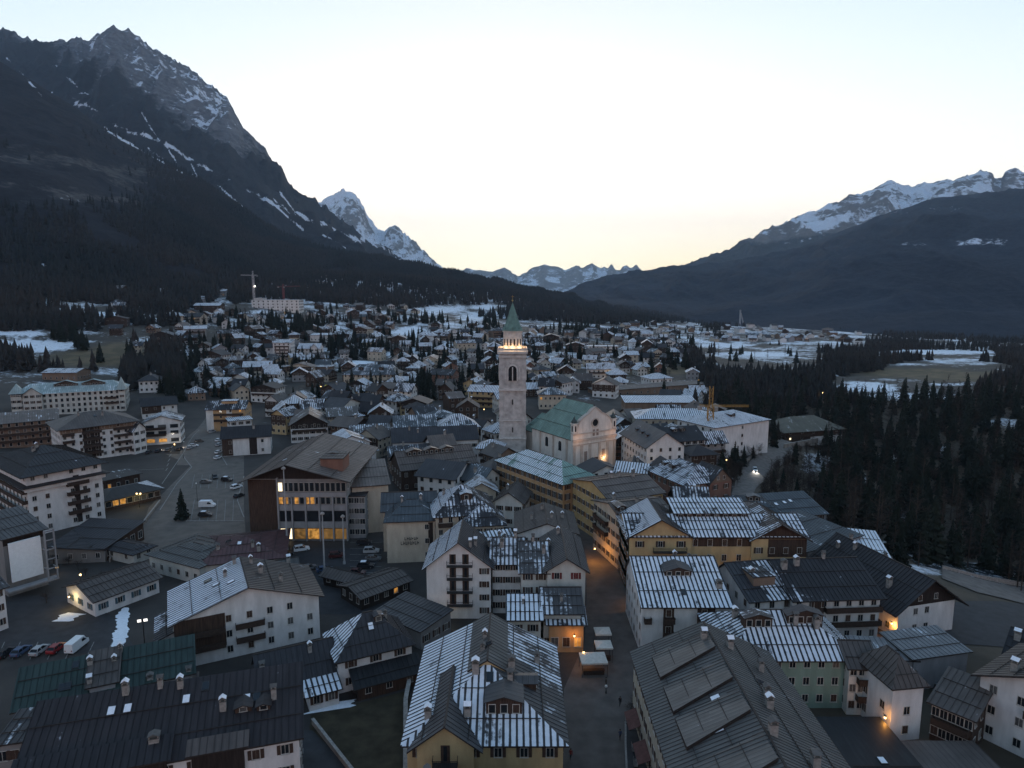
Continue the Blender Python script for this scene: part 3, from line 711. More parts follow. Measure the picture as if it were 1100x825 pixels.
def house(label, A, B, e, d, name='house', cat='house', group=None, W=False, parts=(), zb=None, shift=(0, 0), **k):
    """A, B: ends of the front wall at eave height, in photo pixels (or world metres if W); d: depth away from the front wall"""
    if W: a, b = np.array([*A, 0.]), np.array([*B, 0.]); base = min(g1(*A), g1(*B)) if zb is None else zb
    else:
        a, b = at_roof(*A, e), at_roof(*B, e); m_ = (a+b)/2; base = g1(m_[0], m_[1])
        if base > 2 or base < -2: a, b = at_z(*A, base+e), at_z(*B, base+e)
        if zb is not None: base = zb
    v = (b-a)[:2]; w = float(np.hypot(*v)); th = math.atan2(v[1], v[0]); nrm = np.array([-math.sin(th), math.cos(th)])
    c = (a[:2]+b[:2])/2+nrm*d/2
    root = empty(name, (c[0], c[1], base), th, label, cat, group)
    D = math.hypot(c[0], c[1]); lod = k.pop('lod', 0 if D < 260 else 1)
    body(root, 0, 0, w, d, e, lod=lod, **k)
    for p in parts:                                     # wings and cross gables, in fractions of the footprint
        q = dict(p); u0, u1, v0, v1, e2 = q.pop('box'); q.setdefault('lod', lod); q.setdefault('wall', k.get('wall', 'white')); q.setdefault('rc', k.get('rc', 'brown'))
        body(root, (-.5+(u0+u1)/2)*w, (-.5+(v0+v1)/2)*d, (u1-u0)*w, (v1-v0)*d, e2, **q)
    HOUSES.append((root, c[0], c[1], math.hypot(w, d)/2, w, d, th))
    return root
# ---------------------------------------------------------------- the near town, house by house
H = house
GR = None
# bottom edge of the photograph
H('long dark seamed roof with chimneys and a snow strip at its left end', (14,845), (321,790), 10.5, 11.5, roof='sf', rise=4.6, wall='white', rc='maroon', oh=.5, sn=.10, nf=9, fl=3,
  chim=[(.46,.18,1.6,1.5),(.70,.50,1.6,1.0),(.90,.55,1.8,1.0),(.31,.93,1.7,1.0),(.52,.90,1.4,.9),(.44,.95,1.5,.9)], sky=[(.27,.72,1),(.33,.72,1),(.55,.72,1),(.79,.60,1),(.83,.60,0),(.62,.86)],
  dorm=[(.78,.42,2.2,.9),(.86,.40,1.8,.9)], parts=[dict(box=(.0,.51,-.06,.22,11.0), roof='sf', rise=1.5, rc='dark', wall='darkwood', sn=.12, nf=0, nl=0, nr=0, oh=.25), dict(box=(.60,.79,-.05,.12,10.9), roof='sf', rise=.9, rc='brown', wall='darkwood', sn=.0, nf=0, nl=0, nr=0, oh=.25)])
H('small pale terrace block with a snowy roof left of the long dark roof', (-6,800), (22,796), 11, 8, roof='flat', wall='concrete', rc='slate', sn=.5, nf=2, oh=.3)
H('long low roof of green weathered sheet beside the car park', (16,763), (206,722), 6, 7.8, roof='sf', rise=3.2, wall='grey', rc='green', sn=-.2, oh=.4, fl=1, nf=8,
  chim=[(.39,.62,1.9,.9),(.40,.15,2.0,1.0),(.53,.60,1.3,.8),(.56,.92,1.1,.8)], sky=[(.30,.8),(.24,.3),(.27,.3)], parts=[dict(box=(.40,.545,.02,.97,7.2), roof='sf', rise=2.7, rc='brown', sn=.0, nf=0, nl=0, nr=0, oh=.2)])
H('narrow tiled terrace wing with brown chimney blocks behind the dark roof', (118,752), (212,733), 4.5, 3.5, roof='flat', wall='tan' if 'tan' in WALLC else 'brown', rc='brown2', nf=0, oh=.2, chim=[(.45,.4,2.4,1.1),(.9,.5,2.2,1.1)])
H('white gabled apartment house with wooden balconies and a snowy left slope', (186,668), (342,637), 10, 15, roof='gy', rise=4.6, wall='white', rc='brown', oh=1.0, og=1.3, sn=dict(l=1.05, r=.10), nf=7, fl=3,
  skip={('f',0),('f',1),('f',6,2)}, bal=[('f',.03,.33,6.2),('f',.03,.33,3.2),('f',.40,.60,6.2),('f',.40,.60,3.3)], clad=[('f',.0,.335,3.0,9.8,'wood')], sh='none', chim=[(.37,.62,1.2,.8),(.62,.5,1.6,1.1),(.45,.9,1.4,.9),(.57,.86,1.2,.8),(.75,.3,1.4,.9)], sky=[(.30,.5,1),(.25,.75),(.4,.35,1)],
  parts=[dict(box=(-.10,.06,.15,.85,6.2), roof='sl', rise=1.6, rc='slate', sn=.7, nf=1, nl=3, nr=0, fl=1)])
H('white villa with arched windows and a striped snow slope above the lawn', (363,707), (442,688), 7, 10.5, roof='hx', rise=5, hi=6.0, wall='white', rc='slate', sn=dict(l=1.15, f=.06, r=.0, b=.3), nf=3, fl=2, sh='brown', oh=.7, dorm=[(.62,.34,1.5,1.3,'f',.4)], sky=[(.5,.3,1)],
  chim=[(.75,.55,1.0,.8)], parts=[dict(box=(-.95,-.02,.15,.95,4.6), roof='gx', rise=3.6, rc='slate', sn=dict(f=.08,b=.5), nf=4, nl=1, nr=0, fl=1, sh='green', chim=[(.70,.35,1.3,.8),(.04,.2,1.6,1.1)]),
  dict(box=(-.42,-.05,-.30,.12,3.2), roof='sf', rise=.8, rc='slate', sn=1.1, nf=2, nl=0, nr=0, fl=1, oh=.5), dict(box=(.18,1.02,-.36,-.02,2.8), roof='sf', rise=1.5, rc='black', sn=-.2, nf=3, nl=0, nr=0, fl=1, wall='wood', oh=.5)])
H('yellow fronted house with a snow striped hip roof and a brown ridge deck', (437,795), (605,795), 11, 25, roof='hyf', rise=5.6, hi=10.5, wall='yellow', rc='grey', oh=.8, sn=dict(l=1.12, f=1.0, r=(.15,.95,.9,.1)), nf=6, fl=3, sh='brown', nl=0,
  chim=[(.66,.32,1.7,1.1),(.67,.46,1.9,1.2),(.42,.36,1.9,1.2),(.46,.55,1.3,.8),(.47,.7,1.3,.8),(.86,.68,1.4,.9)], sky=[(.40,.75,1),(.41,.68,1),(.41,.61,1),(.42,.54,1),(.60,.60,1),(.60,.7,1),(.60,.78,1),(.52,.33)], dorm=[(.62,.13,5.2,2.0,'f',.0),(.84,.40,2.6,1.4,'r',.0)],
  parts=[dict(box=(.07,.43,-.04,.50,11.4), roof='gy', rise=2.9, rc='grey', sn=.12, nf=2, nl=0, nr=0, fl=[1.2,4.6], win=(1.1,1.5), doors=[('f',.42,.58,8.3,10.9)], bal=[('f',.28,.72,8.3,'iron')], chim=[(.14,.30,1.6,1.1),(.86,.32,1.9,1.25)], oh=1.3, og=.9),
  dict(box=(.375,.625,.40,1.0,15.6), roof='gy', rise=1.6, rc='grey2', sn=-.2, nf=0, nl=0, nr=0, oh=.35, og=.1, sky=[(.5,.3)])])
H('grey gabled roof with snowy chimney caps at the very bottom of the street', (440,893), (600,885), 11, 9, roof='gx', rise=3, wall='cream', rc='grey', sn=.12, nf=0, chim=[(.33,.38,1.2,1.0),(.58,.40,1.2,.9),(.10,.62,1.2,.8)])
# left of the street, going away
H('white gable house with four balconies of dark doors by the street', (458,607), (527,607), 12.6, 13, roof='gy', rise=5.6, rp=.5, wall='white', rc='slate', sn=dict(l=1.0, r=.05), nf=5, fl=4, sh='brown', og=.9, win=(1.0,1.3), doors=[('f',u,u+.10,z,z+2.3) for z in (12.8,9.7,6.6,3.5) for u in (.36,.56)],
  bal=[('f',.32,.72,12.6,'iron'),('f',.32,.72,9.6,'iron'),('f',.32,.72,6.5,'iron'),('f',.32,.72,3.4,'iron')], skip={('f',0),('f',1),('f',2),('f',3)} , chim=[(.75,.35,1.4,.9),(.68,.12,1.5,.8)], edge=M['edge'])
H('white side house with small dark windows right of the balconied gable', (529,603), (562,603), 12.4, 13, roof='gx', rise=3.2, wall='white', rc='grey', sn=.72, nf=3, fl=4, sh='brown', chim=[(.3,.3,1.6,1.0),(.75,.5,1.4,.9),(.2,.7,1.4,.8)])
H('grey roofed house with two red shuttered windows under its street gable', (588,611), (629,611), 13.4, 19, roof='gy', rise=2.6, wall='pale', rc='grey', sn=.05, nf=2, fl=4, sh='red', og=.9, chim=[(.1,.6,1.3,.8),(.4,.8,1.2,.8)])
H('pale house with a half snowed roof left of the red shutters', (560,613), (588,613), 12.6, 16, roof='gx', rise=3.0, rp=.6, wall='pale', rc='grey', sn=dict(f=.55,b=.3), nf=2, fl=4, sh='brown', chim=[(.9,.35,1.5,.9),(.5,.6,1.3,.8)])
H('low brown roofed annex with one snowy panel below the red shutters', (584,656), (624,656), 8.6, 8.5, roof='gx', rise=2.3, rp=.7, wall='pale', rc='grey', sn=dict(f=(1.0,.0,-.1,.8)), nf=3, fl=2, sh='brown', chim=[(.5,.3,1.1,.7)])
H('small fully snowed roof with a black vent beside the brown annex', (547,663), (581,663), 8.2, 8.5, roof='gx', rise=1.8, rp=.8, wall='pale', rc='slate', sn=1.25, nf=2, fl=2, chim=[(.45,.45,.8,.5)])
H('ochre shop front lit by an orange lamp at the street corner', (590,668), (627,668), 6.6, 4.2, roof='sf', rise=1.2, wall='ochre', rc='slate', sn=.85, nf=3, fl=1, sh='none', win=(1.4,1.9), lit={('f',2,0)})
H('wide white gable under a brown roof behind the red shuttered house', (556,572), (619,572), 11.5, 16, roof='gy', rise=2.6, wall='white', rc='brown', sn=.12, nf=5, fl=3, sh='brown', og=.7, chim=[(.25,.4,1.3,.8),(.45,.7,1.2,.9),(.6,.3,1.2,.8),(.8,.5,1.2,.8)])
H('pink white house with arched openings below the tower square', (532,537), (561,539), 8.5, 12, roof='gy', rise=2.8, wall='pink', rc='brown', sn=.15, nf=3, fl=2, sh='brown', chim=[(.3,.5,1.2,.8)])
H('snow topped pavilion roof with a brown lantern near the tower square', (494,511), (528,503), 6, 10, roof='hx', rise=2.4, wall='cream', rc='slate', sn=.9, nf=4, fl=1, chim=[(.4,.4,1.6,2.6,0)])
H('dark pyramid roof with snow stripes behind the balconied white gable', (497,563), (541,561), 12, 10, roof='hx', rise=3.2, wall='cream', rc='slate', sn=.62, nf=4, fl=3, chim=[(.5,.8,1.4,.9)])
H('snow striped flat roof with white chimneys between the two gables', (503,594), (556,588), 12.8, 8, roof='sf', rise=1.6, wall='white', rc='grey', sn=.85, nf=0, fl=3, chim=[(.15,.3,1.5,.9),(.45,.2,1.5,.9),(.8,.4,1.5,.9)])
hotel = H('cream hotel with a dark sign on its wall and a blue grey roof', (415,559), (467,557), 12, 15, roof='hx', rise=3.2, hi=5, wall='cream', rc='blue', sn=dict(f=.25, l=.3, r=.5), nf=3, fl=3, skip={('f',0),('f',1)}, sh='none', oh=.8, chim=[(.3,.5,1.2,.7),(.7,.6,1.2,.8)],
  clad=[('f',.86,.96,1,11,'darkwood')], parts=[dict(box=(-.12,1.0,.55,1.05,12.6), roof='gx', rise=3.4, rc='blue', sn=.12, nf=0, nl=2, fl=3)])
H('cream hotel wing under a broad snow striped hip roof with dormer', (468,553), (531,549), 13.6, 17, roof='hx', rise=5.4, hi=8.2, wall='cream', rc='slate', sn=dict(f=.62, l=.95, r=.5), nf=6, fl=4, sh='none', bal=[('f',.04,.28,10.4,'wood')], dorm=[(.55,.22,3,1.7,'f',.9)], chim=[(.2,.6,1.3,.8)])
# the hall with wooden wing and glazed front
LITD = glow('dim_lit_window', (1.0, .48, .13), .006, .95)
def hall():
    r = H('brown roofed hall with a timber clad wing and glazed lit front', (266,513), (372,513), 19, 36, roof='gy', rise=4.6, rp=.42, wall='concrete', rc='brown2', oh=1.8, og=3.2, sn=dict(l=.22, r=.12), nf=0, nl=4, fl=4, sh='none', clad=[('f',.0,.30,.2,18.4,'wood'),('l',.70,1.0,.2,18.4,'wood')], gable=('darkwood',.25,0), seam=1.6,
      chim=[(.78,.30,3.0,3.2,0),(.86,.34,2.4,2.2,0)], sky=[(.30,.2,1)], parts=[dict(box=(.70,.93,.12,.34,23.6), roof='flat', rise=0, rc='brown', wall='red', nf=0, nl=0, nr=0, oh=.3), dict(box=(1.0,1.16,.05,.8,13.0), roof='flat', rise=0, rc='dark', wall='grey', nf=3, fl=4, nl=0, nr=3, oh=.4, sh='none', win=(1.7,1.5))])
    w = 28.7; W0 = 106/ (FPX/ (math.hypot(r.location.x, r.location.y)-14)); 
    bb = r.children[0].bound_box; x0, x1 = bb[0][0], bb[4][0]; w = x1-x0; y = bb[0][1]
    g0 = x0+.30*w
    for k in range(6):                                  # white fins between the bays
        x = g0+(x1-g0)*k/5; b = MB(); b.box(-.22, -.75, .1, .22, -.01, 13.4 if k else 19); b.build('pier', wallm('grey'), r, False, (x, y, 0))
    for z0, z1 in ((13.3, 14.6), (9.2, 10.9), (4.0, 5.8)):
        b = MB(); b.box(g0, -.34, z0, x1, -.012, z1); b.build('spandrel', wallm('grey'), r, False, (0, y, 0))
    for row, (z, h, n) in enumerate(((15.0, 2.5, 13), (11.2, 1.95, 13))):
        for i in range(n):
            x = g0+(i+.5)*(x1-g0)/n; o = MB(); ww = (x1-g0)/n*.74
            o.box(-ww/2-.08, -.16, -.08, ww/2+.08, -.006, h+.08); f = o.build('window', M['frame'], r, False, (x, y, z))
            p = MB(); p.box(-ww/2, -.19, 0, ww/2, -.162, h); p.build('pane', LIT if (row == 1 and i in (0, 1, 3, 5, 6)) else (LITW if row == 0 and i == 0 else M['glass']), f)
    for i in range(5):
        x = g0+(i+.5)*(x1-g0)/5; ww = (x1-g0)/5-.6
        o = MB(); o.box(-ww/2-.06, -.12, -.06, ww/2+.06, -.006, 3.1); f = o.build('window', M['metal'], r, False, (x, y, 6.0))
        p = MB(); p.box(-ww/2, -.15, 0, ww/2, -.122, 3.0); p.build('pane', M['glass'], f)
        o = MB(); o.box(-ww/2-.06, -.12, -.06, ww/2+.06, -.006, 3.2); f = o.build('shop_window', M['metal'], r, False, (x, y, .6))
        p = MB(); p.box(-ww/2, -.15, 0, ww/2, -.122, 3.1); p.build('pane', (LITW, LITD, LIT, LITD, LITD)[i], f)
    return r
hall()
H('plain cream wall block with a wavy brown roof between hall and hotel', (378,522), (417,519), 15, 18, roof='sf', rise=3, wall='cream', rc='brown2', sn=.12, nf=0, nr=0, fl=4, oh=.9)
H('long brown roof with a raised dormer band near the tower', (431,503), (511,494), 9, 14, roof='gx', rise=4.6, wall='wood', rc='brown2', sn=.10, nf=8, fl=2, sh='none', dorm=[(.22,.33,5.5,1.5),(.45,.33,5.5,1.5),(.66,.33,5,1.5)], oh=1.2)
H('long grey roof above a white row of windows near the tower', (422,474), (513,470), 10, 13, roof='gx', rise=4.2, wall='white', rc='slate', sn=.08, nf=12, fl=2, sh='brown', chim=[(.2,.4,1.2,.8),(.3,.3,1.1,.8)])
H('blue grey roof with narrow snow stripes behind the long grey roof', (424,458), (468,456), 12, 14, roof='gx', rise=3.5, wall='white', rc='blue', sn=.55, nf=6, fl=3)
H('pale blue snow striped hip roof left of the tower', (474,459), (514,457), 12, 14, roof='hx', rise=4.5, wall='cream', rc='blue', sn=.85, nf=5, fl=3)
H('white gabled house with a snowy roof behind the brown roofed hall', (358,478), (397,474), 10, 15, roof='gy', rise=3.2, wall='white', rc='slate', sn=dict(l=1.0, r=.7), nf=3, nr=4, fl=3, sh='dark', bal=[('f',.2,.9,6.5),('f',.2,.9,3.4)])
H('low snowy shed roof beside the white gabled house', (376,466), (418,464), 8, 10, roof='sf', rise=2, wall='grey', rc='slate', sn=.6, nf=4, fl=2)
H('big chalet with a wide dark wooden gable behind the hall', (312,456), (352,454), 9, 18, roof='gy', rise=5, wall='white', rc='brown', sn=.45, nf=6, fl=3, gable=('darkwood', 2.2), bal=[('f',.05,.95,5.4)], sh='dark', og=1.4)
H('pale four storey house behind the big dark chalet', (352,447), (384,445), 11, 13, roof='gx', rise=3, wall='cream', rc='grey2', sn=.5, nf=6, fl=4, sh='brown', bal=[('f',.1,.9,6.2),('f',.1,.9,3.2)])
H('house with ochre wooden balconies and white end walls by the upper road', (221,440), (263,438), 12, 14, roof='gx', rise=3.2, wall='ochre', rc='dark', sn=.5, nf=4, fl=4, sh='none', bal=[('f',.2,.95,8.5),('f',.2,.95,5.4)], clad=[('f',.0,.18,.2,11.8,'white'),('f',.52,.66,.2,11.8,'white')], lit={('f',3,3)}, parts=[dict(box=(.35,.75,.3,.7,15.4), roof='flat', rc='slate', sn=1.2, nf=0, nl=0, nr=0, oh=.3)])
H('white house with a mural and a flat snowy top below the ochre balconies', (247,452), (270,450), 7, 9, roof='flat', rise=0, wall='white', rc='slate', sn=1.0, nf=3, fl=2)
H('white house with a plain dark roof and a round wall emblem by the road', (238,470), (290,467), 8.5, 11, roof='gx', rise=3.6, wall='white', rc='dark', sn=.02, nf=3, fl=2, skip={('f',1)}, clad=[('f',.0,.22,.2,8.2,'wood'),('f',.56,.72,.2,8.2,'darkwood')], sh='none', chim=[(.65,.35,1.4,1)])
# left edge hotels
BALW = lambda s, u0, u1, zs: [(s, u0, u1, z) for z in zs]
H('big white corner hotel with dark mansard eaves and stacked balconies', (27,510), (108,495), 19, 34, roof='hx', rise=4.6, wall='white', rc='dark', oh=1.8, sn=.06, nf=6, nl=10, fl=6, sh='none', skip={('f',2)}, bal=BALW('f',.50,.80,(13.2,10.2,7.2,4.2))+BALW('l',.2,1.0,(13.2,10.2,7.2,4.2)),
  clad=[('f',.60,.68,1,16,'darkwood')], chim=[(.35,.45,1,1),(.42,.5,1,1)], parts=[dict(box=(-.035,1.035,-.03,1.02,15.4), roof='hx', rise=2.6, rc='dark', nf=0, nl=0, nr=0, oh=1.0, lod=1, below=-13.8)])
H('brown grey hotel with rows of long balconies behind the corner hotel', (64,459), (146,451), 15, 22, roof='hx', rise=4.2, wall='white', rc='brown', oh=1.6, sn=.15, nf=10, fl=5, sh='none', bal=BALW('f',.02,.17,(11.6,8.6))+BALW('f',.27,.52,(11.6,8.6,5.6,2.6))+BALW('f',.68,.98,(11.6,8.6,5.6,2.6)), clad=[('f',.28,.50,1,14.2,'darkwood'),('f',.0,.98,12.2,14.4,'brown')], sky=[(.5,.3)], chim=[(.3,.4,1.2,1),(.6,.3,1.2,1)])
H('dark wooden apartment house with long balconies at the left edge', (-12,453), (62,452), 12, 22, roof='gx', rise=3, wall='brown', rc='brown2', sn=.35, nf=9, fl=4, sh='none', bal=BALW('f',.02,.98,(9,6,3)))
H('pale mint roofed grand hotel with corner turrets on the left', (12,420), (134,418), 13, 22, roof='hx', rise=4.6, hi=7, wall='pale', rc='mint', sn=.45, oh=.6, nf=20, nr=6, fl=4, sh='none', win=(1.3,1.8), dorm=[(.45,.3,12,1.4),(.70,.3,12,1.4)], bal=BALW('f',.80,.92,(8,5)), edge=M['lightstone'],
  parts=[dict(box=(.10,.26,-.10,.5,13.4), roof='gy', rise=3.6, rc='mint', sn=.3, nf=3, fl=4, nl=0, nr=0), dict(box=(-.01,.08,-.02,.3,14.5), roof='hx', rise=4.5, rc='mint', sn=.3, nf=2, fl=4, nl=0, nr=0), dict(box=(.94,1.0,-.03,.2,14.5), roof='hx', rise=6, rc='mint', sn=.2, nf=1, fl=4, nl=0, nr=0)])
H('white house with wide dark windows and warm lit ground floor', (154,454), (193,451), 11, 14, roof='gy', rise=2.8, wall='white', rc='slate', sn=.7, nf=3, fl=[1,4.6,7.6], sh='none', win=(3.4,1.7), lit={('f',0,0),('f',1,0)}, bal=BALW('f',.05,.6,(4.2,7.2)), nl=4, nr=3)
H('white gable of a narrow house left of the warm lit house', (143,462), (156,459), 11, 12, roof='gy', rise=3, wall='white', rc='slate', sn=.6, nf=2, fl=3, sh='dark')
H('brown house with a white side wall under the conifers', (152,436), (190,433), 8, 13, roof='gx', rise=3.5, wall='white', rc='dark', sn=.12, nf=4, fl=2, clad=[('f',.0,.55,3,7.8,'wood')], sh='none')
H('low black roofed pavilion with a curved snowy end on the plaza edge', (112,537), (172,524), 4, 13, roof='hx', rise=1.6, hi=5, wall='wood', rc='black', sn=dict(f=-.2, l=-.2, r=.9), nf=8, fl=1, sh='none', win=(1.7,1.7), lit={('f',1,0),('f',2,0)}, oh=1.2)
H('second low dark flat roof behind the black pavilion', (112,516), (150,508), 4.5, 10, roof='flat', rise=0, wall='wood', rc='black', sn=.35, nf=4, fl=1, sh='none', lit={('f',0,0)}, oh=.8)
H('long low dark restaurant wing at the foot of the corner hotel', (55,585), (112,588), 4, 16, roof='sf', rise=1.8, wall='wood', rc='slate', sn=.02, nf=8, fl=1, sh='none', win=(1.6,2.0), oh=.8)
H('low grey terrace roof running up beside the plaza road', (112,590), (150,560), 3.6, 14, roof='sf', rise=1.4, wall='concrete', rc='slate', sn=.12, nf=6, fl=1, sh='none', oh=.6)
def screen_house():
    r = H('white block with a blank screen wall and open steel balcony frame', (2,577), (46,566), 15, 15, roof='sf', rise=2.2, wall='concrete', rc='grey', sn=.12, nf=0, nr=0, oh=1.6, nl=0, clad=[('f',.0,.99,12.6,14.6,'darkwood')])
    bb = r.children[0].bound_box; x0, x1 = bb[0][0], bb[4][0]; w = x1-x0; y = bb[0][1]
    b = MB(); b.box(x0+.12*w, -.55, 4.0, x0+.78*w, -.07, 13.6); b.build('screen_wall', plain('screen_white', (.68,.70,.72), .7, .06), r, False, (0, y, 0))
    b = MB()
    for x in (x0+.82*w, x1+.2): b.box(x-.16, -2.2, 2.5, x+.16, -1.9, 15)
    for z in (3.0, 5.2, 7.6, 10, 12.4, 14.6): b.box(x0+.82*w+.16, -2.14, z, x1+.04, -1.94, z+.24)
    for z in (5.2, 10): b.box(x0+.82*w-.1, -1.9, z, x0+.82*w+.1, -.01, z+.2); b.box(x1+.1, -1.9, z, x1+.3, -.01, z+.2)
    b.build('balcony_frame', wallm('grey'), r, False, (0, y, 0))
    b = MB(); b.box(x0-.2, -2.3, 2.2, x1+.4, -.01, 2.6); b.build('terrace_slab', wallm('grey'), r, False, (0, y, 0))
screen_house()
H('white fragment of a balconied house cut by the left edge', (-30,640), (4,628), 10, 12, roof='gx', rise=3, wall='white', rc='grey', sn=.2, nf=2, fl=3)
H('long low white house with blue shutters beside the car park', (101,644), (170,619), 4.2, 13, roof='gx', rise=2.2, wall='white', rc='brown', sn=.02, nf=4, nl=3, fl=1, sh='blue', oh=.9, edge=M['edge'])
H('flat pale grey roof hall beside the red roof', (160,594), (214,608), 5, 15, roof='hx', rise=1.6, wall='pale', rc='grey2', sn=.12, nf=6, fl=1, sh='none')
H('tiny white pavilion with round windows under a low dark roof', (112,587), (143,594), 3.4, 6, roof='hx', rise=1.0, wall='pale', rc='slate', sn=.1, nf=2, fl=1, sh='none')
H('broad low maroon sheet roof in front of the timber hall', (212,606), (304,597), 5, 20, roof='hx', rise=2.6, wall='pale', rc='red', sn=.10, nf=8, fl=1, sh='none', chim=[(.2,.3,1.2,1.1),(.62,.25,1.4,.9),(.7,.15,1.6,1.0)], sky=[(.3,.5),(.45,.35,1)])
H('small grey shed roof with a white chimney beside the white gable', (286,618), (320,612), 6.5, 7, roof='gx', rise=1.8, wall='white', rc='grey2', sn=.12, nf=2, fl=2, chim=[(.75,.3,1.8,1.1)])
H('low wooden market hall roof in front of the cream hotel', (388,641), (440,622), 3.4, 9, roof='gx', rise=1.2, wall='darkwood', rc='brown', sn=.02, nf=5, fl=1, sh='none', lit={('f',3,0)})
H('narrow wooden stall roof beside the forecourt cars', (347,616), (392,627), 3.0, 4, roof='gx', rise=1.0, wall='darkwood', rc='brown', sn=.05, nf=4, fl=1, sh='none')
H('low grey flat roof behind the villa near the wooden market', (405,656), (452,676), 4.5, 9, roof='sf', rise=.8, wall='concrete', rc='grey', sn=.04, nf=0, fl=1)
# right of the street
def street_block():
    r = H('long grey sheet roof with steps and chimneys at the street corner', (20.9,61), (43.5,61), 12, 47.5, W=True, roof='gy', rise=5.2, rp=.52, wall='cream', rc='grey2', sn=dict(l=(.08,-.2,-.1,.10), r=.10), oh=.7, og=.4, nl=15, fl=3, sh='brown', seam=.72,
      chim=[(.46,.90,1.7,1.1,1),(.56,.40,1.8,1.2,0),(.74,.33,1.8,1.3,0),(.66,.55,1.6,1.1),(.70,.62,1.5,1.0),(.63,.87,1.6,1.2),(.80,.80,1.6,1.1)], sky=[(.25,.84,1),(.27,.70),(.36,.60,1),(.30,.47,1),(.72,.70),(.40,.75)])
    for v, dz in ((.78, 0), (.60, 0), (.44, 0), (.24, 0)):               # the long stepped roof panels
        b = MB(); L = 8.6; y = (-.5+v)*47.5
        p = 5.2/(.52*22.6)
        x0, x1 = -11.3+2.2, -11.3+11.2
        zl = lambda x: 12+(x+11.3)*p
        slope_face(b, [(x0,y+6.6,zl(x0)+.32),(x0,y,zl(x0)+.62),(x1,y+2.2,zl(x1)+.62),(x1,y+7.4,zl(x1)+.32)], (-.1,.16,.05,-.2), .72, True, .56)
        b.build('roof_step', [roofm('grey2', .72), M['edge']], r)
street_block()
def snow_roof_house():
    H('white house with a wide snow striped roof and brown centre panel', (690,649), (786,649), 11, 18.5, roof='gx', rise=4.4, rp=.74, wall='white', rc='slate', sn=dict(f=1.06, b=.5), nf=5, fl=3, sh='none', skip={('f',0),('f',2),('f',4)}, oh=.9, og=.4,
      bal=[('f',.02,.10,7.4),('f',.24,.36,7.4),('f',.24,.36,4.4),('f',.62,.82,7.4),('f',.62,.82,4.4)], clad=[('f',.24,.36,1,10.3,'wood'),('f',.62,.82,1,10.3,'wood')], chim=[(.93,.24,1.2,1.3),(.55,.80,1.2,.9),(.75,.86,1.1,.8)], sky=[(.50,.17)], dorm=[(.50,.42,5.6,1.1,'f',.0)])
snow_roof_house()
H('yellow hotel with a snow edged gable and a dark wooden gable', (676,574), (866,574), 15.4, 15, roof='gx', rise=2.6, wall='yellow', rc='slate', sn=dict(f=.95, b=.5), nf=12, fl=4, sh='none', win=(1.0,1.5), oh=1.0, skip={('f',0),('f',1),('f',2),('f',9),('f',10),('f',11)}, lit={('f',5,1)}, clad=[('f',.36,.70,12.4,14.8,'wood')], bal=[('f',.38,.46,8.4),('f',.36,.44,4.6)],
  parts=[dict(box=(.0,.35,-.03,1.0,15.2), roof='gy', rise=4.2, rc='slate', sn=dict(l=.95,r=.35), nf=3, nl=4, fl=4, nr=0, bal=[('f',.38,.92,11.4,'iron')], og=.9), dict(box=(.69,1.0,-.04,.95,14.8), roof='gy', rise=3.6, rc='brown', sn=dict(l=.6,r=.15), nf=4, fl=3, nl=0, nr=3, clad=[('f',.30,1.0,10.0,14.4,'wood')], gable=('wood', .2, 0), lit={('f',2,3),('f',3,3)}, litk='w', bal=[('f',.0,.28,8.0),('f',.30,.95,5.2)], og=1.2),
  dict(box=(.30,.72,.42,.95,18.6), roof='sf', rise=1.2, rc='slate', sn=1.0, wall='darkwood', nf=8, nl=0, nr=0, fl=[16.7], sh='none', oh=.5)])
H('long street house with a brown grey roof and many shuttered windows', (672,562), (726,556), 14, 20, roof='gx', rise=2.6, rp=.45, wall='cream', rc='brown2', sn=.12, nl=7, nf=6, fl=4, sh='brown', oh=.8, bal=BALW('l',.1,.5,(7,10)), chim=[(.5,.4,1.3,.9),(.3,.8,1.3,.9)], dorm=[(.1,.25,2.4,1.2,'f',.5)])
H('terraced street house with three grey roof bays opposite the ochre palace', (655,536), (712,528), 14.5, 22, roof='gx', rise=2.8, rp=.42, wall='gold', rc='brown2', sn=.10, nl=8, nf=6, fl=4, sh='brown', oh=.8, chim=[(.35,.45,1.6,.9),(.55,.5,1.5,.9),(.75,.4,1.3,.9),(.9,.6,1.3,.9)])
H('ochre palace with a snow and green hip roof before the church', (605,519), (641,511), 13.5, 36, roof='hy', rise=4.4, hi=9, wall='ochre', rc='copper', sn=dict(l=.92, r=.1, f=.05), nl=13, nf=4, fl=4, sh='brown', win=(1.1,1.9), oh=.7, edge=M['edge'])
H('reddish brown townhouse with a patchy snow roof near the crane', (736,520), (785,513), 11.5, 21, roof='hy', rise=4, hi=6, wall='red', rc='slate', sn=dict(l=.75, f=.78, r=.3), nf=4, nl=7, fl=3, sh='brown', dorm=[(.2,.6,2,1.3,'l',.8),(.2,.8,2,1.3,'l',.8)], clad=[('f',.05,.32,.5,11,'cream')], parts=[dict(box=(.5,.98,-.04,.4,11.3), roof='gy', rise=4.2, rc='slate', sn=.35, nf=2, nl=0, nr=3, fl=3, gable=('brown', .3))])
H('white townhouse with a grey gable roof and rows of small windows', (695,480), (735,478), 13, 27, roof='gy', rise=5.2, wall='white', rc='grey', sn=.12, nf=4, nl=9, fl=4, sh='none', win=(1.0,1.4), dorm=[(.2,.3,1.4,1.0,'l',.2),(.2,.5,1.4,1.0,'l',.2),(.2,.7,1.4,1.0,'l',.2)])
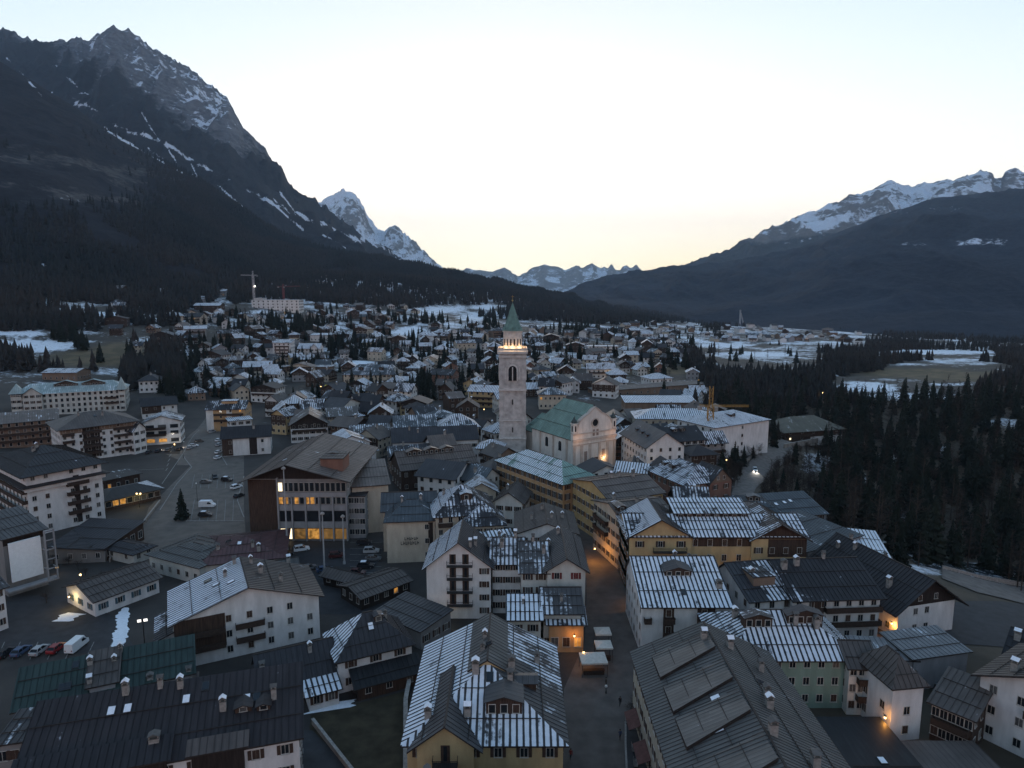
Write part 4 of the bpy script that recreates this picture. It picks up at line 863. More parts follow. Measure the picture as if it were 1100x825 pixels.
H('long black roof over white balconies right of the white townhouse', (700,475), (757,471), 12, 16, roof='gx', rise=4, wall='white', rc='dark', sn=.08, nf=8, fl=4, sh='dark', bal=BALW('f',.55,.98,(9,6,3)), dorm=[(.55,.3,2,1.2,'f',.9),(.7,.3,2,1.2)])
H('large pale institute with a snowy hip roof behind the crane', (768,457), (826,452), 15, 22, roof='hx', rise=3.6, wall='white', rc='blue', sn=1.0, nf=3, nl=5, fl=4, sh='none', skip={('f',0),('f',2)}, dorm=[(.5,.25,3,1.2,'f',.9)])
H('long snowy roofed school wing behind the church', (684,449), (770,449), 12, 18, roof='hx', rise=3.2, wall='cream', rc='blue', sn=1.0, nf=12, fl=3, sh='none')
H('long low hall with a bright snow roof behind the school wing', (672,432), (748,432), 7, 14, roof='sf', rise=1.5, wall='brown', rc='slate', sn=1.3, nf=12, fl=1, sh='none')
H('wooden chalet with an olive hip roof beside the spruce wood', (843,463), (905,459), 9, 20, roof='hx', rise=5.2, wall='wood', rc='olive', sn=dict(f=.28, l=.2, r=.3, b=.3), nf=5, fl=3, sh='none', lit={('f',0,1)}, litk='w', bal=BALW('f',.02,.5,(5.6,2.8)), oh=1.6, clad=[('f',.45,1.0,.3,5,'white')])
H('blue grey sheet roof with bright skylights at the wood edge', (836,555), (888,552), 6, 13, roof='sf', rise=3, wall='grey', rc='blue', sn=.10, nf=4, fl=2, sky=[(.2,.5,1),(.4,.55,1),(.55,.6,1)], oh=.5)
H('blue sheet roof with snow patches left of the skylight roof', (792,548), (838,550), 7, 14, roof='hx', rise=3, wall='grey', rc='blue', sn=.35, nf=4, fl=2, dorm=[(.45,.3,3.5,1.2,'f',.3)])
H('light brown roof in front of the blue roofs', (760,548), (808,552), 9, 10, roof='gx', rise=2, wall='cream', rc='brown2', sn=.15, nf=0, fl=2, sky=[(.5,.3,1)])
H('wide flat blue grey roof with a snowy lower edge', (868,592), (925,575), 7, 20, roof='sf', rise=1.2, wall='grey', rc='blue', sn=.35, nf=4, fl=2, oh=.4)
H('flat white snow covered roof at the wood edge', (912,598), (958,603), 6, 22, roof='flat', rise=0, wall='grey', rc='slate', sn=1.5, nf=4, fl=1, oh=.4)
H('brown roofed white house with dark balconies below the yellow hotel', (852,641), (946,638), 10.5, 17, roof='gx', rise=3.8, rp=.6, wall='white', rc='dark', sn=dict(f=(.55,.0,-.1,.2)), nf=7, fl=3, sh='none', oh=1.3, chim=[(.08,.45,1.6,1.3),(.25,.5,1.5,1.2),(.62,.6,1.2,.8)], bal=BALW('f',.0,.22,(7.4,4.4))+BALW('f',.36,1.0,(7.2,4.1)), clad=[('f',.22,.36,1,10,'wood')])
H('white corner house with a boxed roof terrace and snow strip', (806,644), (853,640), 10, 15, roof='gx', rise=3.6, rp=.7, wall='white', rc='slate', sn=dict(f=(.2,1.0,.9,.1)), nf=3, nl=4, fl=3, sh='none', oh=.8, chim=[(.35,.4,1.6,1.2)], parts=[dict(box=(.25,.75,.22,.55,13.2), roof='flat', rise=0, rc='slate', sn=.6, nf=0, nl=0, nr=0, wall='brown', oh=.15)])
H('white chalet with a black wooden gable and a lamp lit side', (966,650), (1026,641), 7.6, 26, roof='gy', rise=5.2, wall='white', rc='dark', sn=.04, nf=5, nl=5, fl=2, sh='none', skip={('f',0),('f',3),('f',4)}, gable=('darkwood', .5), oh=2.2, og=1.6, chim=[(.15,.20,1.9,1.1),(.75,.6,1.2,.8),(.4,.75,1.2,.8),(.3,.9,1.1,.8),(.55,.9,1.1,.8)])
H('green house under a wide snow striped hip roof', (782,704), (922,704), 10, 15.5, roof='hx', rise=4.6, hi=8, wall='green', rc='slate', sn=dict(f=1.0, l=.85, r=1.0, b=.5), nf=9, fl=3, sh='none', win=(1.0,1.3), oh=1.0, chim=[(.60,.34,2.0,1.1),(.76,.30,1.9,1.1),(.18,.6,1.5,1.1)], dorm=[(.68,.34,6.4,1.7,'f',.0),(.30,.3,5.0,1.8,'f',.55)])
H('small white house with a brown pyramid roof and orange lit corner', (960,734), (993,731), 10.4, 8.5, roof='hy', rise=3.2, wall='white', rc='brown', sn=dict(r=.35, l=.08, f=.25), nf=1, nl=2, fl=3, skip={('f','*',2),('l','*',2)}, sh='none', oh=.7)
H('narrow pink white house with iron balconies right of the green house', (913,713), (941,714), 9.5, 8, roof='gx', rise=2.2, wall='pink', rc='brown', sn=.08, nf=3, fl=3, sh='none', bal=[('f',.3,1.0,6.2),('f',.3,1.0,3.1)])
H('flat ribbed pale metal roof behind the orange lit house', (982,707), (1040,699), 6.5, 8, roof='sf', rise=.9, wall='grey', rc='pale', sn=.30, nf=0, fl=2, oh=.4)
H('second ribbed pale metal roof beside the white chalet', (925,706), (984,709), 6.0, 6, roof='sf', rise=1.0, wall='grey', rc='pale', sn=.28, nf=0, fl=2, oh=.3)
H('white balconied house with a dark roof cut by the right edge', (77,103.5), (85.5,90.5), 11, 16, W=True, zb=0, roof='gy', rise=3.6, wall='white', rc='brown', sn=.05, nf=4, nl=2, fl=3, sh='none', oh=1.0, og=1.2, bal=[('f',.42,.70,7.2),('f',.86,1.0,4),('l',.3,.95,7),('l',.3,.95,4)], chim=[(.25,.12,1.6,1.3),(.4,.5,1.4,1)])
H('long wooden balcony house between the orange lit house and right edge', (1002,752), (1046,770), 7, 9, roof='sf', rise=2, wall='wood', rc='brown', sn=.15, nf=5, fl=2, sh='none', bal=[('f',.05,.95,3.6)])
H('low dark roof with a white vent at the right edge', (1082,700), (1120,712), 8, 12, roof='gx', rise=2.4, wall='grey', rc='dark', sn=.04, nf=0, fl=2, chim=[(.15,.3,1.4,1.3)])
H('big flat black roof terrace below the green house', (50,68), (60,68), 4, 34, W=True, zb=0, roof='flat', rise=0, wall='grey', rc='black', sn=-.1, nf=0, nl=0, oh=.3, seam=60, sky=[(.5,.7,1),(.3,.4)])
H('stepped brown flat roof under the orange lit house', (60.6,84), (72,84), 3.4, 13, W=True, zb=0, roof='flat', rise=0, wall='grey', rc='brown', sn=.05, nf=0, nl=0, oh=.2, lod=1)
H('dark flat roof with snowy skylights at the bottom right', (60.5,64), (74.5,64), 5.4, 19.5, W=True, zb=0, roof='flat', rise=0, wall='grey', rc='black', sn=.1, nf=0, nl=0, oh=.3, seam=60, sky=[(.2,.8,1),(.45,.75,1),(.6,.65,1),(.75,.5,1)])
H('dark roof with a snowy eave strip at the bottom right corner', (75.2,66), (92,66), 5.5, 17, W=True, zb=0, roof='gx', rise=1.6, wall='grey', rc='slate', sn=dict(f=.2,b=.9), nf=0, nl=0, oh=.3, chim=[(.5,.3,1,1),(.3,.6,1,1)])
# ---------------------------------------------------------------- bell tower
def point(parent, loc, energy, col=(1, .55, .2), r=.25):
    l = bpy.data.lights.new('lamp_light', 'POINT'); l.energy = energy; l.color = col; l.shadow_soft_size = r
    o = bpy.data.objects.new('lamp_light', l); COL.objects.link(o); o.parent = parent; o.location = loc; return o
def tower():
    Yf = 286.0; zt = lambda py: float(at_y(550, py, Yf)[2]); w = 11.4; cxp = float(at_y(550.6, 440, Yf)[0])
    r = empty('bell_tower', (cxp, Yf+w/2, 0), 0, 'tall pale stone bell tower with a floodlit octagon and green copper spire', 'bell tower')
    st, ls = M['stone'], M['lightstone']; h = w/2
    zc = zt(378); b = MB(); ops = zt(409), zt(393)
    b.box(-h+.35, -h+.35, -2, h-.35, h-.35, zc)
    for sx in (-1, 1):
        for sy in (-1, 1): b.cbox(sx*(h-.9), sy*(h-.9), -2, 1.8, 1.8, zc+2)
    b.box(-h-.25, -h-.25, -2, h+.25, h+.25, 3.2); b.build('shaft', st, r)
    for py, t, ex in ((471, .5, .25), (452, .3, .15), (419, .8, .3), (383.5, .5, .3), (378.6, 1.0, .75)):
        z = zt(py); b = MB(); b.box(-h-ex, -h-ex, z-t/2, h+ex, h+ex, z+t/2); b.build('string_course', ls, r)
    for an in (0, R(90), R(-90), R(180)):               # belfry arch: surround, dark opening, mullion
        z0, z1 = ops; rr = 1.75
        arc = [(-rr, z0)]+[(rr*math.cos(t), z1-rr+rr*math.sin(t)) for t in np.linspace(math.pi, 0, 11)]+[(rr, z0)]
        b = MB(); b.prism(arc, 1, -h-.02, -h+.5)
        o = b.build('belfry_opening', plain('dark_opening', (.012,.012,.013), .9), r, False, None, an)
        b = MB(); R2 = rr+.5
        out = [(-R2, z0-.1)]+[(R2*math.cos(t), z1-rr+R2*math.sin(t)) for t in np.linspace(math.pi, 0, 11)]+[(R2, z0-.1)]
        for i in range(len(arc)-1):
            A, B, C_, D = arc[i], arc[i+1], out[i+1], out[i]
            b.hexa([(A[0], -h-.3, A[1]), (B[0], -h-.3, B[1]), (C_[0], -h-.3, C_[1]), (D[0], -h-.3, D[1])], [(A[0], -h+.36, A[1]), (B[0], -h+.36, B[1]), (C_[0], -h+.36, C_[1]), (D[0], -h+.36, D[1])])
        b.box(-.22, -h-.2, z0, .22, -h-.03, z1-.6); b.build('arch_surround', ls, o)
        zcl = zt(387.5); b = MB(); b.lathe([(0, 0), (1.25, 0), (1.25, .16), (.85, .16), (.85, .08), (0, .08)], 20)
        q = b.build('round_window', ls, r); q.matrix_local = Matrix.Rotation(an, 4, 'Z') @ Matrix.Translation((0, -h+.2, zcl)) @ Matrix.Rotation(R(90), 4, 'X')
        for s in (-1, 1):
            b = MB(); b.box(s*2.9-.35, -h+.18, zt(408), s*2.9+.35, -h+.36, zt(395)); b.build('blind_panel', ls, r, False, None, an)
        for k, py in enumerate((432, 462)):
            b = MB(); b.box(-.3, -h+.2, zt(py)-1.1, .3, -h+.36, zt(py)+1.1); b.build('slit_window', M['metal'], r, False, None, an)
    b = MB()                                             # balcony parapet round the octagon
    z = zc+.5
    for sx, sy in ((0, -1), (0, 1)): b.box(-h-.6, sy*(h+.45)-.12, z, h+.6, sy*(h+.45)+.12, z+.95)
    for sx in (-1, 1): b.box(sx*(h+.45)-.12, -h-.33, z, sx*(h+.45)+.12, h+.33, z+.95)
    b.build('parapet', ls, r)
    ro = 4.25; z2 = zt(356); b = MB(); b.lathe([(ro, zc), (ro, z2-.5), (ro+.35, z2-.5), (ro+.35, z2)], 8, rot=R(22.5)); b.build('octagon', ls, r)
    cu = plain('spire_copper', (.115, .195, .17), .6, .3, .5)
    for k in range(8):
        a = R(45*k); 
        for s in (-.75, .75):
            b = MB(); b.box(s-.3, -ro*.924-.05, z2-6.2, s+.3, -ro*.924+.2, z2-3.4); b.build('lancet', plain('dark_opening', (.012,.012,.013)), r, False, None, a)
        b = MB(); b.prism([(-1.5, z2), (1.5, z2), (0, z2+1.6)], 1, -ro*.924-.1, -ro*.924+1.0); b.build('spire_gablet', cu, r, False, None, a)
    b = MB(); za = zt(324.5); b.lathe([(ro+.55, z2+.01), (ro*.84, z2+2.3), (0, za)], 8, rot=R(22.5)); b.build('spire', cu, r)
    b = MB(); b.tube((0,0,za-.4), (0,0,za+2.9), .07, .05, 6); b.bar((-.6,0,za+2.2), (.6,0,za+2.2), .12, .12); b.lathe([(0, za+.1), (.42, za+.5), (0, za+.92)], 10); b.build('ball_and_cross', plain('gilt', (.55,.38,.12), .35, .1, 1, .8), r)
    for k in range(8):
        a = R(45*k); rad = h-.35 if k % 2 else h-.5
        rr = 5.6/ max(abs(math.cos(a)), abs(math.sin(a))) if False else 5.35
        b = MB(); b.box(-.2, -.1, 0, .2, .1, .15, 0); f = b.build('floodlight', [LAMP], r, False, (4.9*math.sin(a), -4.9*math.cos(a), zc+.5), a)
        point(r, (5.0*math.sin(a), -5.0*math.cos(a), zc+1.4), 15, (1, .60, .28), .35)
tower()
# ---------------------------------------------------------------- parish church
def church():
    A, B = np.array([23.5, 262.5]), np.array([42.2, 274.3]); v = B-A; w = float(np.hypot(*v)); th = math.atan2(v[1], v[0]); c = (A+B)/2; Yc = c[1]
    zt = lambda py: float(at_y(640, py, Yc)[2])
    L = 29.0; n = np.array([-math.sin(th), math.cos(th)]); o = c+n*L/2
    r = empty('parish_church', (o[0], o[1], 0), th, 'pale parish church with a curved gable front and green copper roof beside the bell tower', 'church')
    wl, ls = wallm('pink'), plain('church_trim', (.44, .38, .33), .85, .15, .8)
    y0 = -L/2; H2 = w/2; zc = zt(470)
    e = zt(468)
    body(r, 0, .3, w-1.6, L-.6, e, roof='hyb', rise=zt(436)-e+.5, hi=9, wall='pink', rc='copper', sn=-.1, oh=.6, og=.0, nf=0, nl=0, nr=0, seam=.9, lod=0)
    body(r, -2, L/2+4.2, w*.62, 8.4, e-2.5, roof='hyb', rise=7, hi=6, wall='pink', rc='copper', sn=-.1, oh=.5, nf=0, nl=0, nr=0, lod=0)
    half = [(1.0, 0-2), (1.0, zt(463)), (.80, zt(462)), (.79, zt(456)), (.70, zt(450)), (.52, zt(446.5)), (.30, zt(443.5)), (.16, zt(440)), (0, zt(437))]
    prof = [(-x*H2, z) for x, z in half]+[(x*H2, z) for x, z in half[::-1][1:]]
    b = MB(); b.prism(prof, 1, y0-.9, y0+.5); b.build('facade', wl, r)
    b = MB(); 
    for p, q in zip(prof[1:-1], prof[2:-1]): b.bar((p[0], y0-.35, p[1]+.1), (q[0], y0-.35, q[1]+.1), 1.6, .45)
    b.build('gable_coping', ls, r)
    for z, t, ex in ((zc, .9, .6), (zc-1.9, .45, .3), (zt(463.5), .5, .35)):
        b = MB(); b.box(-H2-.2, y0-.9-ex, z-t/2, H2+.2, y0-.905, z+t/2); b.build('cornice', ls, r)
    for x in (-.94, -.60, -.22, .22, .60, .94):
        b = MB(); b.box(x*H2-.65, y0-1.15, -1, x*H2+.65, y0-.905, zc-2.2); b.build('pilaster', ls, r)
    zr = zt(453.5); b = MB(); b.lathe([(0, .05), (1.45, .05), (1.45, .18)], 20, m=1); b.lathe([(1.45, 0), (1.45, .3), (1.95, .3), (1.95, 0)], 20)
    q = b.build('round_window', [ls, M['glass']], r); q.matrix_local = Matrix.Translation((0, y0-.9, zr)) @ Matrix.Rotation(R(90), 4, 'X')
    for x, py in ((-.05, 464), (.12, 464)):
        b = MB(); b.box(x*H2-.55, y0-1.0, zt(py)-1.3, x*H2+.55, y0-.905, zt(py)+1.3); b.build('statue_niche', plain('niche', (.26,.2,.17), .9), r)
    for x in (-.60+.19, .41):
        b = MB(); zz = zt(487); b.box(x*H2-.75, y0-1.0, zz-2.4, x*H2+.75, y0-.905, zz+1.6); b.lathe([(0, 0), (.75, 0)], 12)
        b.build('statue_niche', plain('niche', (.26,.2,.17), .9), r)
    b = MB(); b.box(-1.7, y0-1.1, -1, 1.7, y0-.905, 5.0); b.build('portal', wallm('wood'), r)
    for s in (-1, 1):                                    # little corner turrets with dark caps
        x = s*H2*.9; zb = zt(463)
        b = MB(); b.cbox(x, y0-.2, zb, 1.9, 1.9, zt(452.5)-zb); b.cbox(x, y0-.2, zt(452.5), 2.4, 2.4, .35); t_ = b.build('turret', wl, r)
        b = MB(); 
        for sy in (-1, 1): b.box(x-.35, y0-.2+sy*.97-.02, zb+1.0, x+.35, y0-.2+sy*.97+.02, zt(454.5))
        for sx in (-1, 1): b.box(x+sx*.97-.02, y0-.55, zb+1.0, x+sx*.97+.02, y0+.15, zt(454.5))
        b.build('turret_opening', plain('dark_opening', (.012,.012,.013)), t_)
        z = zt(452.5)+.35; b = MB(); b.lathe([(1.15, z), (1.25, z+.5), (.95, z+1.1), (.4, z+1.6), (.3, z+2.1), (.12, z+2.5), (0, z+3.2)], 10, x, y0-.2); b.build('turret_cap', plain('lead', (.05,.065,.062), .6), t_)
    for y in (-L*.20, L*.12):
        b = MB(); x = -(w-1.6)/2; rr = .95; z0, z1 = e-6.6, e-2.6
        arc = [(y-rr, z0)]+[(y+rr*math.cos(t), z1-rr+rr*math.sin(t)) for t in np.linspace(math.pi, 0, 9)]+[(y+rr, z0)]
        b.prism(arc, 0, x-.12, x+.2); b.build('arched_window', M['glass'], r)
    for y in (-L*.36, -L*.04, L*.28):
        b = MB(); x = -(w-1.6)/2; b.box(x-.35, y-.5, -1, x-.005, y+.5, e-.5); b.build('buttress', ls, r)
    point(r, (.41*H2, y0-2.0, zt(492)), 14, (1, .58, .26), .2)
    b = MB(); b.cbox(.41*H2, y0-1.2, zt(492.5), .5, .5, .35); b.build('wall_lamp', LAMP, r)
    for s in (-1, 1): point(r, (s*H2*.80, y0-4.2, zt(468)), 9, (1, .52, .28), .5)
church()
# ---------------------------------------------------------------- streets and squares: strips between two edges, draped on the ground
def strip(name, pairs, m, up=.06, nu=6, step=3.0, jag=0):
    L = [on_ground(*p[0])[:2] for p in pairs]; Q = [on_ground(*p[1])[:2] for p in pairs]; rows = []
    for i in range(len(L)-1):
        n = max(1, int(max(np.hypot(*(L[i+1]-L[i])), np.hypot(*(Q[i+1]-Q[i])))/step))
        for k in range(n+(i == len(L)-2)): t = k/n; rows.append((L[i]*(1-t)+L[i+1]*t, Q[i]*(1-t)+Q[i+1]*t))
    u = np.linspace(0, 1, nu+1); P = np.array([[a*(1-t)+b*t for t in u] for a, b in rows])
    if jag:
        for i in range(len(P)):
            k = i*.9; a, c = (fbm(np.array([k]), np.array([.3]), 7)[0]-.5)*jag, (fbm(np.array([k]), np.array([9.3]), 8)[0]-.5)*jag; d_ = P[i, -1]-P[i, 0]; P[i] = P[i, 0]+d_*a+(d_*(1+c-a))*u[:, None]
    z = np.array([[g1(*q) for q in row] for row in P])+up
    v = np.dstack([P, z[..., None]]).reshape(-1, 3)
    o = link(name, npmesh(name, v, gridf(nu+1, len(rows)), [m])); o['kind'] = 'structure'; return o
strip('street', [((596,850),(745,850)),((603,790),(728,790)),((606,740),(706,740)),((628,690),(691,690)),((630,640),(689,640)),((628,590),(668,590)),((618,560),(640,560)),((600,545),(628,545)),((556,520),(606,520)),((540,505),(566,505))], M['paving'], .06)
strip('square', [((150,612),(300,612)),((150,575),(264,575)),((160,545),(262,545)),((185,520),(262,520)),((205,500),(262,500)),((178,488),(262,488))], M['plaza'], .06)
strip('road', [((190,500),(238,500)),((196,476),(240,476)),((214,458),(240,458)),((222,447),(240,447)),((228,440),(240,440))], M['plaza'], .10)
strip('car_park', [((-20,702),(150,702)),((-20,660),(118,660)),((20,640),(80,640))], M['asphalt'], .05)
strip('car_park', [((295,602),(402,612)),((292,588),(412,590))], M['asphalt'], .05)
strip('car_park', [((330,660),(440,660)),((300,616),(410,612))], M['asphalt'], .045)
strip('lawn', [((338,835),(452,835)),((332,790),(440,790)),((334,768),(440,742))], M['lawnm'], .05)
strip('path', [((316,835),(384,835)),((318,785),(336,785))], M['asphalt'], .08)
strip('snow_bank', [((327,768),(378,760)),((345,757),(385,751))], M['snow'], .10, 4, .5, .5)
strip('snow_bank', [((119,700),(131,700)),((121,684),(137,684)),((126,672),(138,672)),((124,662),(139,662)),((133,653),(138,653))], M['snow'], .10, 4, .5, .55)
strip('car_park', [((990,690),(1120,700)),((1000,662),(1120,668)),((1020,648),(1120,652))], M['asphalt'], .12)
strip('snow_bank', [((58,668),(75,668)),((70,658),(92,660))], M['snow'], .10, 3, .5, .8)
road_m = plain('road_paving', (.13,.115,.105), .8, .3, .5)
strip('road', [((783,552),(802,552)),((787,525),(812,525)),((797,503),(836,503)),((815,487),(851,487)),((836,473),(866,473)),((846,464),(880,464))], road_m, .25, 6, 2)
strip('road', [((1012,622),(1012,612)),((1050,637),(1050,622)),((1110,652),(1110,632))], road_m, .25, 6, 2)
wm, wnt, wb, WL = mat('river_water')
wb.inputs['Base Color'].default_value = (.05, .06, .065, 1); wb.inputs['Roughness'].default_value = .22
WL(mix(wnt, ramp(wnt, noise(wnt, geo_pos(wnt), .5, 6, .7), [(.52, 0.), (.62, 1.)]), (.03,.036,.04), (.42,.46,.5)), wb.inputs['Base Color']); bump(wnt, wb, noise(wnt, geo_pos(wnt), 1.5, 4), .5, .2)
strip('river', [((962,540),(974,540)),((963,570),(977,570)),((966,592),(986,590)),((985,607),(1005,597)),((1030,618),(1045,606)),((1110,632),(1110,615))], wm, .2, 5, 2)

# ---------------------------------------------------------------- garden walls along the lawn and streets
def wall_run(label, pts, h, t, m, name='garden_wall', cat='wall'):
    P = [on_ground(*p)[:2] for p in pts]; c = P[0]; r = empty(name, (c[0], c[1], 0), 0, label, cat)
    b = MB(); cp = MB()
    for p, q in zip(P, P[1:]):
        p3, q3 = (p[0]-c[0], p[1]-c[1], g1(*p)+h/2-.2), (q[0]-c[0], q[1]-c[1], g1(*q)+h/2-.2)
        b.bar(p3, q3, t, h+.4); cp.bar((p3[0], p3[1], p3[2]+h/2+.28), (q3[0], q3[1], q3[2]+h/2+.28), t+.16, .12)
    b.build('wall_body', m, r); cp.build('coping', M['chim'], r)
wall_run('low stone garden wall between the lawn and the paved path', [(392,850),(336,778)], 1.0, .35, M['tan'])
wall_run('dark hedge like wall along the yellow house side of the lawn', [(436,840),(436,760),(440,738)], 1.6, .6, plain('hedge_dark', (.016,.018,.014), .95, .5, 3), 'hedge_wall')
wall_run('low parapet wall along the plaza beside the restaurant wing', [(118,604),(152,566),(172,540)], .9, .3, M['tan'])
wall_run('long retaining wall below the wooden chalet by the wood', [(842,482),(905,470)], 2.2, .5, M['tan'])
wall_run('pale road parapet on the uphill side of the curving road', [(797,500),(815,484),(836,470)], 1.0, .35, M['chim'])
wall_run('river road parapet on the bridge at the lower right', [(1012,611),(1050,621),(1110,631)], .9, .3, M['chim'])
# dark picket fence below the villa
def fence(label, a, b_):
    p, q = on_ground(*a), on_ground(*b_); r = empty('picket_fence', tuple(p), 0, label, 'fence'); d = q-p; L = np.hypot(d[0], d[1]); n = int(L/.5); b = MB()
    for i in range(n+1): t = i/n; b.cbox(d[0]*t, d[1]*t, -.1, .16, .08, 1.5)
    b.build('picket_panel', M['rail'], r); c = MB(); 
    for z in (.4, 1.1): c.bar((0, 0.06, z), (d[0], d[1]+.06, z), .06, .1)
    c.build('rail', M['rail'], r)
fence('dark picket fence below the villa on the upper edge of the lawn', (384,742), (436,733))
# ---------------------------------------------------------------- label helper: what each thing of a crowd stands beside
LMK = [('the bell tower',550,440),('the church facade',640,480),('the crane lattice mast',763,440),('the mint roofed hotel',72,425),('the timber clad hall',305,500),('the cream hotel',440,560),('the white crane site',295,328),
       ('the red jibbed crane',313,318),('the tall slab block',362,312),('the snowy ridge meadow',490,335),('the ski jump tower',796,338),('the olive roofed chalet',875,460),('the curving road',815,500),('the snowy field',940,412),
       ('the brown meadow',985,402),('the river bend',975,580),('the river road',1060,635),('the flat white roof',935,590),('the snowy roofed school',725,445),('the far village strip',850,356),('the snowy shelf',820,383),
       ('the ochre balconied house',242,445),('the big dark chalet',332,450),('the pale brown field',110,385),('the left forest edge',180,335),('the knoll spruce clump',305,355),('the midslope spruce clump',382,380),('the yellow awning',358,414),
       ('the white gabled house',378,485),('the ridge foot forest',640,345),('the edge snowfield',25,370),('the long brown roof',470,490),('the pale institute',800,455),('the lone tower spruce',527,412),('the steep road bank',890,500),('the wood snow patch',1010,480)]
ORD = ['nearest','second nearest','third nearest','fourth nearest','fifth nearest','sixth nearest','seventh nearest','eighth nearest']
def label_all(items, group):
    """items: (object, noun phrase, px, py); gives each a label by the landmark it lies nearest to, the side, and its rank there"""
    cell = {}
    for o, ph, px, py in items:
        d = [((px-x)**2+((py-y)*2.2)**2)**.5 for _, x, y in LMK]; i = int(np.argmin(d)); _, x, y = LMK[i]
        side = ('left of' if px < x else 'right of') if abs(px-x) > abs(py-y)*2.2 else ('behind' if py < y else 'in front of')
        cell.setdefault((ph, i, side), []).append((d[i], o))
    for (ph, i, side), L in cell.items():
        L.sort(key=lambda t: t[0])
        for k, (_, o) in enumerate(L):
            if k < len(ORD): o['label'] = '%s, %s %s %s' % (ph, ORD[k], side, LMK[i][0]) if len(L) > 1 else '%s %s %s' % (ph, side, LMK[i][0])
            else: o['label'] = '%s, beyond the eighth %s %s' % (ph, side, LMK[i][0])
            o['group'] = group
# ---------------------------------------------------------------- trees
def tri_tree(seed, H=1.0, kind='spruce'):
    """returns (crown verts, crown tris, tint per vert) for a tree of height 1"""
    r = random.Random(seed); V, F = [], []
    def tri(a, b, c): k = len(V); V.extend([a, b, c]); F.append((k, k+1, k+2))
    if kind == 'spruce':
        nw = 15; Rm = r.uniform(.15, .20)
        for k in range(nw):
            t = (k+.2)/nw; z = .10+.88*t; rad = Rm*(1-t)**.8*r.uniform(.85, 1.12)+.012; nb = 10 if k < 9 else 7; ph = r.random()*6.3
            for j in range(nb):
                a = ph+6.283*(j+r.uniform(-.3, .3))/nb; R_ = rad*r.uniform(.62, 1.18); dz = -R_*r.uniform(.25, .55); wd = R_*r.uniform(.30, .45)
                ca, sa = math.cos(a), math.sin(a); m = .55
                A = (0, 0, z+.035); T = (R_*ca, R_*sa, z+dz*.9); L = (R_*m*ca-wd*sa, R_*m*sa+wd*ca, z+dz*.55-.012); Q = (R_*m*ca+wd*sa, R_*m*sa-wd*ca, z+dz*.55-.012)
                tri(A, L, T); tri(A, T, Q)
                B = (R_*.85*ca, R_*.85*sa, z+dz-.05*r.uniform(.5, 1.2)); tri((R_*.2*ca, R_*.2*sa, z), T, B)
        tri((.012, 0, .95), (-.006, .01, .95), (0, 0, 1.0)); tri((.0, -.012, .95), (0, .01, .95), (0, 0, 1.0))
    else:
        n = 52 if kind == 'larch' else 60
        for k in range(n):
            t = r.random()**.8; z = (.15 if kind == 'larch' else .25)+(.8 if kind == 'larch' else .5)*t
            a = r.random()*6.283; ln = (.17*(1-t)**.7+.03 if kind == 'larch' else .30*(1-.55*t))*r.uniform(.7, 1.2); up = .05 if kind == 'larch' else ln*r.uniform(.5, 1.0)
            ca, sa = math.cos(a), math.sin(a); P = np.array([0, 0, z]); E = np.array([ln*ca, ln*sa, z+up]); w = .0045
            s = np.array([-sa, ca, 0])*w
            tri(tuple(P-s), tuple(P+s), tuple(E)); tri(tuple(P-(0, 0, w)), tuple(P+(0, 0, w)), tuple(E))
            for q in range(6):
                f = r.uniform(.3, 1); S = P+(E-P)*f; aa = a+r.uniform(-1.1, 1.1); l2 = ln*r.uniform(.22, .45); E2 = S+np.array([l2*math.cos(aa), l2*math.sin(aa), l2*r.uniform(-.1, .7)]); s2 = np.array([-math.sin(aa), math.cos(aa), r.uniform(-.6, .6)])*.0034
                tri(tuple(S-s2), tuple(S+s2), tuple(E2))
                l3 = l2*.6; a3 = aa+r.uniform(-1, 1); S3 = S+(E2-S)*.5; E3 = S3+np.array([l3*math.cos(a3), l3*math.sin(a3), l3*r.uniform(0, .8)]); s3 = s2*.8
                tri(tuple(S3-s3), tuple(S3+s3), tuple(E3))
    return np.array(V, float), np.array(F, int)
def leafm(name, c1, c2):
    m, nt, b, L = mat(name); p = geo_pos(nt)
    oi = nt.nodes.new('ShaderNodeObjectInfo'); f = mth(nt, 'ADD', mth(nt, 'MULTIPLY', noise(nt, p, .5, 4), .9), mth(nt, 'MULTIPLY', oi.outputs['Random'], .5))
    f = mth(nt, 'SUBTRACT', f, .2)
    f = mth(nt, 'ADD', f, attr(nt, 'tint').outputs['Fac'])
    L(mix(nt, f, c1, c2), b.inputs['Base Color']); b.inputs['Roughness'].default_value = .9; b.inputs['Specular IOR Level'].default_value = .08; return m
SPR = leafm('spruce_needles', (.007, .011, .009), (.019, .025, .019)); LAR = leafm('bare_twigs', (.024, .018, .015), (.058, .044, .037)); MIXW = leafm('forest_mix', (.011, .015, .013), (.030, .028, .024))
FARW = leafm('far_forest', (.012, .016, .017), (.034, .028, .025))
KIND = dict(spruce=[tri_tree(k) for k in range(6)], larch=[tri_tree(20+k, kind='larch') for k in range(4)], broad=[tri_tree(40+k, kind='broad') for k in range(3)])
CROWN = {k: [npmesh('crown', v, f, [SPR if k == 'spruce' else LAR], None, False) for v, f in L] for k, L in KIND.items()}
def trunk_mesh(k):
    b = MB(); z1 = .93 if k != 'broad' else .72
    b.tube((0,0,-.06), (0,0,.35), .014, .011, 6); b.tube((0,0,.35), (.004,0,z1), .011, .003, 6, caps=False)
    if k == 'broad':
        for a in range(5): b.tube((0,0,.3+.05*a), (.16*math.cos(a*2.4), .16*math.sin(a*2.4), .58+.05*a), .008, .003, 5, caps=False)
    return b.mesh('trunk', [M['bark']])
TRUNK = {k: trunk_mesh(k) for k in KIND}
TREES = []
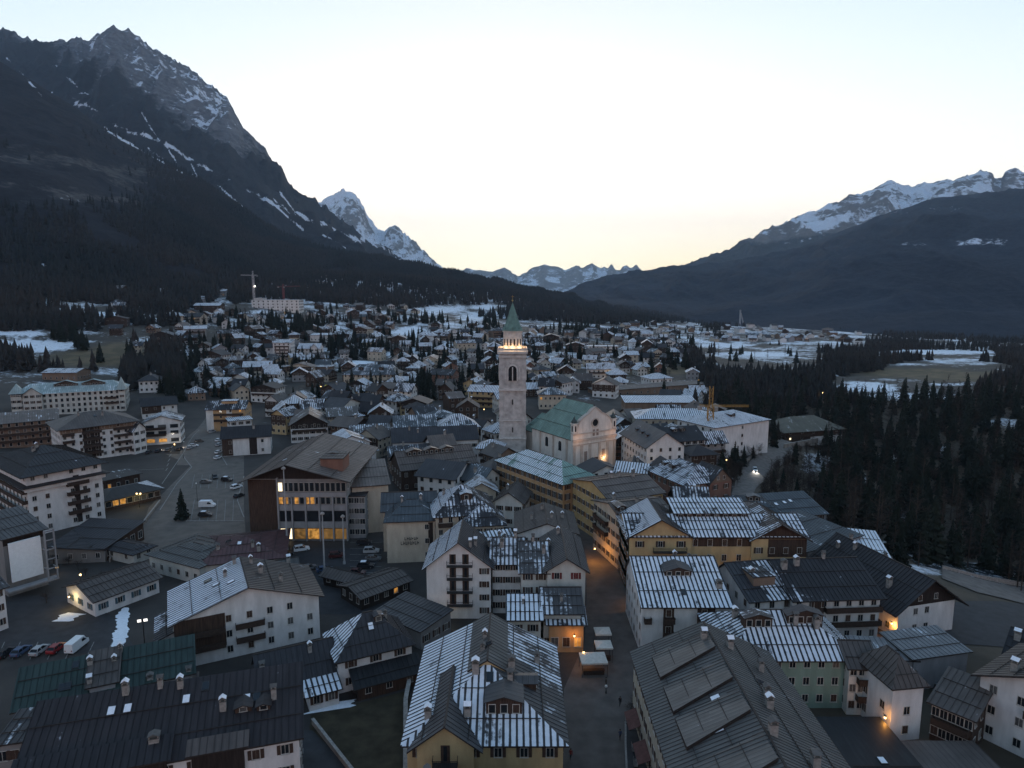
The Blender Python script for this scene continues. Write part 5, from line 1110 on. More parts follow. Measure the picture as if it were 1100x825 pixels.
def tree(kind, x, y, h, z=None, sx=1.0, lab=None, name=None):
    z = g1(x, y)-.1 if z is None else z
    o = empty(name or {'spruce': 'spruce_tree', 'larch': 'larch_tree', 'broad': 'bare_tree'}[kind], (x, y, z), rnd.random()*6.28); o.scale = (h*sx, h*sx, h)
    link('trunk', TRUNK[kind], o); link('crown', rnd.choice(CROWN[kind]), o); o['category'] = 'tree'
    if lab: o['label'] = lab
    else: TREES.append((o, kind, x, y, z, h))
    return o
def merged(name, T, m, kind_stuff='stuff', label=None):
    """T: list of (kind, x, y, z, h, tint)"""
    Vs, Fs, Ts, k = [], [], [], 0; rg = np.random.default_rng(3)
    for kd, x, y, z, h, ti in T:
        v, f = KIND[kd][rg.integers(len(KIND[kd]))]; a = rg.random()*6.28; c, s = math.cos(a), math.sin(a)
        Vs.append(np.stack([x+h*(v[:, 0]*c-v[:, 1]*s), y+h*(v[:, 0]*s+v[:, 1]*c), z+h*v[:, 2]], 1)); Fs.append(f+k); Ts.append(np.full(len(v), ti)); k += len(v)
    o = link(name, npmesh(name, np.concatenate(Vs), np.concatenate(Fs), [m], {'tint': np.concatenate(Ts)}, False)); o['kind'] = kind_stuff; return o
def cones(name, x, y, z, h, tint, m, tiers=3, sides=6, slim=1.0):
    """a far wood: one stacked, ragged cone per tree"""
    n = len(x); rg = np.random.default_rng(5); V, F = [], []; k = 0; T = []
    for t in range(tiers):
        zb = .08+.62*t/tiers; zt_ = zb+.92/tiers+.12 if t < tiers-1 else 1.0; rad = (.20-.13*t/tiers)*slim
        a0 = rg.random(n)*6.28
        ring = []
        for s in range(sides):
            a = a0+6.283*s/sides; rr = rad*h*rg.uniform(.6, 1.3, n); ring.append(np.stack([x+rr*np.cos(a), y+rr*np.sin(a), z+h*(zb+rg.uniform(-.07, .05, n))], 1))
        top = np.stack([x, y, z+h*zt_], 1)
        base = k; V += ring+[top]; k += (sides+1)*n
        idx = np.arange(n)
        for s in range(sides): F.append(np.stack([base+s*n+idx, base+((s+1) % sides)*n+idx, base+sides*n+idx], 1))
        T += [tint]*(sides+1)
    o = link(name, npmesh(name, np.concatenate(V), np.concatenate(F), [m], {'tint': np.concatenate(T)}, False)); o['kind'] = 'stuff'; return o
def inpoly(px, py, poly):
    px, py = np.asarray(px, float), np.asarray(py, float); r = np.zeros(px.shape, bool); n = len(poly)
    for i in range(n):
        (x0, y0), (x1, y1) = poly[i], poly[(i+1) % n]
        c = ((y0 > py) != (y1 > py)) & (px < (x1-x0)*(py-y0)/((y1-y0) or 1e-9)+x0); r ^= c
    return r
WOPEN = [(820,395,75,9),(1005,381,70,5),(975,418,85,20),(1085,458,40,9)]
OPEN = [(25,372,75,11),(90,385,70,15),(490,334,45,7),(440,357,28,6),(530,331,18,5),(820,384,75,8),(775,373,40,6),(960,413,75,15),(1020,400,80,14),(380,390,22,5),(1085,455,40,6),(880,500,22,14),(1010,480,14,8),(600,385,20,5),(628,505,62,26),(818,522,68,64)]
TOWN = [(192,352),(215,330),(240,318),(268,342),(330,338),(345,325),(400,328),(450,333),(480,350),(560,352),(600,362),(660,350),(700,347),(745,347),(765,356),(770,372),(735,378),(742,400),(762,420),(752,437),(700,437),(680,428),(600,430),(566,440),(566,482),
        (520,475),(420,480),(400,462),(300,447),(285,470),(292,435),(205,432),(140,440),(196,425),(210,400),(196,380)]
CORE = [[(405,470),(540,470),(538,520),(560,545),(545,575),(500,548),(470,535),(420,520),(380,520)], [(640,515),(735,520),(735,560),(668,560),(632,520)], [(655,455),(770,455),(775,505),(700,520),(662,505)], [(290,430),(420,440),(430,500),(370,480),(300,470)], [(735,545),(860,540),(900,600),(800,620),(740,590)]]
VILLAGE = [(775,352),(860,350),(930,360),(930,374),(850,372),(778,366)]
def free(x, y, rad, extra=2.0):
    for _, hx, hy, hr, w, d, th in HOUSES:
        dx, dy = x-hx, y-hy
        if dx*dx+dy*dy > (hr+rad+extra)**2: continue
        c, s = math.cos(th), math.sin(th); u, v = abs(dx*c+dy*s), abs(-dx*s+dy*c)
        if u < w/2+rad*.8+extra and v < d/2+rad*.8+extra: return False
    return True
HOUSES.append((None, 0.2, 292, 9, 14, 14, 0)); HOUSES.append((None, 25, 281, 22, 26, 44, .56))
rf = random.Random(21)
# a few landmark buildings farther up the slope
def far_house(label, px0, px1, py, e, d, **k): k.setdefault('lod', 1); return house(label, (px0, py), (px1, py), e, d, **k)
far_house('long white hotel under construction below two cranes on the hillside', 270, 321, 322, 17, 22, roof='flat', rise=0, wall='white', rc='slate', sn=.9, nf=10, fl=4, sh='none', win=(1.8,1.8), oh=.3, clad=[('f',.0,.02,1,2,'white')], parts=[dict(box=(.05,.22,.1,.9,19.5), roof='flat', wall='white', rc='slate', sn=.9, nf=0, nl=0, nr=0)])
far_house('tall dark slab block standing among trees on the hillside', 353, 366, 306, 22, 14, roof='flat', rise=0, wall='grey', rc='slate', sn=1.1, nf=4, fl=7, sh='none', bal=BALW('f',.05,.95,(4,7,10,13,16,19)))
far_house('white apartment block with many balconies above the long brown wall', 293, 312, 368, 17, 12, roof='sf', rise=2, wall='white', rc='slate', sn=.9, nf=4, fl=5, sh='none', bal=BALW('f',.1,.9,(4,7,10,13)))
far_house('white gabled villa with a bright snow roof beside the apartment block', 320, 343, 374, 11, 14, roof='gx', rise=4, wall='white', rc='slate', sn=1.2, nf=6, fl=3, sh='none', parts=[dict(box=(.6,.95,-.1,.5,11.2), roof='gy', rise=4, rc='slate', sn=1.1, nf=2, fl=3, nl=0, nr=0)])
far_house('long low brown walled building with a snowy terrace edge in mid slope', 300, 355, 394, 5, 12, roof='flat', rise=0, wall='brown', rc='brown2', sn=.7, nf=14, fl=1, sh='none')
far_house('grand cream villa with a grey blue mansard roof among spruces', 369, 424, 402, 10, 22, roof='hx', rise=6, hi=8, wall='cream', rc='blue', sn=.55, nf=12, fl=3, sh='none', dorm=[(.3,.2,3,2),(.7,.2,3,2)], parts=[dict(box=(.78,1.02,-.1,.6,11), roof='hx', rise=6.5, rc='blue', sn=.5, nf=3, fl=3, nl=0, nr=0)])
far_house('low white hall with a rounded snowy roof edge on the slope', 333, 356, 360, 7, 16, roof='sf', rise=1.2, wall='white', rc='slate', sn=1.2, nf=6, fl=1, sh='none')
far_house('dark red walled house in the middle of the pale roofs', 461, 486, 402, 9, 14, roof='gx', rise=3, wall='red', rc='dark', sn=.4, nf=5, fl=3, sh='none')
far_house('lamp lit villa with an arched front behind the church roof', 579, 608, 423, 9, 12, roof='hx', rise=3, wall='cream', rc='blue', sn=.6, nf=6, fl=2, sh='none', lit={('f',0,1)})
far_house('long brown station building behind the snowy hall', 640, 755, 416, 5, 10, roof='sf', rise=1, wall='brown', rc='brown', sn=.25, nf=16, fl=1, sh='none')
far_house('white flat roofed stepped apartment block right of the tower spire', 632, 664, 372, 10, 14, roof='flat', rise=0, wall='white', rc='slate', sn=1.0, nf=8, fl=3, sh='none', bal=BALW('f',.05,.95,(3,6)))
far_house('bright villa with a snowy hip roof on the right slope', 700, 722, 406, 8, 14, roof='hx', rise=3, wall='white', rc='slate', sn=1.1, nf=5, fl=2, sh='none', lit={('f',1,0),('f',2,0)})
far_house('low snow roofed farm at the edge of the left field', 22, 48, 338, 5, 12, roof='gx', rise=3, wall='wood', rc='slate', sn=1.3, nf=5, fl=1, sh='none')
far_house('second snow roofed farm above the left field', 55, 74, 334, 5, 12, roof='gx', rise=3, wall='wood', rc='slate', sn=1.3, nf=4, fl=1, sh='none')
far_house('low snowy roofs behind the mint roofed hotel', 45, 82, 400, 6, 16, roof='gx', rise=2, wall='brown', rc='slate', sn=.9, nf=6, fl=1, sh='none')
far_house('small white house with a lit window under the left forest edge', 168, 176, 312, 8, 10, roof='gy', rise=3, wall='white', rc='slate', sn=1.0, nf=2, fl=2, sh='none')
far_house('wide hotel with a snow roof and dark wooden front on the left slope', 208, 236, 328, 9, 16, roof='gx', rise=3, wall='wood', rc='slate', sn=1.2, nf=6, fl=2, sh='none')
# the many smaller houses: one by one on free ground
def scatter_houses(poly, n, dmin, dmax, sep, tries=9000, near=False, name='house'):
    got = 0; items = []
    xs = [p[0] for p in poly]; ys = [p[1] for p in poly]
    for _ in range(tries):
        if got >= n: break
        px, py = rf.uniform(min(xs), max(xs)), rf.uniform(min(ys), max(ys))
        if not inpoly(np.array([px]), np.array([py]), poly)[0]: continue
        p = on_ground(px, py); x, y = p[0], p[1]
        if not dmin < y < dmax: continue
        if rf.random() > (y/dmax)**.6: continue
        big = rf.random() < .18
        w, d = (rf.uniform(14, 21), rf.uniform(11, 14)) if big else (rf.uniform(8.5, 12.5), rf.uniform(8, 11)); 
        if not free(x, y, max(w, d)/2, sep): continue
        if any(((px-o[0])/o[2])**2+((py-o[1])/o[3])**2 < .8 for o in OPEN): continue
        if math.hypot(w, d) > 40: continue
        far = y > 620
        th = rf.gauss(.12, .5) if rf.random() < .7 else rf.gauss(1.5, .3)
        wall = rf.choice(['white', 'white', 'white', 'brown', 'wood', 'wood', 'darkwood', 'grey', 'cream']) if name == 'chalet' else rf.choice(['white']*5+['cream']*2+['pale', 'brown', 'wood', 'grey', 'wood', 'yellow', 'red' if rf.random() < .4 else 'pale']); rc = rf.choice(['dark', 'slate', 'brown', 'brown2', 'maroon', 'slate', 'blue' if rf.random() < .4 else 'dark'])
        sn = rf.choice([.1, .3, .5, .7, .9, 1.1]) if y > 430 else rf.choice([.05, .1, .3, .5, .7, 1.0])
        e = rf.uniform(7.5, 10.5) if big or y < 420 else rf.uniform(5.2, 8.2)
        roof = rf.choice(['gx', 'gy', 'gy', 'gx', 'hx'])
        c = math.cos(th); s = math.sin(th); a = (x-c*w/2+s*d/2, y-s*w/2-c*d/2); b_ = (x+c*w/2+s*d/2, y+s*w/2-c*d/2)
        zb = min(g1(*a), g1(*b_))
        kw = dict(roof=roof, rise=rf.uniform(2.2, 3.8), wall=wall, rc=rc, sn=sn, oh=1.1, og=1.0, sh='none', lod=1, win=(1.2, 1.4), zb=zb, below=6)
        if far: kw.update(nf=rf.choice([3, 4]) if y < 900 else 3, nl=0 if y > 800 else 2, nr=0 if y > 800 else 2, fl=2, win=(1.5, 1.4))
        else: kw.update(fl=max(2, int(e/3)))
        if rf.random() < .6: kw['bal'] = [('f', .06, .94, e*.55)]+([('f', .06, .94, e*.25)] if rf.random() < .4 else [])
        if roof == 'gy' and rf.random() < .5: kw['gable'] = (rf.choice(['wood', 'darkwood']), e*.28)
        elif rf.random() < .3: kw['clad'] = [('f', 0, 1, e*.5, e-.3, 'wood')]
        if rf.random() < .6 and y < 800: kw['chim'] = [(rf.uniform(.25, .75), rf.uniform(.25, .6), 1.4, 1.0)]
        if rf.random() < .05: kw['lit'] = {('f', rf.randrange(3), rf.randrange(2))}
        r = house('-', a, b_, e, d, W=True, name=name, **kw)
        wl = dict(white='white', cream='cream', pale='pale', brown='brown', wood='timber', darkwood='blackish', grey='grey', yellow='yellow', red='reddish')[wall]
        sl_ = 'bare' if sn < .2 else 'dusted' if sn < .45 else 'patchy' if sn < .7 else 'snowy' if sn < 1.1 else 'deep-snow'
        ph = '%s %s%s, %s %s roof' % (wl, 'large ' if big else '', 'chalet' if name == 'chalet' else 'house', sl_, dict(gx='long', gy='gabled', hx='hip')[roof])
        q = px_of(x, y, zb+e/2); items.append((r, ph, float(q[0]), float(q[1]))); got += 1
    return items
ITEMS = []
for P in CORE: ITEMS += scatter_houses(P, 14, 120, 420, 1.0, 1500)
ITEMS += scatter_houses(TOWN, 110, 330, 620, 1.0, 14000)
label_all(ITEMS, 'houses of the town'); 
LEFTW = [(95,322),(160,306),(215,312),(205,350),(192,400),(150,432),(118,402),(150,385),(115,352)]
I2 = scatter_houses(LEFTW, 26, 400, 1200, 4, 6000, name='chalet')+scatter_houses(TOWN, 232, 560, 1450, 1.3, 24000, name='chalet')+scatter_houses(VILLAGE, 40, 800, 2000, 3, 4000, name='chalet')
for o, *_ in ITEMS: o['category'] = 'house'
for o, *_ in I2: o['category'] = 'chalet'
label_all(I2, 'chalets on the far slope')
print('HOUSES', len(ITEMS), len(I2))

# ---------------------------------------------------------------- the river wood on the right: every near tree its own object
WOODR = [(772,442),(790,432),(838,440),(905,436),(985,432),(1100,425),(1130,430),(1130,655),(1060,615),(1000,604),(986,613),(956,607),(905,580),(890,560),(838,528),(815,545),(838,500),(868,480),(905,480),(905,470),(880,462),(858,470),(815,486),(797,505),(785,540),(765,515),(768,480)]
rt = random.Random(5)
def near_wood():
    pts = []
    for _ in range(26000):
        Y = 120+400*rt.random()**.9; X = rt.uniform(40, 480); z = g1(X, Y); px, py = px_of(X, Y, z); px, py = float(px), float(py)
        if px > 1125 or not inpoly([px], [py], WOODR)[0]: continue
        if any(((px-o[0])/o[2])**2+((py-o[1])/o[3])**2 < .75 for o in (OPEN if py < 470 and px > 860 else [OPEN[-2]])+WOPEN+[(884,506,12,11),(1012,484,15,8),(925,522,6,11)]): continue
        if px < 868 and py > 462 and -9 < px-np.interp(py, [462, 473, 487, 503, 525, 552], [863, 851, 833, 816, 800, 792]) < 20: continue
        if vn(X/22, Y/22, 99) < (.14 if px > 880 else .25): continue
        if abs(px-968) < 7 and 545 < py < 600 and rt.random() < .8: continue
        if not free(X, Y, 2.5, .5): continue
        if any((X-q[0])**2+(Y-q[1])**2 < (3.1+.005*Y)**2 for q in pts): continue
        pts.append((X, Y, z, px, py))
    pts.sort(key=lambda q: q[1]); return pts
NW = near_wood(); print('NEARWOOD', len(NW))
cnt = dict(spruce=0, larch=0, broad=0); rest = []; TI = []
for X, Y, z, px, py in NW:
    bank = px < 880 and py > 470
    kd = rt.choices(['spruce', 'larch', 'broad'], [.40, .42, .18] if not bank else [.15, .2, .65])[0]
    h = rt.uniform(10, 22) if kd != 'broad' else rt.uniform(6, 12)
    if bank: h *= .62
    if cnt[kd] < (215 if kd == 'spruce' else 110):
        cnt[kd] += 1; o = tree(kd, X, Y, h, z-.2, 1.0, '-')
        ph = '%s %s' % ('tall' if h > 20 else 'mid sized' if h > 16 else 'small' if h > 10 else 'low', dict(spruce='dark green spruce', larch='bare brown larch', broad='leafless bushy tree')[kd])
        TI.append((o, ph, px, py))
    else: rest.append((kd, X, Y, z-.2, h, rt.uniform(-.2, .25)))
label_all(TI, 'trees of the river wood')
def bank_shrubs():
    T = []
    for _ in range(9000):
        px, py = rt.uniform(752, 905), rt.uniform(462, 585); p = on_ground(px, py)
        if not inpoly([px], [py], [(755,480),(790,500),(835,462),(905,465),(905,560),(885,585),(845,545),(800,550),(770,530)])[0]: continue
        if py < 556 and -9 < px-np.interp(py, [462, 473, 487, 503, 525, 552], [863, 851, 833, 816, 800, 792]) < 20: continue
        if not free(p[0], p[1], 1.5, .2): continue
        T.append(('broad', p[0], p[1], p[2]-.1, rt.uniform(3, 7.5), rt.uniform(-.3, .1)))
        if len(T) > 520: break
    merged('bank_shrubs', T, LAR)
bank_shrubs()
if rest:
    merged('spruce_wood', [t for t in rest if t[0] == 'spruce'], SPR); q = [t for t in rest if t[0] != 'spruce']
    if q: merged('larch_wood', q, LAR)
# loose trees all through the far town
def town_trees():
    T1, T2 = [], []
    for _ in range(9000):
        px, py = rt.uniform(190, 770), rt.uniform(325, 432)
        if not inpoly([px], [py], TOWN)[0]: continue
        p = on_ground(px, py); x, y = p[0], p[1]
        if y > 1500 or y < 400 or rt.random() > (y/1300)**.5 or float(fbm(np.array([x/70]), np.array([y/70]), 61)[0]) < .47: continue
        if not free(x, y, 1.5, .2): continue
        if any(((px-o[0])/o[2])**2+((py-o[1])/o[3])**2 < .8 for o in OPEN): continue
        (T1 if rt.random() < .6 else T2).append((rt.choice(['spruce']) if rt.random() < 2 else '', x, y, p[2]-.2, rt.uniform(9, 17), rt.uniform(-.2, .2)))
        if len(T1)+len(T2) > 900: break
    T2 = [('broad' if k % 2 else 'larch', *t[1:4], t[4]*.75, t[5]) for k, t in enumerate(T2)]
    merged('town_conifers', T1, SPR); merged('town_bare_trees', T2, LAR)
town_trees()
# clumps and single conifers in town: (px, py, rx, ry, n, h)
CL = [(305,352,26,9,34,17),(330,356,20,8,22,17),(290,346,12,6,12,15),(385,378,30,10,36,16),(366,374,14,8,10,16),(402,413,16,5,14,13),(392,412,10,4,8,12),(527,420,4,3,4,19),(459,415,8,4,8,13),(429,393,2,2,1,18),(432,345,14,5,10,15),(410,340,10,4,8,15),(455,345,12,4,12,15),(470,347,12,4,12,15),
      (500,348,6,4,4,15),(525,352,8,7,10,16),(610,358,20,8,22,17),(632,352,14,6,12,16),(611,405,3,3,2,18),(655,360,10,5,8,15),(720,388,4,3,3,17),(738,395,4,3,3,17),(745,372,8,3,6,15),(200,400,14,8,16,16),(215,390,12,8,10,15),(180,420,16,5,12,15),(195,428,8,4,6,13),(250,380,10,4,5,12),(345,340,8,4,5,14),(262,352,8,5,6,15),
      (90,372,10,5,10,16),(107,388,3,2,3,15),(70,362,14,6,14,16),(140,385,6,4,5,15),(530,350,8,5,6,15),(860,425,10,4,6,16),(560,410,8,5,6,10),(365,400,5,3,3,8)]
NT = sum(c[4] for c in CL); CI = []; extra = []
for cx, cyy, rx, ry, n, h in CL:
    for k in range(n):
        for _ in range(12):
            a, q = rt.random()*6.28, rt.random()**.5; px, py = cx+rx*q*math.cos(a), cyy+ry*q*math.sin(a); p = on_ground(px, py)
            if free(p[0], p[1], 2.2, .3) or n < 5: break
        else: continue
        hh = h*rt.uniform(.75, 1.2)
        if cnt['spruce'] < 299 and (p[1] < 700 or n < 5 or k % 4 == 0):
            cnt['spruce'] += 1; o = tree('spruce', p[0], p[1], hh, None, 1.15, '-'); CI.append((o, '%s dark conifer' % ('tall' if hh > 17 else 'mid sized' if hh > 13 else 'small'), px, py))
        else: extra.append(('spruce', p[0], p[1], p[2]-.2, hh, rt.uniform(-.2, .2)))
label_all(CI, 'conifers between the houses')
if extra: merged('conifer_grove', extra, SPR)
p = on_ground(196, 558); tree('spruce', p[0], p[1], 10.5, 0, 1.3, 'lone spruce standing on the open paved plaza', 'spruce_tree')
for px, py, h in ((372,407,8),(366,398,9),(600,425,9),(800,470,8),(412,492,5)):
    p = on_ground(px, py); CIo = tree('broad', p[0], p[1], h, None, 1.2, 'leafless round tree %s' % {372: 'beside the yellow awning', 366: 'with reddish twigs below the grove', 600: 'in front of the lamp lit villa', 800: 'on the bank above the curving road', 412: 'near the long brown roof'}[px], 'bare_tree')
SH = []
for k, (px, py, h) in enumerate(((66,600,3.2),(74,606,2.6),(84,612,3.0),(58,606,3.6),(92,618,2.4),(50,648,3.5),(110,622,2.4),(326,738,2.6),(334,744,2.2),(345,742,2.8),(378,752,2.0),(300,660,3.0))):
    p = on_ground(px, py); o = tree('broad', p[0], p[1], h, None, 1.9, '-', 'garden_shrub'); o['category'] = 'shrub'; SH.append((o, 'leafless %s garden shrub' % ('low' if h < 2.7 else 'rounded'), px, py))
LMK += [('the blue shuttered house',130,640),('the villa with the lawn',350,735)]; label_all(SH, 'shrubs in the gardens')
for k in range(14):
    px, py = rt.uniform(760, 880), rt.uniform(378, 392); p = on_ground(px, py)
    if cnt['larch'] < 299: cnt['larch'] += 1; o = tree('spruce' if k % 3 else 'larch', p[0], p[1], rt.uniform(9, 14), None, 1.2, '-')
    else: continue
    o['label'] = 'lone dark tree standing on the bright snow shelf before the far village'; o['group'] = 'trees on the snowy shelf'
# ---------------------------------------------------------------- the far woods
def far_woods():
    rg = np.random.default_rng(11)
    # on the valley floor and the lower slopes
    Y = 420*(2600/420)**(rg.random(60000)**.8); a = rg.uniform(-.86, .86, 60000); X = a*Y
    z = gh(X, Y); px, py = px_of(X, Y, z)
    nz = fbm(X/70, Y/70, 51)
    ok = (px > -30) & (px < 1130) & ~inpoly(px, py, TOWN)
    for poly in CORE+[VILLAGE, WOODR]: ok &= ~inpoly(px, py, poly)
    for e in OPEN+WOPEN: ok &= ((px-e[0])/e[2])**2+((py-e[1])/e[3])**2 > .9+.5*(nz-.5)
    left = (px < 200) & ((py < 318) | (py < 356) & (nz > .42) | ((py < 400) & (nz > .56)) | ((py < 432) & (px > 130) & (nz > .52)))
    top = (px >= 190) & (px < 760) & (py < np.interp(px, [190,300,400,470,520,560,640,700,760], [330,318,326,330,338,340,344,347,346])+4)
    right = (px >= 735) & (py > 340) & (py < 440) & (nz > np.interp(py, [340, 375, 385, 400], [.45, .50, .42, .30]))
    mid = (px > 560) & (px < 740) & (py > 385) & (py < 440) & (nz > .62)
    ok &= left | top | right | mid
    for _, hx, hy, hr, w, d, th in HOUSES: 
        if hy > 380: ok &= (X-hx)**2+(Y-hy)**2 > (hr+2)**2
    X, Y, z, px, nz = X[ok], Y[ok], z[ok], px[ok], nz[ok]; n = len(X)
    h = np.where(px > 735, rg.uniform(7, 15, n), rg.uniform(11, 21, n)); br = np.clip((fbm(X/120, Y/120, 57)-.45)*3, -.2, .9)*(rg.random(n) < .75)
    near = Y < 900
    cones('woods', X[near], Y[near], z[near]-.5, h[near], br[near]*.8-.1, FARW, 5, 7); cones('woods', X[~near], Y[~near], z[~near]-.5, h[~near], br[~near]*.8-.1, FARW, 3, 5)
    # the forested slope on the left and the ridge across the valley head
    A, (gx, gy, gz) = LF; q = rg.random((52000, 2)); ia = (q[:, 0]**.9)*(gx.shape[1]-1.001); it = q[:, 1]**.8*(192-1.001)
    i0, j0 = it.astype(int), ia.astype(int); fi, fj = it-i0, ia-j0
    bl = lambda g: (g[i0, j0]*(1-fj)+g[i0, j0+1]*fj)*(1-fi)+(g[i0+1, j0]*(1-fj)+g[i0+1, j0+1]*fj)*fi
    X, Y, z = bl(gx), bl(gy), bl(gz); g = gh(X, np.minimum(Y, 2600)); px, py = px_of(X, Y, z)
    nz = fbm(X/150, Y/150, 71); rocky = ell(px, py, 75, 190, 130, 55, .6)
    ok = (z > g-1) & (px > -40) & (px < 760) & (rg.random(len(X)) > rocky*1.0) & (nz > .3) & (rg.random(len(X)) < sm(py+px*.25, 150, 330))
    X, Y, z, px = X[ok], Y[ok], z[ok], px[ok]; n = len(X)
    br = np.clip((fbm(X/200, Y/200, 77)-.42)*2.4, -.25, .8)+np.where(px > 380, .25, 0)
    cones('hillside_forest', X, Y, z-1, rg.uniform(12, 22, n), br*.8-.15+rg.uniform(-.15, .15, n), FARW, 2, 5)
    print('WOODS', n)
far_woods()
# ---------------------------------------------------------------- vehicles
def car_meshes(kind):
    if kind == 'van': st = [(-2.6,.45,1.0,.92,.90),(-2.5,.35,2.25,.96,.86),(1.2,.35,2.3,.97,.86),(1.75,.35,1.35,.96,.9),(2.45,.38,1.1,.92,.84),(2.6,.45,.85,.85,.8)]; cab = [(.75,1.35,2.12,.985,.88),(1.72,1.36,1.40,.97,.93)]; wx = (-1.6, 1.65)
    elif kind == 'suv': st = [(-2.2,.5,.9,.85,.83),(-2.1,.38,1.12,.92,.88),(-.2,.36,1.1,.94,.9),(1.0,.36,1.08,.94,.89),(2.05,.4,.92,.88,.8),(2.2,.5,.75,.8,.75)]; cab = [(-2.02,1.1,1.12,.89,.85),(-1.75,1.1,1.68,.88,.72),(.25,1.1,1.72,.88,.72),(1.05,1.08,1.10,.87,.84)]; wx = (-1.35, 1.4)
    else: st = [(-2.15,.45,.8,.8,.78),(-2.05,.32,.98,.86,.82),(-.2,.30,.93,.88,.84),(1.0,.3,.92,.88,.83),(1.95,.34,.74,.82,.76),(2.12,.42,.6,.74,.7)]; cab = [(-1.85,.94,.97,.83,.8),(-1.35,.93,1.42,.82,.66),(.15,.92,1.45,.82,.66),(1.05,.92,.95,.81,.78)]; wx = (-1.3, 1.38)
    def loft(S, m=0):
        b = MB(); rows = [[(x, -wb, z0), (x, -wt, z1), (x, wt, z1), (x, wb, z0)] for x, z0, z1, wb, wt in S]
        for p, q in zip(rows, rows[1:]):
            for i in range(4): j = (i+1) % 4; b.face([p[i], p[j], q[j], q[i]], m)
        b.face(rows[0][::-1], m); b.face(rows[-1], m); return b
    body_ = loft(st)
    if kind != 'van':
        (xa, _, za, _, wa), (xb, _, zb_, _, wb_) = cab[1], cab[2]
        body_.hexa([(xa-.05,-wa,za-.02),(xb+.05,-wb_,zb_-.02),(xb+.05,wb_,zb_-.02),(xa-.05,wa,za-.02)], [(xa,-wa+.05,za+.05),(xb,-wb_+.05,zb_+.05),(xb,wb_-.05,zb_+.05),(xa,wa-.05,za+.05)])
        for sx in (-1, 1):                                            # pillars
            for (A, B) in ((cab[0], cab[1]), (cab[3], cab[2])): body_.bar((A[0], sx*(A[3]+.0), A[2]), (B[0], sx*(B[4]+.01), B[2]), .08, .08)
            body_.bar(((cab[1][0]+cab[2][0])/2, sx*.86, .98), ((cab[1][0]+cab[2][0])/2, sx*.70, cab[1][2]), .09, .09)
    gl = loft(cab)
    if kind == 'van':
        for sx in (-1, 1): gl.box(.3, sx*.955-.02, 1.4, .72, sx*.955+.02, 1.95)
    wh = MB()
    for z0, z1, r0, r1 in ((-.10, .10, .33, .33),): wh.tube((0, -.10, 0), (0, .10, 0), .33, .33, 14, 0)
    rm = MB(); rm.tube((0, -.112, 0), (0, .112, 0), .19, .19, 10, 0)
    return body_, gl, wh, rm, wx, st
CARM = {k: car_meshes(k) for k in ('van', 'suv', 'hatch')}
CB = {}
PAINT = dict(white=(.62,.63,.64), silver=(.32,.33,.34), red=(.22,.02,.025), dark=(.02,.021,.025), blue=(.05,.08,.14), maroon=(.06,.02,.02), grey=(.11,.115,.12))
HL = plain('head_lamp_glass', (.35,.36,.37), .2, 0); TL = plain('tail_lamp_glass', (.16,.01,.01), .3, 0)
def car(kind, col, px, py, hd, label, lights=False, roofsnow=False):
    p = on_ground(px, py); bd, gl, wh, rm, wx, st = CARM[kind]
    r = empty('parked_car' if kind != 'van' else 'parked_van', (p[0], p[1], p[2]+.07), R(hd), label, 'car' if kind != 'van' else 'van', 'parked vehicles')
    k = (kind, col)
    if k not in CB: CB[k] = (bd.mesh('body', [plain('paint_'+col, PAINT[col], .32, .05, 3)]),)
    if kind not in CB: CB[kind] = (gl.mesh('window_glass', [M['carglass']]), wh.mesh('wheel', [M['tyre']]), rm.mesh('rim', [M['rim']]))
    link('body', CB[k][0], r); link('window_glass', CB[kind][0], r)
    for x in wx:
        for s in (-1, 1): w = link('wheel', CB[kind][1], r, (x, s*.80, .33)); link('rim', CB[kind][2], w)
    xf, xr = st[-2][0]+.06, st[0][0]+.05; zf = st[-2][2]-.16
    for s in (-1, 1):
        b = MB(); b.cbox(xf, s*.62, zf-.08, .16, .3, .16); b.build('headlight', LAMPW if lights else HL, r)
        b = MB(); b.cbox(xr-.02, s*.66, st[0][2]-.25, .1, .2, .26); b.build('tail_light', TL, r)
        if lights: 
            l = bpy.data.lights.new('headlight_beam', 'SPOT'); l.energy = 60; l.spot_size = R(50); l.color = (1, .92, .8); o = bpy.data.objects.new('headlight_beam', l); COL.objects.link(o); o.parent = r; o.location = (xf+.15, s*.62, zf); o.rotation_euler = (R(80), 0, R(-90))
    if roofsnow:
        b = MB(); z = (2.3 if kind == 'van' else 1.74 if kind == 'suv' else 1.49); b.box(-1.3 if kind != 'van' else -2.3, -.62, z-.02, .1 if kind != 'van' else 1.0, .62, z+.1); b.build('roof_snow', M['snow'], r)
car('hatch', 'dark', 6, 704, 88, 'dark hatchback at the left end of the parked row')
car('hatch', 'blue', 23, 702, 88, 'blue grey hatchback second in the parked row')
car('hatch', 'silver', 43, 701, 88, 'silver car between the blue grey and the red car')
car('hatch', 'red', 61, 699, 88, 'red car parked beside the white van')
car('van', 'white', 83, 697, 88, 'white delivery van at the right end of the parked row')
car('van', 'white', 223, 545, 2, 'white panel van standing on the plaza near the lone spruce', roofsnow=True)
car('suv', 'dark', 221, 555, 3, 'black car with a snowy roof in front of the plaza van', roofsnow=True)
car('hatch', 'grey', 221, 519, 12, 'grey car at the upper plaza parking row'); car('hatch', 'dark', 231, 514, -60, 'dark small car turned across the upper plaza row')
car('suv', 'dark', 244, 517, -8, 'dark snow topped car beside the turned small car', roofsnow=True); car('suv', 'white', 254, 525, 60, 'white snow topped car near the timber hall wall', roofsnow=True); car('hatch', 'dark', 257, 534, 70, 'dark car parked close to the timber wall of the hall')
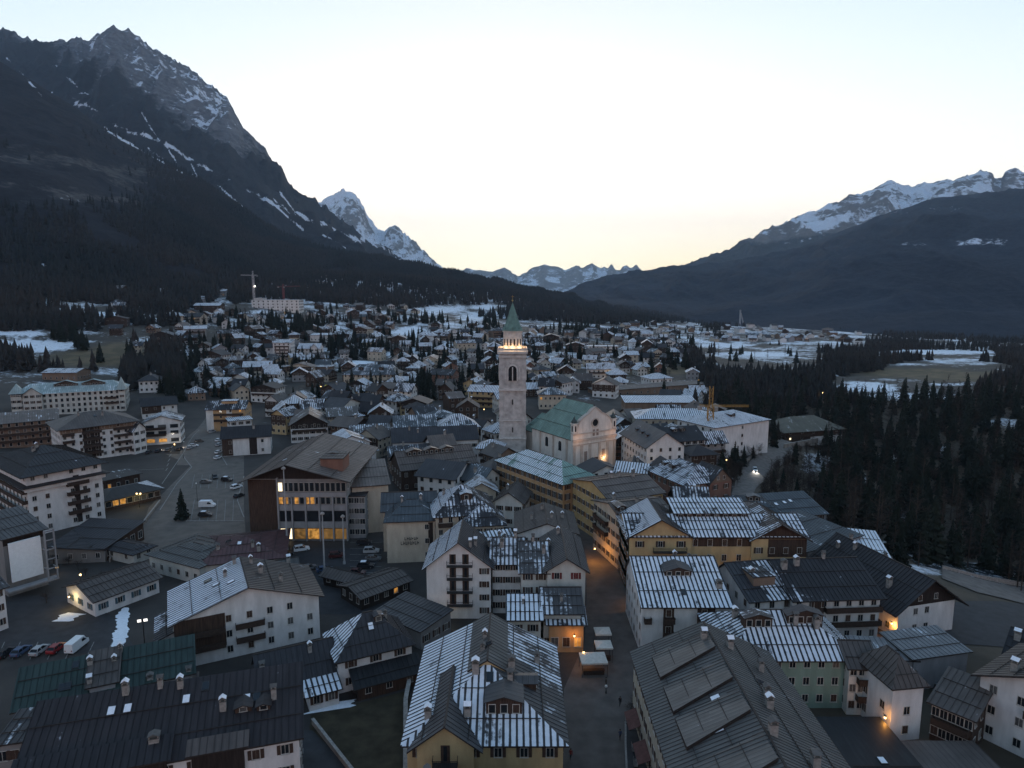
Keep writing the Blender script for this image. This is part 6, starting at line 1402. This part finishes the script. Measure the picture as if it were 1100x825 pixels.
for k, (x, y, c) in enumerate(((235,474,'white'),(235.5,479,'silver'),(235,487,'white'),(234,493,'white'))): car('hatch', c, x, y, 82, ['white car farthest up the row beside the white house','silver car in the row beside the white house','white car second from the near end of the roadside row','white car at the near end of the roadside row'][k])
for k, x in enumerate((160, 170, 181, 193, 204)): car('hatch', ['dark','dark','grey','dark','silver'][k], x, 487-k*1.2, 96, ['dark car at the left end of the lit forecourt','second dark car on the lit forecourt','grey car in the middle of the lit forecourt','dark car right of the grey forecourt car','silver car at the right end of the lit forecourt'][k], lights=k in (1, 3))
car('hatch', 'white', 208, 480, 20, 'white car parked beyond the lit forecourt'); car('hatch', 'dark', 214, 475, 20, 'dark car highest up beyond the lit forecourt'); car('suv', 'silver', 228, 465, 80, 'pale silver estate driving up the road past the ochre house')
car('suv', 'white', 324, 592, 24, 'white car parked before the lit hall front'); car('hatch', 'dark', 307, 597, 20, 'dark car left of the white car at the hall'); car('suv', 'maroon', 362, 599, 14, 'maroon car before the middle of the hall front'); car('hatch', 'grey', 332, 612, 40, 'grey car in the second row before the hall')
car('hatch', 'blue', 349, 614, 20, 'blue car in the second row before the hall'); car('suv', 'dark', 391, 585, 5, 'dark car nearest the cream wall block'); car('suv', 'silver', 399, 594, 5, 'silver car in the column beside the cream hotel'); car('hatch', 'grey', 401, 602, 5, 'grey car below the silver car by the hotel'); car('suv', 'dark', 393, 610, 0, 'black car with a white snowy roof by the hotel', roofsnow=True); car('hatch', 'maroon', 384, 617, -8, 'dark red car just behind the wooden stalls')
car('hatch', 'white', 811, 506, -105, 'car driving down the curving road with headlights on', lights=True)
car('hatch', 'silver', 1012, 745, 70, 'silver car in the yard below the wooden balcony house')
# ---------------------------------------------------------------- lamps
def globe_lamp(px, py, h, label, heads=1, e=6, col=(1, .6, .25), bulb=None, name='street_lamp', z=None):
    p = on_ground(px, py); r = empty(name, (p[0], p[1], p[2] if z is None else z), 0, label, 'lamp')
    b = MB(); b.tube((0,0,-.1), (0,0,h), .08, .05, 8); b.tube((0,0,0), (0,0,.5), .14, .11, 8)
    if heads > 1: b.bar((-.6,0,h-.15), (.6,0,h-.15), .06, .06)
    b.build('pole', M['iron'], r)
    for i in range(heads):
        x = 0 if heads == 1 else (-.6 if i == 0 else .6)
        g = MB(); g.lathe([(0, h-.02), (.2, h+.08), (.27, h+.26), (.2, h+.44), (0, h+.54)], 12, x, 0); g.build('globe', bulb or LAMP, r, True)
        if e: point(r, (x, 0, h-.3 if heads == 1 else h-.45), e, col)
for k, (x, y) in enumerate(((62,617),(87,625),(97,631),(107,635))): globe_lamp(x, y, 1.6, ['small garden lamp farthest left below the screen wall','garden lamp at the terrace edge by the low house','garden lamp between its two neighbours at the terrace','garden lamp closest to the blue shuttered house'][k], 1, 1.2, (1,.7,.4))
globe_lamp(687, 745, 5.2, 'two headed white street lamp beside the grey sheet roof', 2, 0, bulb=plain('lamp_glass', (.6,.6,.58), .4, 0))
globe_lamp(704, 522, 6, 'glowing street lamp where the lane meets the red townhouse', 1, 14); globe_lamp(780, 505, 4, 'small warm lamp at the start of the curving road', 1, 6); globe_lamp(150, 545, 4.5, 'yellow lamp in front of the black pavilion', 2, 8, (1,.8,.3)); globe_lamp(188, 486, 3.5, 'bright yellow lamp on the lit hotel forecourt', 1, 10, (1,.7,.25))
globe_lamp(197, 492, 7, 'unlit tall lamp post at the road fork on the plaza', 2, 0, bulb=plain('lamp_glass', (.6,.6,.58))); globe_lamp(212, 538, 6, 'unlit lamp post between the plaza vans', 1, 0, bulb=plain('lamp_glass', (.6,.6,.58))); globe_lamp(651, 745, 1.2, 'low white globe lamp in front of the market canopy', 1, 0, bulb=plain('lamp_glass', (.6,.6,.58)))
globe_lamp(883, 433, 7, 'lone lit lamp among the dark trees above the chalet', 1, 20); globe_lamp(750, 417, 6, 'lit lamp at the end of the brown station', 1, 30, (1,.6,.35)); globe_lamp(318, 343, 6, 'warm lamp at the right foot of the white crane site', 1, 160); globe_lamp(306, 341, 6, 'warm lamp in front of the white crane site', 1, 120); globe_lamp(172, 326, 5, 'small lamp at the left forest edge', 1, 20)
globe_lamp(590, 427, 4, 'warm lamp beside the arched villa behind the church', 1, 24, (1,.55,.25)); globe_lamp(262, 447, 4, 'warm lamp on the drive of the ochre balconied house', 1, 16)
for k, (x, y, e) in enumerate(((345,425,20),(420,440,16),(520,452,14),(455,395,20),(560,395,14),(700,388,20),(655,408,18),(232,410,18))): globe_lamp(x, y, 6, 'added lit lane lamp near the %s' % ['big dark gabled chalet','snowy lane behind the long roofs','foot of the tower','dark red walled house','houses right of the tower spire','single conifer above the station','stepped apartment block','ochre balconied house'][k], 1, e)  # lane lamps added to put more warm light into the town
def wall_light(px, py, z, label, e, col=(1, .42, .08), off=.0, size=.25):
    """a lantern fixed to a wall, with the light it throws"""
    p = at_z(px, py, z); d = np.array([p[0], p[1]]); d = d*(1-off/np.hypot(*d)); r = empty('wall_lantern', (d[0], d[1], z), 0, label, 'lantern')
    b = MB(); b.lathe([(0, -.3), (.16, -.25), (.2, .1), (0, .12)], 8); b.build('lantern_glass', LAMP, r)
    b = MB(); b.lathe([(.24, .13), (.05, .3), (0, .34)], 8); b.box(-.03, 0, .2, .03, .7, .26); b.build('lantern_cap', M['iron'], r); point(r, (0, -.1, -.35), e, col)
wall_light(617, 681, 4.4, 'orange lantern on the ochre corner shop', 9, off=.6); wall_light(800, 623, 4.0, 'orange lantern lighting the alley below the yellow hotel', 60, off=.5); wall_light(958, 668, 3.2, 'orange lantern on the side of the black gabled chalet', 14, off=.6); wall_light(951, 768, 4.9, 'orange lamp at the foot of the small white house', 12, off=.6)
wall_light(74, 640, 3.2, 'bright yellow lantern at the corner of the low white house', 16, (1,.72,.3), .4); wall_light(690, 640, 3.0, 'shop lantern at the street end of the striped roof house', 28, off=.4); wall_light(673, 618, 3.4, 'amber shop lantern along the street houses', 60, off=.4); wall_light(471, 652, 4.2, 'pale pink lamp on the balconied white gable', 4, (1,.55,.45), .8); wall_light(476, 660, 2.6, 'cold white shop light below the balconied gable', 3, (.8,1,.85), .7)
wall_light(639, 588, 4, 'dim amber lantern far along the street facade', 50, off=.6); wall_light(700, 515, 6, 'amber lantern on the corner of the white townhouse', 14, off=.6)
# strip light under the ochre palace eaves on the street side
def palace_strip():
    p, q = at_z(569, 519, 4.2), at_z(585, 532, 4.2); r = empty('strip_light', tuple(p), 0, 'yellow strip light along the side of the ochre palace', 'light')
    d = q-p; b = MB(); b.bar((0,0,0), tuple(d), .25, .5); b.build('tube', glow('strip_glow', (1.0, .62, .16), .16), r); b = MB(); b.bar((0,0,.34), tuple(d+np.array([0,0,.34])), .5, .12); b.build('hood', M['iron'], r)
    point(r, (d[0]*.5-.5, d[1]*.5-.5, -.3), 10, (1, .6, .15))
palace_strip()
def mast(px, py, ztop, label):
    p = on_ground(px, py); r = empty('light_mast', tuple(p), 0, label, 'mast'); b = MB(); b.tube((0,0,-.2), (0,0,ztop), .26, .13, 10); b.tube((0,0,0), (0,0,.8), .4, .34, 10); b.build('pole', plain('galvanised', (.28,.29,.30), .45, .1), r)
    b = MB(); b.lathe([(0, ztop), (.55, ztop+.05), (.6, ztop+.35), (.2, ztop+.75), (0, ztop+.8)], 12); b.build('lamp_head', M['chim'], r)
mast(309, 594, 24, 'tallest steel light mast before the timber clad hall'); mast(349, 622, 17, 'steel mast in the middle of the hall forecourt'); mast(370, 606, 13, 'shorter steel mast toward the right end of the hall')
def flood():
    p = on_ground(157, 712); r = empty('floodlight_post', tuple(p), R(20), 'post with two bright square floodlights behind the green roof', 'floodlight'); b = MB(); b.tube((0,0,-.2), (0,0,9), .12, .08, 8); b.bar((-.9,0,9), (.9,0,9), .1, .1); b.build('pole', M['iron'], r)
    for s in (-1, 1):
        b = MB(); b.box(s*.55-.38, -.25, 8.75, s*.55+.38, .1, 9.35); o = b.build('lamp_box', M['metal'], r); b = MB(); b.box(s*.55-.33, -.29, 8.8, s*.55+.33, -.252, 9.3); b.build('lamp_face', glow('flood_face', (1, .95, .88), .09), o)
flood()
# ---------------------------------------------------------------- market canopies on the street, planters, benches, awnings
def canopy(px, py, w, d, h, rise, rz, label, leg=True):
    p = on_ground(px, py); r = empty('market_canopy', tuple(p), rz, label, 'canopy', 'market canopies on the street'); b = MB(); x, y = w/2, d/2
    P = [(-x,-y,h),(x,-y,h),(x,y,h),(-x,y,h)]
    for i in range(4): A, B = P[i], P[(i+1) % 4]; b.face([A, B, (0,0,h+rise)]); b.face([(A[0],A[1],A[2]-.3), (B[0],B[1],B[2]-.3), B, A])
    b.build('canopy', M['cloth'], r)
    for sx in (-1, 1):
        for sy in (-1, 1): b = MB(); b.tube((sx*(x-.1), sy*(y-.1), -.05), (sx*(x-.1), sy*(y-.1), h), .05, .05, 6); b.build('leg', M['iron'], r)
    b = MB(); b.box(-x*.8, -y*.55, .0, x*.8, -y*.2, .95); b.box(-x*.8-.1, -y*.6, .95, x*.8+.1, -y*.15, 1.0); b.build('counter', M['rail'], r)
    return r
canopy(637, 722, 5.0, 4.0, 3.0, 1.0, R(3), 'large cream peaked market canopy nearest the yellow house'); canopy(648, 708, 3.3, 3.1, 3.2, .5, R(2), 'small cream canopy right behind the large canopy'); canopy(647, 693, 3.3, 3.1, 3.2, .5, R(2), 'farthest small cream canopy near the ochre shop')
wall_light(627, 700, 3.6, 'orange heater lamp between shop and large canopy', 7)
def planter(px, py, s, label):
    p = on_ground(px, py); r = empty('planter', tuple(p), rnd.random(), label, 'planter', 'planters along the street terrace'); b = MB(); b.hexa([(-.4,-.4,0),(.4,-.4,0),(.4,.4,0),(-.4,.4,0)], [(-.5,-.5,.6),(.5,-.5,.6),(.5,.5,.6),(-.5,.5,.6)]); b.build('pot', M['rail'], r)
    o = link('shrub', CROWN['broad'][0], r, (0, 0, .1)); o.scale = (s*1.6, s*1.6, s)
for k, (x, y, s) in enumerate(((684,762,3),(693,758,3.4),(678,768,2.6),(696,770,2.8),(688,752,2.6))): planter(x, y, s, 'wooden planter with a leafless brown shrub %s' % ['in the middle of the terrace group','closest to the grey sheet roof','at the street side of the terrace group','nearest the camera end of the group','beside the two headed lamp'][k])
def bench(px, py, rz, label):
    p = on_ground(px, py); r = empty('street_bench', tuple(p), rz, label, 'bench', 'benches on the street terrace'); b = MB()
    for k in range(4): b.box(-.9, -.28+k*.15, .42, .9, -.16+k*.15, .46)
    b.build('seat', M['chim'], r); b = MB()
    for k in range(2): b.box(-.9, .32, .58+k*.18, .9, .36, .7+k*.18)
    b.build('backrest', M['chim'], r)
    for s in (-1, 1): b = MB(); b.box(s*.7-.04, -.26, 0, s*.7+.04, .3, .418); b.box(s*.7-.03, .262, .46, s*.7+.03, .318, .92); b.build('leg', M['iron'], r)
bench(674, 776, R(85), 'pale slatted bench nearest the planters'); bench(681, 806, R(85), 'pale slatted bench in the middle of the terrace'); bench(683, 822, R(80), 'pale slatted bench nearest the lower edge')
def awning(y, label):
    r = empty('shop_awning', (20.6, y, 0), R(-90), label, 'awning', 'awnings along the street corner house'); b = MB(); b.hexa([(-2.4,-1.7,2.7),(2.4,-1.7,2.7),(2.4,.25,3.5),(-2.4,.25,3.5)], [(-2.4,-1.7,2.76),(2.4,-1.7,2.76),(2.4,.25,3.56),(-2.4,.25,3.56)]); b.build('canvas', plain('awning_red', (.10,.045,.04), .8), r)
    b = MB(); 
    for s in (-1, 1): b.bar((s*2.35, -1.65, 2.7), (s*2.35, .25, 2.62), .05, .05)
    b.build('arm', M['iron'], r)
for k, y in enumerate((103, 95, 87, 79)): awning(y, 'dark red awning on the street corner house, %s' % ['farthest up the street','second from the far end','third from the far end','nearest the lower edge'][k])
# raised dark terrace in front of the corner house
o = strip('terrace', [((674,845),(722,845)),((672,800),(712,800)),((672,776),(700,776))], M['asphalt'], .12)
# dark sign letters on the cream hotel: too small in the photograph to read, built as the two rows of marks it shows
def hotel_sign():
    bb = hotel.children[0].bound_box; x0, x1, y = bb[0][0], bb[4][0], bb[0][1]; w = x1-x0; r = rnd
    for row, (z, a, n, h) in enumerate(((6.6, .40, 6, .8), (5.3, .33, 8, .95))):
        for k in range(n):
            x = x0+w*a+k*.62; b = MB(); b.box(-.22, -.10, 0, -.1, -.012, h); b.box(-.1, -.10, h*.42*(k % 2), .22, -.012, h*.42*(k % 2)+.16); 
            if k % 3: b.box(.1, -.10, .17, .2, -.012, h*.8)
            b.build('sign_letter', M['iron'], hotel, False, (x, y, z))
hotel_sign()
# ---------------------------------------------------------------- cranes
def crane(px, Y, ztop, jib, cj, h_jib, label, m, wdt, ang=0, base=None, jw=.55):
    g = at_y(px, 450, Y); gz = g1(g[0], Y) if base is None else base; r = empty('tower_crane', (g[0], Y, gz), ang, label, 'crane'); h = wdt/2; zj = h_jib-gz; zt_ = ztop-gz
    def lattice(p, q, w, n, up):
        b = MB(); p, q = Vector(p), Vector(q); d = (q-p); u = Vector(up); s = d.normalized().cross(u).normalized(); t = w*.13
        C4 = [s*a*w/2+u*c*w/2 for a, c in ((-1,-1),(1,-1),(1,1),(-1,1))]
        for c in C4: b.bar(p+c, q+c, t, t, 0, tuple(s+u*.3))
        for k in range(n):
            A, B = p+d*k/n, p+d*(k+1)/n
            for i in range(4):
                c0, c1 = C4[i], C4[(i+1) % 4]; b.bar(A+(c0 if k % 2 else c1), B+(c1 if k % 2 else c0), t*.6, t*.6, 0, (.3,.2,.9)); b.bar(A+c0, A+c1, t*.6, t*.6, 0, (.3,.2,.9))
        return b
    lattice((0,0,-2), (0,0,zj), wdt, int(zj/wdt), (0,1,0)).build('mast', m, r); lattice((0,0,zj), (0,0,zt_), wdt*.6, max(3, int((zt_-zj)/wdt)), (0,1,0)).build('apex', m, r)
    lattice((.6,0,zj+.4), (jib,0,zj+.8), wdt*jw, int(abs(jib)/wdt/.8), (0,0,1)).build('jib', m, r); lattice((-.6,0,zj+.4), (-cj,0,zj+.4), wdt*jw, max(3, int(cj/wdt)), (0,0,1)).build('counter_jib', m, r)
    b = MB(); b.box(-cj-.6, -.9, zj-1.4, -cj+1.4, .9, zj+.2); b.build('counterweight', M['chim'], r); b = MB(); b.cbox(wdt*.9, -wdt*.55, zj-1.6, 1.4, 1.4, 1.8); b.build('cab', M['chim'], r)
    b = MB(); b.bar((jib*.95,0,zj+1.2), (0,0,zt_), .09, .09); b.bar((-cj*.95,0,zj+.8), (0,0,zt_), .09, .09); b.build('stay', M['iron'], r); return r
ycr = plain('crane_yellow', (.34, .19, .05), .6, .2)
crane(763, 292, float(at_y(763, 415, 292)[2]), 16, 5, float(at_y(763, 437, 292)[2]), 'yellow lattice tower crane standing beside the pale institute', ycr, 2.4, R(-8), None, .3)
crw = plain('crane_white', (.45, .42, .42), .6); crr = plain('crane_red', (.20, .05, .05), .6)
c1_ = crane(280, 985, float(at_y(280, 291, 985)[2]), 26, 9, float(at_y(280, 296, 985)[2]), 'white and red tower crane left above the white hillside hotel', crw, 2.2, R(150)); c2_ = crane(311, 1000, float(at_y(311, 305, 1000)[2]), 26, 8, float(at_y(311, 308, 1000)[2]), 'red jibbed tower crane right above the white hillside hotel', crr, 2.0, R(-8))
for c_, z in ((c1_, float(at_y(280, 307.5, 985)[2])),): b = MB(); b.lathe([(0, -1.4), (1.4, 0), (0, 1.4)], 10, 0, -2.2); b.build('work_lamp', LAMPW, c_, False, (0, 0, z-c_.location.z))
# the old ski jump far beyond the village
def ski_jump():
    Y = 1750; g = at_y(797, 344, Y); gz = g1(g[0], Y)-6; zt_ = float(at_y(797, 328, Y)[2])-gz; r = empty('ski_jump', (g[0], Y, gz), R(20), 'pale concrete ski jump tower rising from the dark wood', 'ski jump'); m = plain('jump_concrete', (.30,.30,.31), .8)
    b = MB(); b.bar((-7,0,zt_*.8), (11,0,4), 3.2, 1.6); b.build('inrun', m, r)
    b = MB(); b.box(-7.5,-1.6,0,-5,1.6,zt_*.8+2); b.build('tower', m, r); b = MB(); b.box(6,-2,0,9,2,9); b.build('pylon', m, r)
ski_jump()
# yellow awning in the slope and a few street things
def yellow_awning():
    p = on_ground(358, 420); r = empty('yellow_awning', tuple(p), 0, 'bright yellow awning over a terrace in the middle of the town', 'awning'); b = MB(); b.hexa([(-6,-2.5,3.0),(6,-2.5,3.0),(6,2.5,3.8),(-6,2.5,3.8)], [(-6,-2.5,3.2),(6,-2.5,3.2),(6,2.5,4.0),(-6,2.5,4.0)]); b.build('canvas', plain('awning_yellow', (.62,.48,.05), .7, .1), r)
    for x in (-5.8, 5.8): b = MB(); b.tube((x,-2.3,-.5), (x,-2.3,3.0), .1, .1, 6); b.build('post', M['iron'], r)
yellow_awning()
# ---------------------------------------------------------------- people on the street
def person(px, py, hd, label, coat, stride=.25, arm=.1):
    p = on_ground(px, py); me = bpy.data.meshes.new('skel'); V = []; E = []; Rr = []
    def j(x, y, z, r, par=None): V.append((x, y, z)); Rr.append(r); k = len(V)-1; (E.append((par, k)) if par is not None else None); return k
    pel = j(0, 0, .95, .15); sp = j(0, .0, 1.18, .14, pel); ch = j(0, .01, 1.38, .155, sp); nk = j(0, .02, 1.52, .062, ch); hd_ = j(0, .03, 1.63, .10, nk); j(0, .02, 1.72, .085, hd_)
    for s in (-1, 1):
        f = stride*s; h = j(s*.095, 0, .90, .105, pel); kn = j(s*.10, f*.55, .50, .07, h); an = j(s*.10, f*1.0-(.1 if s < 0 else 0), .09, .048, kn); j(s*.11, f+.14, .04, .04, an)
        sh = j(s*.19, 0, 1.42, .075, ch); el = j(s*.25, -f*.5-.03, 1.14, .055, sh); wr = j(s*.24, -f*.8+arm, .90, .042, el); j(s*.23, -f*.85+arm+.03, .80, .038, wr)
    me.from_pydata(V, E, []); o = bpy.data.objects.new('skel', me); COL.objects.link(o)
    sk = o.modifiers.new('s', 'SKIN'); sk.use_smooth_shade = True
    for k, r in enumerate(Rr): me.skin_vertices[0].data[k].radius = (r, r)
    me.skin_vertices[0].data[0].use_root = True
    ss = o.modifiers.new('d', 'SUBSURF'); ss.levels = ss.render_levels = 1
    dg = bpy.context.evaluated_depsgraph_get(); bm = bpy.data.meshes.new_from_object(o.evaluated_get(dg)); bpy.data.objects.remove(o); bm.name = 'person'
    bm.materials.clear()
    for m in (plain('skin', (.36,.22,.16), .6, .05), plain('coat_'+coat, dict(black=(.015,.015,.018), blue=(.03,.045,.09), brown=(.07,.045,.03), red=(.14,.025,.025))[coat], .8), plain('trousers', (.02,.022,.03), .8), plain('boots', (.012,.011,.01), .7)): bm.materials.append(m)
    for f in bm.polygons: z, x = f.center.z, abs(f.center.x); f.material_index = 0 if z > 1.5 or (z < .87 and x > .19) else 1 if z > .78 else 3 if z < .14 else 2
    q = link('person', bm, None, tuple(p), R(hd)); tag(q, label, 'person')
    b = MB(); b.lathe([(.108, 1.60), (.118, 1.68), (.10, 1.76), (.05, 1.815), (0, 1.825)], 12, 0, .012); b.build('hair', plain('hair_dark', (.02,.014,.01), .7), q, True)
person(666, 758, 175, 'person in a black coat walking alone up the middle of the street', 'black'); person(651, 737, 80, 'person in a dark brown coat standing by the large market canopy', 'brown', .05); person(666, 794, 10, 'person in a blue coat walking along the dark terrace edge', 'blue'); person(613, 815, 185, 'person in a red coat walking close to the yellow house', 'red')

# ---------------------------------------------------------------- painted markings and kerbs
def markings(name, segs, w=.13, up=.115):
    b = MB()
    for (a, c) in segs:
        p, q = on_ground(*a), on_ground(*c); d = (q-p)[:2]; n = np.array([-d[1], d[0]])/np.hypot(*d)*w/2
        k = max(1, int(np.hypot(*d)/4))
        for i in range(k):
            u, v = p[:2]+d*i/k, p[:2]+d*(i+1)/k
            b.face([(*(u-n), g1(*(u-n))+up), (*(v-n), g1(*(v-n))+up), (*(v+n), g1(*(v+n))+up), (*(u+n), g1(*(u+n))+up)])
    o = b.build(name, plain('road_paint', (.22,.22,.21), .8, .3, 2)); o['kind'] = 'structure'
markings('road_marking', [((x, 709), (x+9, 690)) for x in (-4, 13, 32, 51, 70, 92, 112)]+[((205+k*9, 560), (209+k*8.4, 537)) for k in range(6)]+[((206+k*9, 525), (209+k*8.4, 510)) for k in range(6)]+[((376, 583+k*6.5), (410, 583+k*6.5)) for k in range(6)], .14)
markings('road_marking', [((178+k*1.2, 506-k*5), (180+k*1.3, 503-k*5)) for k in range(8)]+[((150, 505), (176, 504)), ((174, 520), (197, 487)), ((197, 487), (214, 462))], .3)
def kerb(pts):
    P = [on_ground(*p) for p in pts]; b = MB()
    for p, q in zip(P, P[1:]): b.bar((p[0],p[1],p[2]+.08), (q[0],q[1],q[2]+.08), .3, .26)
    o = b.build('kerb', M['chim']); o['kind'] = 'structure'
kerb([(172,548),(190,520),(206,502),(198,492),(214,463)]); kerb([(244,500),(238,490),(241,462)]); kerb([(262,556),(255,538),(262,512)]); kerb([(674,845),(672,800),(672,776),(700,774)]); kerb([(200,560),(262,560)])
# ---------------------------------------------------------------- the air
def build_haze():
    lo, hi = np.array([1e9]*3), np.array([-1e9]*3)
    for o in COL.objects:
        if o.get('kind') == 'structure' and o.type == 'MESH':
            c = np.array([v[:] for v in o.bound_box]); lo, hi = np.minimum(lo, c.min(0)), np.maximum(hi, c.max(0))
    b = MB(); b.box(lo[0]-20, -80, lo[2]-1, hi[0]+20, hi[1]+20, hi[2]+10)
    m = bpy.data.materials.new('haze'); m.use_nodes = True; nt = m.node_tree
    nt.nodes.remove(nt.nodes['Principled BSDF'])
    pv = nt.nodes.new('ShaderNodeVolumePrincipled'); pv.inputs['Color'].default_value = (.58, .77, 1, 1); pv.inputs['Density'].default_value = HAZE; pv.inputs['Anisotropy'].default_value = .2
    nt.links.new(pv.outputs[0], nt.nodes['Material Output'].inputs['Volume'])
    o = b.build('haze', m); o['kind'] = 'stuff'
HAZE = 3.7e-5
build_haze()
